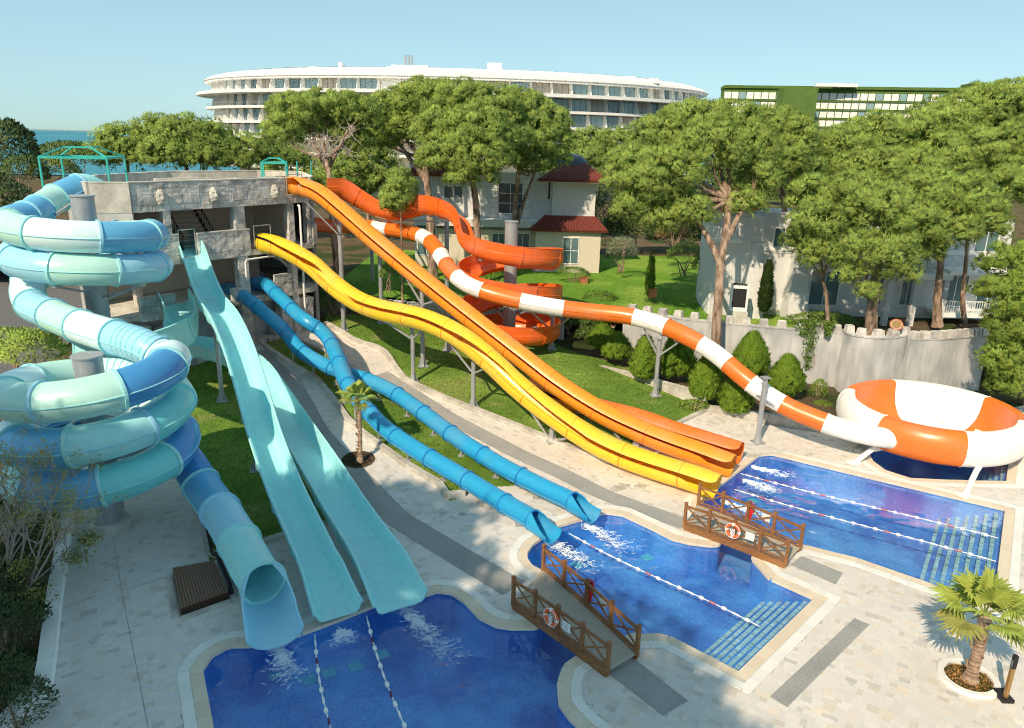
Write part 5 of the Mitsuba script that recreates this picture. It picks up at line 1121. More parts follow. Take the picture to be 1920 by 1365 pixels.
def round_planter(c, r, label, soil_mat, ring=True):
    k = thing('round_planter', label, 'planter'); z = h1(*c[:2])
    if ring: part(k, 'rim', place(lathe([(r - .16, z - .1), (r - .16, z + .10), (r + .02, z + .12), (r + .04, z - .1)], 40), (c[0], c[1], 0)), 'm_white', smooth=40)
    part(k, 'bed', place(lathe([(0.001, z + .07), (r - .2, z + .045), (r - .155, z + .02)], 32), (c[0], c[1], 0)) if ring else tm(np.column_stack([place(lathe([(0.001, 0), (r * .5, 0), (r, 0)], 32), (c[0], c[1], 0)).vertices[:, :2], hh(*place(lathe([(0.001, 0), (r * .5, 0), (r, 0)], 32), (c[0], c[1], 0)).vertices[:, :2].T) - .02]), lathe([(0.001, 0), (r * .5, 0), (r, 0)], 32).faces), 'm_soil')
    L = Leafs(); n = 520; a = rng.uniform(0, 6.28, n); q = (r - .22) * np.sqrt(rng.random(n)); P = np.stack([c[0] + q * np.cos(a), c[1] + q * np.sin(a), hh(c[0] + q * np.cos(a), c[1] + q * np.sin(a)) + (.07 if ring else 0)], -1)
    leaf_quads(L, P, rand_dirs(n) * [1, 1, .4] + [0, 0, .25], np.full(n, .09), soil_mat, .5); L.put(k, 'bark_mulch', 'm_leaf', stuff=True)
round_planter((*planter_right.centroid.coords[0], 0), .80, 'round planter with white rim and brown bark mulch around the bottom right palm', (.30, .16, .05))
round_planter((*planter_mid.centroid.coords[0], 0), .78, 'round dark soil bed cut in the paving around the small palm', (.06, .04, .025), ring=False)

# bollard lamp
k = thing('bollard_lamp', 'black and copper bollard lamp on a dark base plate, bottom right', 'lamp'); bl = np.array((14.31, 17.36, 0.00))
part(k, 'base', bx((bl[0] + .02, bl[1] + .22, .06), (.34, .52, .12), 0), 'm_dark')
part(k, 'shaft', bx((bl[0], bl[1] + .1, .62), (.10, .10, 1.0), 0), 'm_copper'); part(k, 'head', bx((bl[0], bl[1] + .1, 1.32), (.11, .11, .42), 0), 'm_dark'); part(k, 'lens', bx((bl[0] - .056, bl[1] + .1, 1.26), (.006, .08, .22), 0), 'm_glassh')

# ---------------------------------------------------------------- retaining walls, castle wall, garden
def rough_wall(name, label, line, h0, h1_, w, m, piece=1.6, group=None):
    k = thing(name, label, 'wall', group); L = resample(np.array(xy(*line)), piece)
    for a, b in zip(L[:-1], L[1:]):
        d = (b - a) * .004; z0 = min(h1(*a), h1(*b)) - .2; part(k, 'wall_block', bar((*(a + d), (z0 + h1_) / 2), (*(b - d), (z0 + h1_) / 2), w, h1_ - z0), m)
        part(k, 'coping_stone', bar((*(a + d), h1_ + .03), (*(b - d), h1_ + .03), w + .06, .06), m)
rough_wall('retaining_wall', 'long low grey retaining wall between the right lawn and the conifers', [(3.48, 46.49, 1.75), (7.18, 43.45, 1.27), (9.25, 41.52, 0.91), (11.13, 39.73, 0.57)], 0, 1.45, .25, 'm_concrete')
rough_wall('retaining_wall', 'low stone retaining wall behind the paving, left of the bowl', [(11.19, 39.60, 0.55), (13.93, 38.60, 0.29), (17.55, 37.46, 0.14), (20.65, 38.51, 0.18)], 0, .75, .3, 'm_concrete')
rough_wall('retaining_wall', 'stone retaining wall at the back of the lawn, below the garden of the white villa', [(-11, 54.5), (-5, 52.5), (0, 51.5), (3.5, 49.5)], 0, 3.4, .3, 'm_plaster')
CWL = [(7.65, 49.34, 4.15), (11.76, 46.92, 4.15), (16.17, 45.46, 4.15), (18.01, 44.95, 4.15), (20.61, 44.39, 4.15)]
TOWERL = [(20.61, 44.39, 4.15), (20.54, 43.08, 4.15), (21.64, 42.68, 4.15), (23.10, 43.07, 4.15), (24.29, 43.94, 4.15)]
CWR = [(23.98, 43.15, 4.15), (25.88, 43.45, 4.15), (29.57, 44.70, 4.15)]
cw = thing('castle_wall', 'grey rendered garden wall with castle battlements behind the conifers and the bowl', 'wall')
def crenel(line, top, step=1.05):
    L = resample(np.array(xy(*line)), .5)
    for a, b in zip(L[:-1], L[1:]): pass
    P = resample(np.array(xy(*line)), .9); z = np.linspace(-.3, top, 7)
    dd = np.gradient(P, axis=0); dd /= np.linalg.norm(dd, axis=1, keepdims=True); nn = np.stack([dd[:, 1], -dd[:, 0]], 1)
    v = []; n = len(P)
    for side in (1, -1):
        for zz in z: v.append(np.column_stack([P + nn * side * (.18 + .10 * (1 - zz / top)), np.full(n, zz)]))
    v = np.vstack(v); m = len(z); f = []
    for sidx in range(2):
        for i in range(m - 1):
            for j in range(n - 1): o = sidx * m * n; f.append([o + i * n + j, o + i * n + j + 1, o + (i + 1) * n + j + 1, o + (i + 1) * n + j])
    for j in range(n - 1): f.append([(m - 1) * n + j, (m - 1) * n + j + 1, (2 * m - 1) * n + j + 1, (2 * m - 1) * n + j])
    for j in (0, n - 1):
        for i in range(m - 1): f.append([i * n + j, (i + 1) * n + j, m * n + (i + 1) * n + j, m * n + i * n + j])
    mesh = tm(v, quads(f)); mesh = wobble(mesh, .012, 2.0, 5)
    part(cw, 'wall_face', mesh, 'm_plaster', smooth=60)
    R = resample(np.array(xy(*line)), step); 
    part(cw, 'string_course', cat([bar((*a, top + .04), (*b, top + .04), .46, .08) for a, b in zip(P[:-1], P[1:])]), 'm_plaster')
    for a, b in zip(R[:-1], R[1:]):
        c = (a + b) / 2; az = math.degrees(math.atan2(*(b - a)[::-1])); q = manifold3d.Manifold.hull_points(np.array([[x * (.30 - .07 * (z > .3)), y * (.24 - .04 * (z > .3)), z] for x in (-1, 1) for y in (-1, 1) for z in (0., .36, .44)]).astype(np.float32))
        me = q.to_mesh(); part(cw, 'merlon', place(tm(me.vert_properties[:, :3], me.tri_verts), (c[0], c[1], top + .07), az), 'm_stone')
crenel(CWL, 4.05); crenel(TOWERL, 4.2, 1.1); crenel(CWR, 4.05, .62)
# upper garden
ug = Polygon(xy(*CWL) + xy(*TOWERL[1:]) + xy(*CWR) + [(36, 44), (60, 50), (70, 150), (-60, 150), (-60, 62), (-16, 60), (-11, 54.6), (-5, 52.7), (0, 51.7), (3.4, 49.8), (5.56, 50.75, 3.40)[:2]]).buffer(0)
def gz(x, y): return 3.4 + .6 * np.clip((np.asarray(y) - 52) / 6, 0, 1) + .0 * np.asarray(x)
struct('garden_lawn', sheet(ug.intersection(sbox(-14, 40, 19.5, 76)), gz, 1.2), 'm_lawn', smooth=True)
struct('garden_ground', sheet(ug.difference(sbox(-14, 40, 19.5, 76)), gz, 2.5), 'm_soil', smooth=True)
for q_, lb in (((13.12, 24.35, 0.00), 'left of the two'), ((14.30, 23.35, 0.00), 'right of the two')):
    solo('depth_marker', bx((q_[0], q_[1], .034), (.30, .16, .012), -33), 'm_whitepaint', 'small white depth plate on the near edge of the far pool, ' + lb, 'sign', 'depth plates')
k = thing('air_conditioner', 'white air conditioning unit with a dark grille, on a plinth beside the villa wall', 'air conditioner'); q = np.array((15.29, 49.20, 4.29)); part(k, 'plinth', bx((q[0], q[1], (3.3 + q[2]) / 2), (1.3, 1.0, q[2] - 3.3), -14), 'm_concrete')
part(k, 'casing', bx(q + [0, 0, .9], (1.15, .85, 1.75), -14), 'm_whitepaint')
part(k, 'grille', bx(q + [-.11, -.43, .95], (.86, .06, 1.25), -14), 'm_dark')
for i in range(8): part(k, 'grille_bar', bx(q + [-.12, -.47, .42 + i * .15], (.84, .03, .02), -14), 'm_iron')
part(k, 'fan_guard', bx(q + [0, 0, 1.79], (.9, .65, .05), -14), 'm_iron')
for px, lb in (((10.39, 54.52, 4.00), 'small terracotta block on the lawn behind the castle wall, beside the young cypress'), ((5.70, 59.63, 3.90), 'small terracotta planter box on the grass near the red orange coil')):
    k = thing('terracotta_block', lb, 'planter'); part(k, 'body', bx(np.array(px) + [0, 0, .3], (.55, .5, .6), 12), 'm_terracotta'); part(k, 'lid', bx(np.array(px) + [0, 0, .62], (.62, .56, .05), 12), 'm_terracotta')
k = thing('round_floodlight', 'round orange rimmed floodlight tilted on top of the castle wall', 'lamp'); q = np.array((23.06, 43.24, 4.90))
dv = unit(np.array([-.2, -.75, .65])); s1 = unit(np.cross(dv, [0, 0, 1.])); s2 = np.cross(s1, dv)
def disc(c, r, d, th, m, nm):
    part(k, nm, rod([c, c + d * th], r, 24), m, smooth=40)
disc(q, .36, dv, .10, 'm_whitepaint', 'housing'); part(k, 'rim', rod([q + dv * .1 + (s1 * math.cos(a) + s2 * math.sin(a)) * .34 for a in np.linspace(0, 6.2832, 25)], .05, 8), 'm_terracotta', smooth=40); disc(q + dv * .1, .27, dv, .02, 'm_copper', 'reflector')
part(k, 'bracket', bar(q - dv * .02, q - np.array([0, -.05, .62]), .08), 'm_galv')

# ================================================================ villas and hotels
def roof_tiles(k, p00, p10, p01, p11, holder='roof', m='m_roof', rows=None, w=.26, cap=300):
    """Pantile ridges on a roof plane: p00-p10 the eave, p01-p11 the ridge side."""
    p00, p10, p01, p11 = [np.array(p, float) for p in (p00, p10, p01, p11)]
    n = max(2, int(np.linalg.norm(p10 - p00) / w)); nrm = np.cross(p10 - p00, p01 - p00); nrm /= np.linalg.norm(nrm); nrm *= np.sign(nrm[2])
    base = fresh(f'{k}__{holder}'); v = np.array([p00, p10, p11, p01]); 
    scene[base] = mikit.ply(tm(np.vstack([v + nrm * .02, v - nrm * .14]), np.vstack([quads([[0, 1, 2, 3]]), quads([[j, (j + 1) % 4, 4 + (j + 1) % 4, 4 + j] for j in range(4)]), quads([[7, 6, 5, 4]])])), m)
    for i in range(n):
        u = (i + .5) / n; a, b = p00 + (p10 - p00) * u, p01 + (p11 - p01) * u
        if np.linalg.norm(b - a) < .2: continue
        L = np.linspace(0, 1, max(2, int(np.linalg.norm(b - a) / .45) + 1)); P = np.array([a + (b - a) * t + nrm * (.03 + (.03 if j % 2 else 0)) for j, t in enumerate(np.repeat(L, 2)[1:-1])])
        part(base, 'tile_row', rod(P, w * .36, 6), m, smooth=40)
def wbox(k, nm, x0, x1, y0, y1, z0, z1, m, az=0, o=None):
    o = np.array([(x0 + x1) / 2, (y0 + y1) / 2]) if o is None else o
    return part(k, nm, bx(((x0 + x1) / 2, (y0 + y1) / 2, (z0 + z1) / 2), (x1 - x0, y1 - y0, z1 - z0), az), m)
def window(k, c, w, h, ax, out, nx, nz, m='m_glass', fm='m_whitepaint', fw=.08):
    """A framed window on a wall: c its centre on the wall face, ax along the wall, out the outward normal."""
    c, ax, out = np.array(c, float), np.array(ax, float), np.array(out, float); Z = np.array([0, 0, 1.])
    b = fresh(f'{k}__window'); azd = math.degrees(math.atan2(ax[1], ax[0]))
    scene[b] = mikit.ply(bx(c + out * .004, (w, .03, h), azd), 'm_dark')
    for i in range(nx):
        for j in range(nz): part(b, 'pane', bx(c + out * .022 + ax * (w * ((i + .5) / nx - .5)) + Z * h * ((j + .5) / nz - .5), (w / nx - .02, .03, h / nz - .02), azd), m)
    for s in (-1, 1):
        part(b, 'frame', bx(c + out * .03 + ax * s * (w / 2 + fw / 2), (fw, .10, h + 2 * fw), azd), fm); part(b, 'frame', bx(c + out * .03 + Z * s * (h / 2 + fw / 2), (w, .10, fw), azd), fm)
    for i in range(1, nx): part(b, 'glazing_bar', bx(c + out * .04 + ax * w * (i / nx - .5), (.05, .06, h), azd), fm)
    for j in range(1, nz): part(b, 'glazing_bar', bx(c + out * .038 + Z * h * (j / nz - .5), (w, .05, .05), azd), fm)

# ---- white villa behind the red orange coil
v1 = thing('villa', 'white two storey villa with dark red tiled roofs behind the red orange coil', 'house')
X = np.array([1., 0, 0]); OUT = np.array([0, -1., 0])
g0 = 3.95
xl, xr = (3.23, 66.00, 9.89)[0], (6.97, 66.00, 9.98)[0]; ze = (5.19, 66.00, 11.85)[2]; zl = (5.28, 64.50, 7.70)[2]
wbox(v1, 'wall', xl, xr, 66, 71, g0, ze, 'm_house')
wbox(v1, 'wall', xl - 1.4, xr + .5, 64.6, 65.98, g0, zl, 'm_houseb')
roof_tiles(v1, (xl - 1.8, 64.1, zl), (xr + 1.1, 64.1, zl), (xl - .6, 66.0, zl + 1.0), (xr + .1, 66.0, zl + 1.0))
roof_tiles(v1, (xl - 1.8, 66.0, zl), (xl - 1.8, 64.1, zl), (xl - .5, 66.02, zl + 1.0), (xl - .6, 65.98, zl + 1.0))
roof_tiles(v1, (xl - 1.4, 64.8, ze + .02), (xr + 1.0, 64.8, ze + .02), (xl + 1.2, 68.5, ze + 1.5), (xr - 1.2, 68.5, ze + 1.5))
roof_tiles(v1, (xr + 1.0, 64.8, ze), (xr + 1.0, 72.2, ze), (xr - 1.2, 68.5, ze + 1.5), (xr - 1.2, 68.6, ze + 1.5))
wbox(v1, 'eave_board', xl - 1.3, xr + .9, 64.9, 71, ze - .16, ze - .02, 'm_cream')
for s in (xl - .35, xr + .25): part(v1, 'eave_bracket', bar((s, 65.9, ze - 1.6), (s, 65.1, ze - .2), .16), 'm_iron')
x2, x3 = (-9.09, 69.00, 8.41)[0], xl - .02
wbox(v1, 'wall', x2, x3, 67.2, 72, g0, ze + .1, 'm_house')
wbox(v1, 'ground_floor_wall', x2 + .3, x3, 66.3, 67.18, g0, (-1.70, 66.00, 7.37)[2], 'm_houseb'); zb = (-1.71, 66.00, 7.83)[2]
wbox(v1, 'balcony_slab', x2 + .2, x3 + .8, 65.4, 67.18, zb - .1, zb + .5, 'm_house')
wx, wz = (-0.49, 67.00, 10.10)[0], (-0.49, 67.00, 10.10)[2]
window(v1, (wx, 67.2, wz), 2.1, 2.6, X, OUT, 2, 3)
for s in (-1, 1):
    for j in range(8): part(v1, 'quoin', bx((wx + s * (1.35 + .08 * (j % 2)), 67.16, wz - 1.5 + j * .42), (.38 + .16 * (j % 2), .1, .34), 0), 'm_whitepaint')
for px, py, w, h, yy in ((-5.59, 10.53, 1.6, 1.0, 67.2), (-1.45, 6.39, 1.1, 1.3, 66.3), (0.70, 6.44, 1.1, 1.3, 66.3), (4.90, 5.92, 1.3, 2.2, 64.6), (-7.91, 6.33, 1.6, 2.6, 66.3)):
    window(v1, (px, yy, py), w, h, X, OUT, 2, 1 if h < 2 else 2, 'm_glassh')
roof_tiles(v1, (x2 - .6, 66.2, ze + .15), (x2 + 4.6, 66.2, ze + .15), (x2 + 1.2, 69.5, ze + 2.2), (x2 + 3.4, 69.5, ze + 2.2))
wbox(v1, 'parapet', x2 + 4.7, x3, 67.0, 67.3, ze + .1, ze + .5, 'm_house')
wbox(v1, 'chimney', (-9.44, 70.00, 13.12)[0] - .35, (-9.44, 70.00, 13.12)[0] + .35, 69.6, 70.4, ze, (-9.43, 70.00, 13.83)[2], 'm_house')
part(v1, 'roof_dome', place(lathe([(1.6, 0), (1.5, .35), (1.1, .75), (.5, .95), (.01, 1.0)], 24), ((4.86, 69.00, 13.47)[0], 69, ze + 1.2)), 'm_slate', smooth=40)
pbr('m_slate', (.06, .085, .11), .5, .4, two=True)
# ---- the white villa on the right, half hidden by pines
v2 = thing('villa', 'white villa half hidden by the pines on the right, with balconies and a columned porch', 'house')
gv = 3.35
xa, xb = (14.04, 52.00, 7.55)[0], (17.30, 52.00, 7.63)[0]
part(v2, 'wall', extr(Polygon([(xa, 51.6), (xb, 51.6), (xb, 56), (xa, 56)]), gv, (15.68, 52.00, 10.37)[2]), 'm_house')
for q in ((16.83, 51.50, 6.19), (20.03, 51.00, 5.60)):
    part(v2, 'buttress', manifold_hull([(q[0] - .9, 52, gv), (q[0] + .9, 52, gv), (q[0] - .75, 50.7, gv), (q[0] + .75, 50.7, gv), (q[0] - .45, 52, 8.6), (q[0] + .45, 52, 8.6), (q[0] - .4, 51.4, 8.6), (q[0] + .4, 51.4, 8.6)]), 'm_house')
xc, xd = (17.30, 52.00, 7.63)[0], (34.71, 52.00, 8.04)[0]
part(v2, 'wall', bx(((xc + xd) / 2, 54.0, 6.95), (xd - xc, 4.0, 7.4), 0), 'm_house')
part(v2, 'string_course', bx(((xc + xd) / 2, 51.96, (25.30, 52.00, 8.19)[2]), (xd - xc, .16, .3), 0), 'm_whitepaint')
for px, py, w, h in ((22.14, 5.46, 2.0, 2.4), (25.77, 5.35, 1.0, 1.9), (28.07, 5.29, 0.9, 1.8), (31.46, 5.49, 1.6, 2.2), (33.85, 4.97, 1.5, 2.2), (21.53, 9.59, 1.6, 1.7), (27.34, 9.36, 1.6, 2.0), (32.98, 9.12, 1.5, 2.2), (18.85, 8.79, 1.4, 1.6)):
    window(v2, (px, 52.0, py), w, h, X, OUT, 2, 1, 'm_glassh')
px0, px1 = (25.30, 50.00, 5.92)[0], (29.56, 50.00, 6.02)[0]; zp = (27.32, 50.00, 6.86)[2]
part(v2, 'porch_roof', bx(((px0 + px1) / 2, 50.6, zp), (px1 - px0, 2.6, .36), 0), 'm_whitepaint')
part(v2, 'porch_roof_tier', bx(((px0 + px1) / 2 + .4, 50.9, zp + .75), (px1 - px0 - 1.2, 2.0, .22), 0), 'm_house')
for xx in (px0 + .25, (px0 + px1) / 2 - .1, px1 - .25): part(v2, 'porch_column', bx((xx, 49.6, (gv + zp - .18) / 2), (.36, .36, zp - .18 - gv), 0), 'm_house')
for zt in ((32.18, 50.00, 7.12)[2], (31.77, 49.50, 4.13)[2]):
    b0, b1 = (29.64, 50.00, 7.50)[0], (33.53, 50.00, 7.59)[0]
    part(v2, 'balcony_slab', bx(((b0 + b1) / 2, 50.9, zt), (b1 - b0, 2.1, .26), 0), 'm_whitepaint')
    part(v2, 'balcony_rail', bar((b0, 49.9, zt + 1.0), (b1, 49.9, zt + 1.0), .06), 'm_whitepaint')
    for xx in np.arange(b0 + .08, b1, .16): part(v2, 'baluster', bar((xx, 49.9, zt + .13), (xx, 49.9, zt + .98), .03), 'm_whitepaint')
qx = (15.37, 53.00, 11.74)
roof_tiles(v2, (qx[0] - 1.7, 51.4, qx[2] - .8), (qx[0] + 1.4, 51.4, qx[2] - .8), (qx[0] - .8, 53.2, qx[2] + .3), (qx[0] + .5, 53.2, qx[2] + .3), m='m_roofo')
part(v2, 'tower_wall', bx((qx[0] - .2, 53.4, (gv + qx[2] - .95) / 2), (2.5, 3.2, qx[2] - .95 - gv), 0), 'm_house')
bz = (13.82, 51.00, 9.71)[2]; part(v2, 'balcony_rail', bar((xa - .5, 50.8, bz), (xa + 1.4, 50.8, bz), .06), 'm_whitepaint')
for xx in np.arange(xa - .5, xa + 1.4, .17): part(v2, 'baluster', bar((xx, 50.8, bz - .85), (xx, 50.8, bz - .03), .035), 'm_whitepaint')
part(v2, 'balcony_slab', bx((xa + .45, 51.15, bz - .95), (2.1, .9, .18), 0), 'm_whitepaint')

# ---- the elliptical white hotel
ho = thing('elliptical_hotel', 'long curved white hotel with stacked balcony bands rising behind the pines', 'hotel')
HC, HA, HB = np.array([-16.5, 216.0]), 66.5, 44.0
HZ = -2.3
def ell(t, da=0.0): return np.array([HC[0] + (HA + da) * math.cos(t), HC[1] + (HB + da) * math.sin(t)])
NB = 46; TT = np.linspace(math.pi * .955, math.pi * 2.045, NB + 1)
def band(da0, da1, z0, z1, m, nm, n=120):
    z0, z1 = z0 + HZ, z1 + HZ; tt = np.linspace(0, 2 * math.pi, n + 1)[:-1]; o = np.array([ell(t, da1) for t in tt]); i = np.array([ell(t, da0) for t in tt])
    v = np.vstack([np.column_stack([a, np.full(n, z)]) for a, z in ((o, z0), (o, z1), (i, z1), (i, z0))]); f = []
    for r in range(4):
        for k_ in range(n): f.append([r * n + k_, r * n + (k_ + 1) % n, ((r + 1) % 4) * n + (k_ + 1) % n, ((r + 1) % 4) * n + k_])
    part(ho, nm, tm(v, quads(f)), m, smooth=30)
H0 = 14.5; FH = 3.42; zs_ = [27.0 - FH * i for i in range(5)]   # underside of the wide slab and the floors below
def curved_roof():
    n = 120; tt = np.linspace(0, 2 * math.pi, n + 1)[:-1]; prof = [(r_, z_ + HZ) for r_, z_ in [(1.2, 30.15), (1.5, 30.35), (.6, 31.1), (-2.5, 32.0), (-8, 32.9), (-18, 33.2), (-30, 33.25)]]
    v = np.vstack([np.column_stack([np.array([ell(t, d) for t in tt]), np.full(n, z)]) for d, z in prof]); f = [[r * n + k_, r * n + (k_ + 1) % n, (r + 1) * n + (k_ + 1) % n, (r + 1) * n + k_] for r in range(len(prof) - 1) for k_ in range(n)]
    part(ho, 'roof', tm(v, quads(f)), 'm_hotelwhite', smooth=40)
curved_roof(); band(-6, 1.2, 29.9, 30.14, 'm_whitepaint', 'eave')
band(-6, 3.4, 26.75, 27.15, 'm_whitepaint', 'wide_slab'); band(2.6, 3.4, 27.152, 27.45, 'm_whitepaint', 'parapet')
for i in range(1, 6):
    z = 27.0 - FH * i; band(-6, 1.3, z - .14, z + .1, 'm_whitepaint', 'floor_slab'); band(1.12, 1.3, z + .102, z + .42, 'm_whitepaint', 'parapet')
band(-6.5, -6.0, 2, 30, 'm_houseb', 'inner_wall')
win_i = 0
pbr('m_hglass', (.22, .33, .37), .1, .9, two=True); pbr('m_hglass2', (.12, .19, .22), .1, .9, two=True); pbr('m_curtain', (.42, .40, .36), .6, .3, two=True)
for fl in range(6):
    zb_, zt_ = (27.16, 29.88) if fl == 0 else (27.0 - FH * fl + .11, 27.0 - FH * (fl - 1) - .26)
    zb_, zt_ = zb_ + HZ, zt_ + HZ
    for b in range(NB):
        if fl >= 4 and 12 < b < 34: continue      # hidden by the pines
        t0, t1 = TT[b], TT[b + 1]; p, q = ell(t0, -1.6), ell(t1, -1.6); d = (q - p); L = np.linalg.norm(d); d /= L; az = math.degrees(math.atan2(d[1], d[0])); c = (p + q) / 2
        blank = (fl == 0 and b in (20, 21)) or (fl == 4 and b > 33)
        wn = part(ho, 'window' if not blank else 'blank_panel', bx((*c, (zb_ + zt_) / 2), (L * .92, .1, zt_ - zb_ - .1), az), ['m_hglass', 'm_hglass', 'm_hglass2', 'm_hglass2', 'm_curtain'][int(rng.integers(5))] if not blank else 'm_whitepaint')
        # white dividing wall between the balconies, with a sloping front edge
        o0, o1 = ell(t0, -1.62), ell(t0, .1); u = np.array([-(o1 - o0)[1], (o1 - o0)[0]]); u = u / np.linalg.norm(u) * .09; om = ell(t0, -.5)
        if fl > 0: om = ell(t0, -.7)
        v = np.array([[*(a + s * u), z] for s in (-1, 1) for a, z in ((o0, zb_), (o1, zb_), (om, zt_), (o0, zt_))])
        part(ho, 'balcony_divider', tm(v, np.vstack([quads([[0, 1, 2, 3]]), quads([[7, 6, 5, 4]]), quads([[j, (j + 1) % 4, 4 + (j + 1) % 4, 4 + j] for j in range(4)])])), 'm_whitepaint')
        if not blank and fl < 4:
            for g in (.3, .62): part(wn, 'mullion', bx((*(p + (q - p) * g), (zb_ + zt_) / 2), (.07, .16, zt_ - zb_ - .1), az), 'm_iron')
        if fl > 0:
            r0, r1 = ell(t0, 1.2), ell(t1, 1.2); part(ho, 'balcony_rail', bar((*r0, zb_ + 1.02), (*r1, zb_ + 1.02), .06), 'm_galv')
for px, pz, w, h in ((-5.67, 31.98, 3.4, 2.6), (-40.59, 30.98, 6, 1.0), (-48.14, 30.82, 1.5, 1.6), (-29.90, 31.45, 2, 1.2), (-25.50, 31.55, 8.5, 1.6), (-41.80, 31.89, 0.9, 1.4), (26.04, 30.57, 2.6, 0.9), (31.72, 30.34, 2, 0.8), (-0.39, 31.40, 3.5, 0.8)):
    part(ho, 'roof_plant', bx((px, 186, pz - 1.1), (w, 3, h + .3), 0), 'm_whitepaint')
for px, pz in ((-26.73, 32.69), (-25.98, 32.70), (-25.23, 32.72)): part(ho, 'roof_flue', cyl((px, 186, pz - 3), (px, 186, pz + 1.0), .22, sides=10), 'm_galv')
# ---- the green framed hotel
gh = thing('green_hotel', 'green framed hotel block with rows of white panels behind the right hand pines', 'hotel')
ga, gb = np.array((68.71, 262.00, 30.64)[:2]), np.array((149.26, 250.00, 32.74)[:2]); gd = (gb - ga); GL = np.linalg.norm(gd); gd /= GL; gaz = math.degrees(math.atan2(gd[1], gd[0])); gn = np.array([gd[1], -gd[0]])
ztop = 33.6
part(gh, 'wall', bx((*((ga + gb) / 2 - gn * 5), (ztop - 2) / 2), (GL, 9.7, ztop + 2), gaz), 'm_green')
part(gh, 'cornice', bx((*((ga + gb) / 2 - gn * 4.8), ztop + .35), (GL + .4, 10.6, .9), gaz), 'm_green')
for r in range(6):
    z = ztop - 1.5 - r * 2.75
    for cix in range(34):
        if r >= 4 and not (8 < cix < 14): continue
        c = ga + gd * (GL * (cix + .5) / 34)
        dk = rng.random() < .15
        part(gh, 'window' if dk else 'white_panel', bx((*(c - gn * .08), z - .85), (GL / 34 * .90, .5, 2.1), gaz), 'm_hglass' if dk else 'm_whitepaint')
        part(gh, 'mullion', bx((*(c + gd * GL / 68 + gn * .15), z - .85), (.18, .5, 2.74), gaz), 'm_green')
    part(gh, 'floor_band', bx((*((ga + gb) / 2 + gn * .2), z - 2.26), (GL, .7, .5), gaz), 'm_green')
for xa_, xb_, zt_ in ((84.34, 94.65, 33.11), (143.84, 152.44, 35.83)):
    part(gh, 'stair_tower', bx(((xa_ + xb_) / 2, 252, (zt_ - 2) / 2), (xb_ - xa_, 11, zt_ + 2), gaz), 'm_green')
for px, w in ((98.84, 6), (103.06, 3), (106.45, 5)): part(gh, 'roof_plant', bx((px, 254, ztop + .9), (w, 3, 1.0), gaz), 'm_whitepaint')

# ================================================================ trees and plants
ICO = trimesh.creation.icosphere(0, 1.0)
PINE = (.285, .385, .10)
def px2m(r, Y): return r * Y / 1380.0
def crown(k, blobs, base=PINE, lump=.62, tuft=.27, needles=10, density=1.25, inner=.10, width=.0125, name='foliage_clump'):
    """blobs: (centre, rx, rz). Each is a cloud of rounded lumps set with sprays of needles."""
    for c, rx, rz in blobs:
        c = np.array(c, float); L = Leafs(); R = np.array([rx, rx * .95, rz]); area = 4 * math.pi * ((rx * rx) ** 1.6 / 3 + 2 * (rx * rz) ** 1.6 / 3) ** (1 / 1.6)
        n = max(9, int(area / (1.95 * lump * lump)))
        i = np.arange(n) + .5; ph = np.arccos(1 - 2 * i / n); th = math.pi * (1 + 5 ** .5) * i + rng.uniform(0, 6)
        d = np.stack([np.cos(th) * np.sin(ph), np.sin(th) * np.sin(ph), np.cos(ph)], -1) + rng.normal(0, .16, (n, 3)); d = unit(d)
        d = d[d[:, 2] > -.45]; f = rng.uniform(.78, 1.04, (len(d), 1)); P = c + d * np.maximum(R - lump * .12, R * .6) * f
        lr = lump * rng.uniform(.72, 1.25, len(d)); m = max(6, int(30 * density))
        iv, ifc = np.asarray(ICO.vertices), np.asarray(ICO.faces)
        for p, dd, r in zip(P, d, lr):   # a solid core in every lump, darker than the needles set over it
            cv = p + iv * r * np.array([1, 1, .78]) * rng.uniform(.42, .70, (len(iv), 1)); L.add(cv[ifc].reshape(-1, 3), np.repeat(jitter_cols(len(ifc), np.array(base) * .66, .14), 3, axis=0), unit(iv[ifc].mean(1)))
            q = unit(rand_dirs(m) + dd * .75 + [0, 0, .45]); pts = p + q * r * np.array([1, 1, .78]) * rng.uniform(.80, .95, (m, 1)); tone = np.array(base) * math.exp(rng.normal(0, .10))
            needle_tufts(L, pts, q + [0, 0, .45], np.full(m, tuft) * rng.uniform(.75, 1.2, m), needles, tone, width, .9, nrm=q * .9 + dd * .35 + [0, 0, .1] + rng.normal(0, .18, (m, 3)))
        mi_ = int(len(d) * m * inner); q = rand_dirs(mi_); pts = c + q * R * rng.uniform(.15, .85, (mi_, 1)); needle_tufts(L, pts, q + [0, 0, .3], np.full(mi_, tuft * 2.2), 5, base, width * 3.0, 1.2, nrm=q)
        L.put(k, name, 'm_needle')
def limbs(k, start, blobs, r0, nm='limb', twigs=3):
    start = np.array(start, float)
    for c, rx, rz in blobs:
        c = np.array(c, float); mid = start + (c - start) * .5 + rng.normal(0, .25, 3) - [0, 0, .06 * np.linalg.norm(c - start)]; e = c - [0, 0, rz * .2]
        P = spline([start, mid, e], .5); part(k, nm, rod(P, np.linspace(r0, r0 * .3, len(P)), 8), 'm_bark', smooth=60)
        for _ in range(twigs):
            t = e + rand_dirs(1)[0] * np.array([rx, rx, rz]) * .75; part(k, 'branch', rod([P[len(P) * 2 // 3], (P[len(P) * 2 // 3] + t) / 2 + rng.normal(0, .12, 3), t], [r0 * .32, r0 * .2, r0 * .08], 6), 'm_bark')
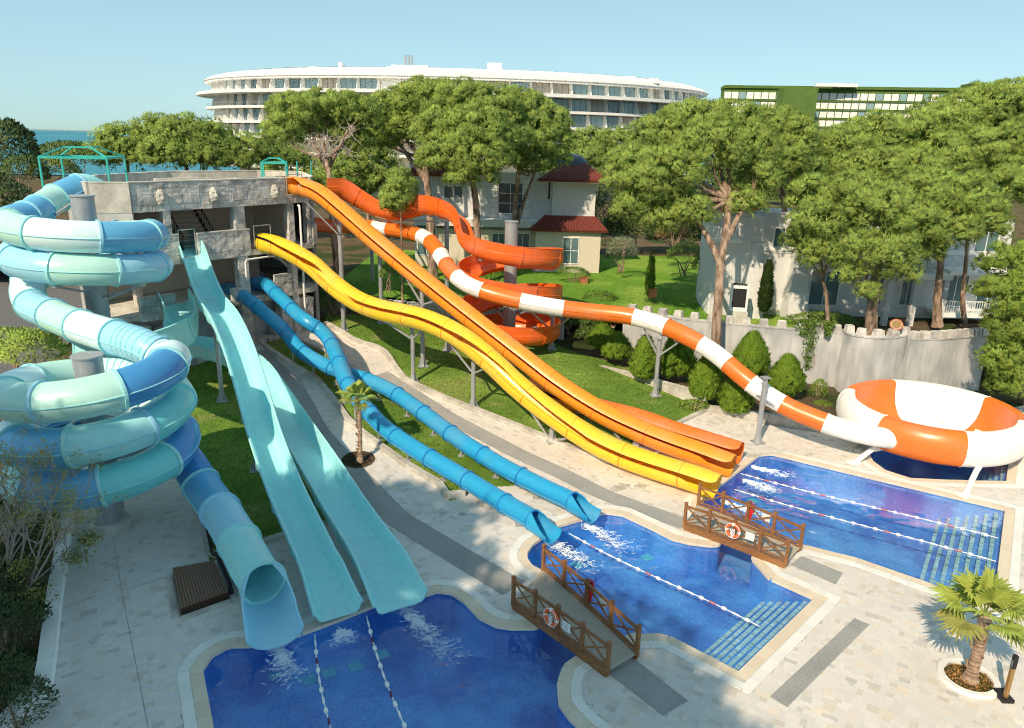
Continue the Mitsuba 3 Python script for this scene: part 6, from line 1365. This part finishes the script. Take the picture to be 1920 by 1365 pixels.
def pine(label, trunk, r0, blobs, stems=None, group='stone pines', base=PINE, twigs=3, name='pine_tree', **kw):
    k = thing(name, label, 'pine tree', group)
    P = spline([np.array(p, float) for p in trunk], .4); S = np.linspace(0, 1, len(P)); rad = r0 * (1 - .5 * S) * (1 + .35 * np.exp(-S * 22))
    part(k, 'trunk', wobble(rod(P, rad, 12), r0 * .12, 2.2 / max(r0, .2) * .4, 3), 'm_bark', smooth=60)
    limbs(k, P[-1], blobs, r0 * .42, twigs=twigs)
    for st in stems or []:
        Q = spline([np.array(p, float) for p in st], .4); part(k, 'stem', wobble(rod(Q, np.linspace(r0 * .62, r0 * .25, len(Q)), 9), r0 * .06, 1.2, 4), 'm_bark', smooth=60)
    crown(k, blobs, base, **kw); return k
B = lambda c, Y, rx, rz: (c, rx * Y / 1380.0, rz * Y / 1380.0)
G2 = 'stone pines beyond the slides'
far = dict(lump=.9, tuft=.34, needles=7, density=.8, width=.022)
pine('broad pine left of the wood behind the tower, beside the large teal pergola', [(*(-41.36, 80.00, 10.53)[:2], 2.5), (-41.01, 80.00, 11.08), (-40.95, 80.00, 12.44)], .3, [B((-41.12, 80.00, 13.67),80,50,32), B((-42.61, 80.00, 12.56),80,32,24), B((-39.08, 79.00, 12.66),79,36,28)], **far)
pine('widest rounded pine behind the tower roof, right of the large teal pergola', [(*(-33.11, 76.00, 10.89)[:2], 2.5), (-33.05, 76.00, 11.52), (-33.00, 76.00, 12.96)], .32, [B((-36.26, 78.00, 14.83),78,44,30), B((-32.62, 76.00, 14.59),76,58,36), B((-30.05, 76.00, 13.79),76,42,36), B((-33.51, 75.00, 12.96),75,58,30), B((-30.67, 75.00, 12.52),75,45,24)], **far)
pine('low pine behind the small teal pergola on the tower', [(*(-27.11, 77.00, 11.25)[:2], 2.5), (-27.09, 77.00, 11.51), (-27.00, 77.00, 12.56)], .25, [B((-26.56, 77.00, 13.35),77,42,26), B((-28.15, 76.00, 12.56),76,28,22), B((-25.06, 78.00, 12.58),78,30,26)], **far)
pine('pine with grey dead branches and a tall bare trunk beside the amber slide', [(*(-12.79, 53.00, 3.64)[:2], 2.4), (-12.88, 53.00, 6.77), (-13.09, 53.20, 9.78), (-13.22, 53.60, 12.15), (-13.59, 54.40, 13.40)], .30, [B((-16.11, 57.00, 16.61),57,50,30), B((-13.90, 58.00, 17.03),58,58,26), B((-11.93, 58.00, 16.36),58,40,32), B((-16.99, 56.00, 15.23),56,34,30), B((-15.57, 58.00, 15.59),58,42,24), B((-12.78, 58.50, 14.81),58.5,36,28)], stems=[[(-13.62, 55.00, 12.57), (-14.25, 55.00, 13.74), (-15.02, 55.50, 14.75)], [(-13.56, 55.00, 12.94), (-12.81, 54.80, 14.14), (-12.11, 55.00, 15.44)]])
dead = [k for k in labels if k.startswith('pine_tree')][-1]
for c in ((-13.91, 54.00, 13.95), (-12.32, 53.80, 14.81), (-11.77, 54.00, 15.61), (-13.31, 53.60, 14.93), (-14.44, 54.00, 14.55), (-11.84, 54.00, 13.99)):
    for i in range(16):
        a = np.array(c) + rng.normal(0, .12, 3); d = rand_dirs(1)[0] * [1, .6, 1] + [0, 0, -.1]; ln = rng.uniform(.5, 1.3); part(dead, 'dead_twig', rod([a, a + d * ln * .5 + rng.normal(0, .06, 3), a + d * ln + rng.normal(0, .12, 3)], [.03, .02, .008], 5), 'm_dead')
pine('dark trunked pine left in the central group, in front of the villa', [(*(-6.76, 61.00, 6.16)[:2], 3.6), (-6.99, 61.00, 9.20), (-7.22, 61.00, 11.73), (-7.44, 61.50, 13.37)], .42, [B((-10.07, 64.00, 16.98),64,50,36), B((-7.39, 63.00, 17.91),63,62,32), B((-8.94, 63.00, 15.61),63,46,34), B((-11.50, 65.00, 14.85),65,34,30)], stems=[[(-7.22, 61.00, 11.73), (-8.62, 62.00, 13.33), (-9.83, 63.00, 14.76)]])
pine('biggest central pine with bright rounded lobes hanging before the villa', [(*(-2.87, 58.00, 7.93)[:2], 3.6), (-3.05, 58.00, 9.97), (-3.27, 58.00, 11.58), (-3.44, 58.00, 13.15)], .40, [B((-4.78, 60.00, 17.82),60,66,32), B((-2.31, 60.00, 17.29),60,60,36), B((-5.42, 58.00, 15.63),58,55,40), B((-2.96, 57.00, 15.48),57,62,42), B((-5.29, 56.50, 13.84),56.5,48,36), B((-2.51, 56.00, 13.80),56,52,40), B((-3.40, 56.00, 12.53),56,42,26), B((-1.02, 59.00, 15.07),59,42,44)])
pine('two stemmed pine at the right of the central group, before the villa window', [(*(-0.13, 62.00, 6.17)[:2], 3.7), (-0.05, 62.00, 8.39), (0.02, 62.00, 10.99), (0.15, 62.00, 12.69)], .34, [B((0.16, 63.00, 17.46),63,46,34), B((2.37, 63.00, 16.16),63,40,36), B((0.86, 61.50, 15.12),61.5,48,42), B((2.99, 62.50, 14.21),62.5,32,36), B((1.35, 62.00, 13.35),62,36,28)], stems=[[(-0.12, 62.00, 7.51), (0.77, 62.00, 10.58), (1.38, 62.00, 12.30), (1.76, 62.00, 13.98)]])
pine('small slender pine with one round head beside the red orange slide', [(*(-7.72, 50.00, 7.34)[:2], 2.3), (-7.67, 50.00, 9.49), (-7.75, 50.00, 10.90)], .09, [B((-7.78, 50.00, 11.31),50,27,28), B((-7.44, 50.00, 12.11),50,19,18), B((-8.15, 50.00, 10.71),50,16,14)], lump=.5, tuft=.26)
pine('tall pine with a forked pinkish trunk in front of the castle wall', [(*(12.85, 44.60, 2.94)[:2], .7), (12.72, 45.00, 5.92), (12.81, 45.60, 8.09), (13.21, 46.60, 10.01), (13.50, 47.60, 11.74)], .36, [B((11.73, 51.00, 16.36),51,62,34), B((14.08, 51.00, 16.31),51,52,34), B((9.35, 50.00, 15.29),50,52,36), B((12.02, 48.00, 14.71),48,66,42), B((7.49, 48.00, 13.71),48,44,34), B((9.53, 47.00, 13.40),47,52,40), B((6.59, 47.50, 12.57),47.5,34,26), B((10.76, 46.50, 11.01),46.5,38,28), B((9.09, 46.50, 10.32),46.5,28,20), B((7.07, 47.00, 10.88),47,28,22), B((8.09, 46.50, 12.66),46.5,40,30), B((7.91, 47.00, 11.75),47,38,32), B((10.01, 48.00, 11.73),48,30,26), B((14.93, 49.00, 14.67),49,46,44), B((15.24, 48.00, 12.91),48,32,28), B((14.58, 47.50, 11.44),47.5,30,20)], stems=[[(12.79, 45.60, 7.99), (12.11, 46.20, 9.37), (11.23, 46.80, 10.60), (9.84, 47.20, 11.78)], [(13.01, 46.10, 9.08), (14.00, 47.00, 10.81), (14.75, 47.80, 12.25)]])
pine('pine behind the tall forked one, its crown against the green hotel', [(*(20.15, 53.00, 4.43)[:2], 3.8), (19.66, 53.00, 7.54), (18.87, 53.00, 11.28)], .34, [B((17.86, 54.00, 15.99),54,54,38), B((19.17, 53.00, 15.24),53,38,42), B((17.89, 52.00, 13.89),52,44,38), B((20.07, 53.00, 13.48),53,30,30)])
pine('slim trunked pine in front of the villa, left of the right hand group', [(*(20.67, 47.00, 3.48)[:2], 3.4), (20.28, 47.00, 5.68), (19.80, 47.00, 7.07)], .17, [B((18.92, 48.00, 11.93),48,42,38), B((18.53, 46.00, 10.37),46,42,40), B((19.38, 46.00, 8.64),46,42,32), B((18.03, 46.50, 9.41),46.5,26,24), B((20.59, 47.00, 10.47),47,30,36)])
pine('thick trunked pine standing on the castle wall, middle of the right hand group', [(*(22.57, 45.00, 3.42)[:2], 3.3), (22.31, 45.00, 5.81), (22.22, 45.00, 8.14), (22.11, 45.00, 9.76)], .40, [B((21.01, 47.00, 12.06),47,52,44), B((21.84, 45.00, 11.34),45,58,48), B((23.55, 45.00, 10.75),45,48,46), B((22.29, 44.00, 9.26),44,46,40), B((20.85, 44.50, 9.16),44.5,38,36), B((20.55, 44.50, 7.60),44.5,26,18), B((21.45, 44.20, 6.62),44.2,14,10), B((23.15, 44.00, 8.01),44,30,22)])
pine('pine with dark twin trunks at the right, before the villa balconies', [(*(28.36, 48.00, 2.75)[:2], 3.8), (28.02, 48.00, 5.66), (27.73, 48.00, 8.48), (27.51, 48.00, 10.53)], .30, [B((25.80, 47.00, 12.17),47,62,46), B((27.94, 47.00, 11.96),47,58,44), B((26.36, 46.00, 10.39),46,50,38), B((28.83, 46.50, 10.55),46.5,46,30), B((25.68, 46.00, 9.06),46,34,24)], stems=[[(*(30.49, 48.50, 3.04)[:2], 3.8), (29.98, 48.50, 5.60), (29.35, 48.00, 8.51), (28.60, 47.50, 11.27)]])
pine('high crowned pine at the back of the right hand group, left of the highest', [(*(27.86, 56.00, 3.99)[:2], 3.8), (26.92, 56.00, 9.66), (26.34, 56.00, 13.13)], .36, [B((23.31, 55.00, 14.78),55,56,42), B((25.96, 56.00, 15.46),56,60,44), B((28.23, 56.00, 15.73),56,56,46), B((24.53, 53.00, 13.41),53,62,40), B((27.12, 53.00, 13.46),53,56,42)])
pine('highest pine of the right hand group, reaching the right edge', [(*(36.91, 58.00, 3.79)[:2], 3.8), (35.91, 58.00, 9.66), (35.29, 58.00, 13.25)], .42, [B((31.01, 57.00, 16.62),57,56,46), B((33.89, 58.00, 17.53),58,58,48), B((36.55, 58.00, 18.08),58,60,48), B((38.93, 58.00, 17.19),58,60,60), B((30.12, 54.00, 14.22),54,60,44), B((32.63, 54.00, 14.82),54,62,48), B((35.20, 54.00, 15.06),54,60,52), B((33.50, 52.00, 12.77),52,58,42), B((35.60, 52.00, 13.17),52,50,60)])
pine('bright green pine low at the right edge behind the bowl', [(*(31.02, 42.00, -0.60)[:2], .6), (30.25, 42.00, 2.44), (29.40, 42.00, 5.68), (28.89, 42.00, 7.56)], .2, [B((28.42, 42.00, 8.72),42,46,44), B((27.59, 41.00, 7.11),41,44,40), B((28.21, 40.50, 5.55),40.5,48,40), B((28.15, 40.50, 3.76),40.5,42,36), B((28.91, 40.00, 2.56),40,40,34), B((29.83, 41.00, 6.55),41,40,90)], base=(.25, .35, .075))
for c, Y, r, lb in (((9.40, 98.00, 14.85), 98, 40, 'dark pine behind the villa dome, left of the far row'), ((13.08, 98.00, 14.81), 98, 44, 'rounded pine in the far row below the white hotel, second from the villa'), ((16.33, 96.00, 14.12), 96, 36, 'rounded pine in the far row below the white hotel, third from the villa'), ((-15.73, 80.00, 12.47), 80, 52, 'shaded pine filling the gap between the dead branched pine and the central group'), ((-19.38, 84.00, 11.54), 84, 40, 'shaded pine behind the dead branched pine'), ((-26.70, 90.00, 12.26), 90, 36, 'pine behind the tower poles, below the white hotel'), ((7.09, 84.00, 13.17), 84, 34, 'dark pine just right of the villa roof')):
    pine(lb, [(c[0], c[1], 3), (c[0], c[1], c[2] - 1)], .3, [(c, r * Y / 1380, r * .62 * Y / 1380), ((c[0] - 2.2, c[1] - 1, c[2] - 1.6), r * .7 * Y / 1380, r * .5 * Y / 1380), ((c[0] + 2.4, c[1] - .6, c[2] - 1.9), r * .7 * Y / 1380, r * .5 * Y / 1380)], **far)

# tall pines outside the picture, left behind the camera: they throw the shade over the near pool
SH = 'tall pines left behind the viewer'
nth = ['third from the right', 'second from the right', 'nearest to the sea side', 'leftmost but one', 'leftmost', 'highest', 'rightmost']
for x, y, z, r in ((-21.5, -5, 21, 4.6), (-16.5, -8, 20.5, 4.8), (-11.5, -6.5, 21.5, 4.4), (-25.0, 0.5, 21, 4.6), (-28.5, 6.5, 20, 3.9), (-18.5, 1.0, 22, 4.0), (-9.0, -8.5, 20, 3.4)):
    k = pine('tall shade pine left behind the viewer, outside the picture, ' + nth.pop(0), [(x, y, -.1), (x + .3, y, z * .5), (x, y, z - 2)], .45, [((x, y, z), r, r * .5), ((x - r * .6, y + .8, z - 1.2), r * .7, r * .4), ((x + r * .55, y - .6, z - 1.5), r * .7, r * .4), ((x, y + r * .6, z - 1.4), r * .7, r * .4)], group=SH, lump=1.1, tuft=.7, needles=4, density=.5, width=.09, inner=.1)

# ---- broadleaf shrubs and small trees
GR = 'garden shrubs'
def leafy(c, r, n, base, label, size=.16, cat_='shrub', name='garden_shrub', group=None, **kw):
    k = thing(name, label, cat_, group); bush(k, c, r, n, base, size, **kw)
    for i in range(5):
        e = np.array(c) + rand_dirs(1)[0] * np.array(r) * .7; part(k, 'stem', rod([(c[0] + rng.normal(0, .1), c[1] + rng.normal(0, .1), c[2] - r[2] - .2), (np.array(c) + e) / 2 - [0, 0, r[2] * .3], e], [.05, .035, .012], 5), 'm_bark')
    return k
DK, LT = (.065, .10, .03), (.15, .24, .035)
leafy((-41.20, 62.00, 13.01), (2.0, 2.0, 3.4), 3500, DK, 'dark tree at the left edge, beside the sea', .3, 'tree', 'broadleaf_tree')
leafy((-33.18, 48.00, 9.11), (2.6, 2.4, 3.6), 3500, DK, 'dark tree at the left edge above the service road', .25, 'tree', 'broadleaf_tree')
leafy((-39.09, 60.00, 11.46), (1.9, 1.9, 2.0), 2200, (.06, .10, .025), 'rounded dark shrub left of the tower roof', .22)
leafy((-37.93, 62.00, 11.74), (2.2, 1.6, 1.3), 1800, (.14, .17, .03), 'yellowish shrub behind the left corner of the tower roof', .2)
leafy((-56.10, 95.00, 12.24), (3.4, 2.5, 1.8), 2000, (.07, .12, .03), 'dark rounded tree against the sea, left of the pergola', .35, 'tree', 'broadleaf_tree')
leafy((-43.10, 75.00, 11.99), (3.2, 2.0, 1.6), 2000, (.10, .15, .03), 'green bush seen through the large teal pergola', .25)
leafy((-21.13, 31.00, 5.59), (1.35, 1.2, 1.25), 3400, (.24, .33, .06), 'bright leafy shrub at the left edge beside the spiral slide', .13)
leafy((-22.36, 31.50, 5.84), (.9, .9, .9), 1500, (.22, .31, .07), 'smaller bright shrub at the left edge behind the first', .12)
leafy((-19.42, 30.00, 5.25), (.7, .6, .5), 900, (.19, .22, .10), 'pale flowering shrub between the bright shrub and the column', .10)
leafy((-13.12, 52.50, 3.34), (2.6, .8, 1.3), 3200, (.10, .17, .03), 'broad green hedge at the foot of the tower, behind the yellow slide', .13)
leafy((-10.01, 51.50, 3.44), (1.6, .8, 1.0), 1600, (.11, .18, .03), 'green hedge right of the tower hedge, behind the slide posts', .12)
leafy((-8.71, 50.50, 5.95), (.65, .6, .95), 1200, (.12, .20, .03), 'small clipped round tree between the posts behind the yellow slide', .10)
leafy((-6.54, 50.00, 5.83), (.8, .7, .8), 1100, (.10, .17, .03), 'green shrub just right of the small clipped round tree', .10)
leafy((-1.48, 52.00, 5.67), (1.2, .8, .8), 1400, (.12, .20, .04), 'green shrub inside the red orange coil', .10)
for c, lb in (((4.86, 60.00, 4.61), 'low round hedge bush on the lawn right of the coil'), ((6.57, 55.00, 3.69), 'low spreading bush on the lawn edge by the battlements'), ((7.10, 51.00, 3.38), 'dark leafy bush under the striped tube by the end of the castle wall'), ((4.77, 50.00, 2.98), 'leafy bush below the garden, left of the conifers')):
    leafy(c, (1.5, 1.0, .75), 1700, (.11, .19, .03), lb, .11)
for a, lb in (((5.40, 48.50, 2.43), 'dark shrub on the bank above the low retaining wall'), ((3.83, 50.00, 3.15), 'dark shrub beside the coil column on the bank'), ((8.47, 50.00, 3.26), 'leafy shrub hanging over the wall end')):
    leafy(a, (1.2, .9, .8), 1300, (.07, .12, .025), lb, .12)
leafy((13.82, 64.00, 9.40), (2.6, 1.8, 2.6), 3600, (.20, .30, .03), 'bright yellow green tree in the villa garden, behind the forked pine', .17, 'tree', 'broadleaf_tree')
leafy((12.76, 60.00, 8.05), (1.4, 1.1, 1.5), 2200, (.20, .12, .045), 'reddish brown shrub in the villa garden', .12)
leafy((13.44, 58.00, 6.64), (1.6, 1.1, 1.4), 2200, (.17, .25, .04), 'light green shrub in front of the reddish one', .12)
leafy((14.47, 56.00, 6.15), (.9, .9, 1.5), 1500, (.09, .14, .03), 'dark shrub behind the forked pine trunk', .12)
leafy((9.20, 74.00, 7.33), (2.2, 1.5, 4.6), 5000, DK, 'dark hedge tree right of the villa wall', .2, 'tree', 'broadleaf_tree')
leafy((13.01, 76.00, 6.67), (3.8, 1.6, 4.2), 7000, (.06, .10, .025), 'dark hedge at the back of the villa garden', .32)
leafy((17.31, 78.00, 5.98), (3.4, 1.6, 4.0), 6000, (.06, .10, .025), 'dark hedge at the back of the garden, behind the bright tree', .32)
leafy((19.55, 74.00, 9.64), (3.6, 2.0, 4.2), 6000, (.07, .11, .025), 'dark tree seen under the crown of the forked pine', .32, 'tree', 'broadleaf_tree')
leafy((22.98, 72.00, 10.87), (3.6, 2.0, 4.2), 6000, (.07, .11, .025), 'dark tree behind the second villa, between the pines', .32, 'tree', 'broadleaf_tree')
k = leafy((9.05, 62.00, 6.30), (1.35, 1.1, 1.55), 2600, (.21, .25, .15), 'silvery young olive tree on the villa lawn', .11, 'tree', 'olive_tree', aspect=.35)
cypress_shrub(np.array((10.22, 54.70, 4.00)), .26, 2.9, 'thin young cypress on the lawn beside the terracotta block', n=900)
cypress_shrub(np.array((17.27, 49.80, 4.28)) - [0, 0, .2], .38, 3.4, 'dark narrow cypress against the sunlit villa wall', base=(.03, .055, .015), n=1500)
for c, r, lb in (((18.75, 52.50, 3.39), (2.4, 1.0, .55), 'ground cover hedge behind the battlements, left stretch'), ((21.00, 49.00, 3.80), (2.6, 1.2, .65), 'ground cover hedge behind the battlements, right stretch'), ((15.51, 54.00, 2.89), (2.6, .9, .45), 'low hedge behind the battlements near the air conditioner')):
    leafy(c, r, 2600, (.13, .22, .03), lb, .11, 'hedge', 'garden_hedge')
k = thing('hanging_ivy', 'green ivy hanging down the castle wall from the hedge above', 'ivy'); L = Leafs(); n = 1500
for a, wdt, dz in (((18.57, 44.90, 4.31), .55, 3.0), ((18.23, 45.20, 4.44), .9, 1.0), ((19.43, 44.60, 4.48), .35, .9)):
    u = rng.random(n // 2) ** 1.4; P = np.array(a) + np.stack([rng.normal(0, wdt * .5, n // 2) * (1 - .6 * u), rng.normal(-.40, .10, n // 2), .35 - u * dz], -1); leaf_quads(L, P, rand_dirs(n // 2) * .7 + [0, -1, -.3], np.full(n // 2, .14), (.11, .19, .03), .7)
L.put(k, 'leaves', 'm_leaf'); part(k, 'vine', rod([np.array((18.57, 44.90, 4.31)) + [0, -.35, .2], np.array((18.82, 44.90, 3.00)) + [0, -.4, 0], np.array((19.08, 44.90, 1.60)) + [0, -.38, 0]], .03, 6), 'm_bark')
for c, r, lb in (((18.70, 42.50, 0.80), (.55, .5, 1.0), 'loose green shrub right of the conifers, against the castle wall'), ((18.55, 41.50, 0.23), (.7, .5, .4), 'low green plant under the loose shrub'), ((10.38, 39.50, 0.83), (.9, .5, .35), 'low plants at the foot of the front conifers'), ((16.79, 41.00, 0.10), (.5, .4, .4), 'low tuft of green beside the striped tube')):
    leafy(c, r, 900, (.15, .24, .03), lb, .10)
# dark planting left of the kerb wall, and the bare branched tree in front of the spiral
for c, r, lb in (((-14.81, 18.51, 0.80), (.9, 1.3, .9), 'dark shrub left of the kerb wall, upper one'), ((-13.76, 16.22, 0.70), (1.0, 1.2, .9), 'dark shrub at the bottom left corner'), ((-16.31, 21.25, 0.80), (.9, 1.2, .9), 'dark green shrub under the bare branched tree'), ((-19.39, 25.50, 0.80), (1.2, 1.6, 1.2), 'dark shrub at the left edge under the spiral slide')):
    leafy(c, r, 3200, (.05, .075, .022), lb, .11)
nth5 = ['level with the wooden hatch', 'at the bottom left corner', 'furthest left', 'nearest the viewer', 'second nearest the viewer']
for c in ((-15.48, 19.40, 0.70), (-12.81, 15.70, 0.50), (-16.52, 20.33, 1.00), (-16.2, 14.0, .7), (-16.0, 16.5, .6)):
    leafy(c, (.9, 1.0, .7), 1900, (.06, .085, .03), 'dark low plants left of the kerb wall, ' + nth5.pop(0), .10, group='dark planting left of the kerb wall')
k = thing('bare_tree', 'spindly tree with bare stems and sparse yellow green leaves in front of the spiral slide', 'tree')
b0 = np.array((-16.08, 20.64, -0.00)); L = Leafs()
def twig(p, d, ln, r, depth):
    pts = [p]; dd = d.copy()
    for i in range(4): dd = unit(dd + rng.normal(0, .13, 3) + [0, 0, .05]); pts.append(pts[-1] + dd * ln / 4)
    part(k, 'stem' if depth < 2 else 'twig', rod(pts, np.linspace(r, r * .55, 5), 6 if depth < 2 else 4), 'm_dead', smooth=60)
    if depth < 3:
        for _ in range(3 if depth else 6):
            t = rng.uniform(.35, 1.0); i = min(int(t * 4), 3); q = pts[i] + (pts[i+1] - pts[i]) * (t * 4 - i); twig(q, unit(dd + rng.normal(0, .55, 3) * [1, 1, .6] + [.12, 0, .15]), ln * rng.uniform(.45, .7), r * .5, depth + 1)
    else:
        if rng.random() < .55:
            m = 22; P = pts[-1] + rng.normal(0, .10, (m, 3)); leaf_quads(L, P, rand_dirs(m) + [0, 0, -.2], np.full(m, .09), (.30, .29, .08), .5)
for d in ((.10, .1, 1), (.34, -.05, .9), (-.15, .1, 1), (.6, .05, .6), (.2, .3, 1), (.45, .3, .9)):
    twig(b0 + rng.normal(0, .12, 3) * [1, 1, 0], unit(np.array(d, float)), 3.2, .05, 0)
for c, r in (((-15.61, 20.65, 1.60), .7), ((-15.55, 22.32, 1.80), .6), ((-14.52, 21.66, 1.30), .6), ((-14.63, 19.54, 1.20), .65), ((-14.42, 22.36, 1.60), .45)):
    n = 420; P = np.array(c) + rng.normal(0, .42, (n, 3)) * [r, r, r * .6]; leaf_quads(L, P, rand_dirs(n) + [0, 0, -.2], np.full(n, .10), (.20, .20, .05), .5)
L.put(k, 'leaves', 'm_leaf')
# service road left of the tower
struct('service_road', sheet(Polygon([(-60, 30), (-27, 32), (-28, 44), (-34, 60), (-60, 80)]), lambda x, y: hh(x, y) + .02, 2.0), 'm_asphalt', smooth=True)
pbr('m_asphalt', (.12, .12, .125), .9, .2)
# blades of grass standing up on the near lawns' edges
def blades(poly, n, name, base, h):
    x0, y0, x1, y1 = poly.bounds; P = rng.uniform([x0, y0], [x1, y1], (n, 2)); import shapely
    P = P[shapely.contains_xy(poly, P[:, 0], P[:, 1])]; z = hh(P[:, 0], P[:, 1]) + .02; q = np.column_stack([P, z]); L = Leafs()
    d = unit(rng.normal(0, .35, (len(q), 3)) + [0, 0, 1]); s = unit(np.cross(d, rng.normal(0, 1, (len(q), 3)))) * .02; ln = h * rng.uniform(.5, 1.2, (len(q), 1))
    L.add(np.stack([q - s, q + s, q + d * ln], 1).reshape(-1, 3), np.repeat(jitter_cols(len(q), base, .15), 3, axis=0)); kk = L.put(None, None, 'm_needle', key=fresh(name)); labels[kk] = {'kind': 'stuff', 'label': 'short green blades on the lawns', 'category': 'grass'}
blades(unary_union([a_lawn, tube_garden, P2(*path_right, (11.40, 39.83, 0.57), (7.44, 44.63, 1.40), (3.53, 47.22, 1.80), (2.5, 49), (-4, 53), (-14, 53)).difference(tube_garden)]), 90000, 'lawn_grass', (.10, .17, .03), .07)
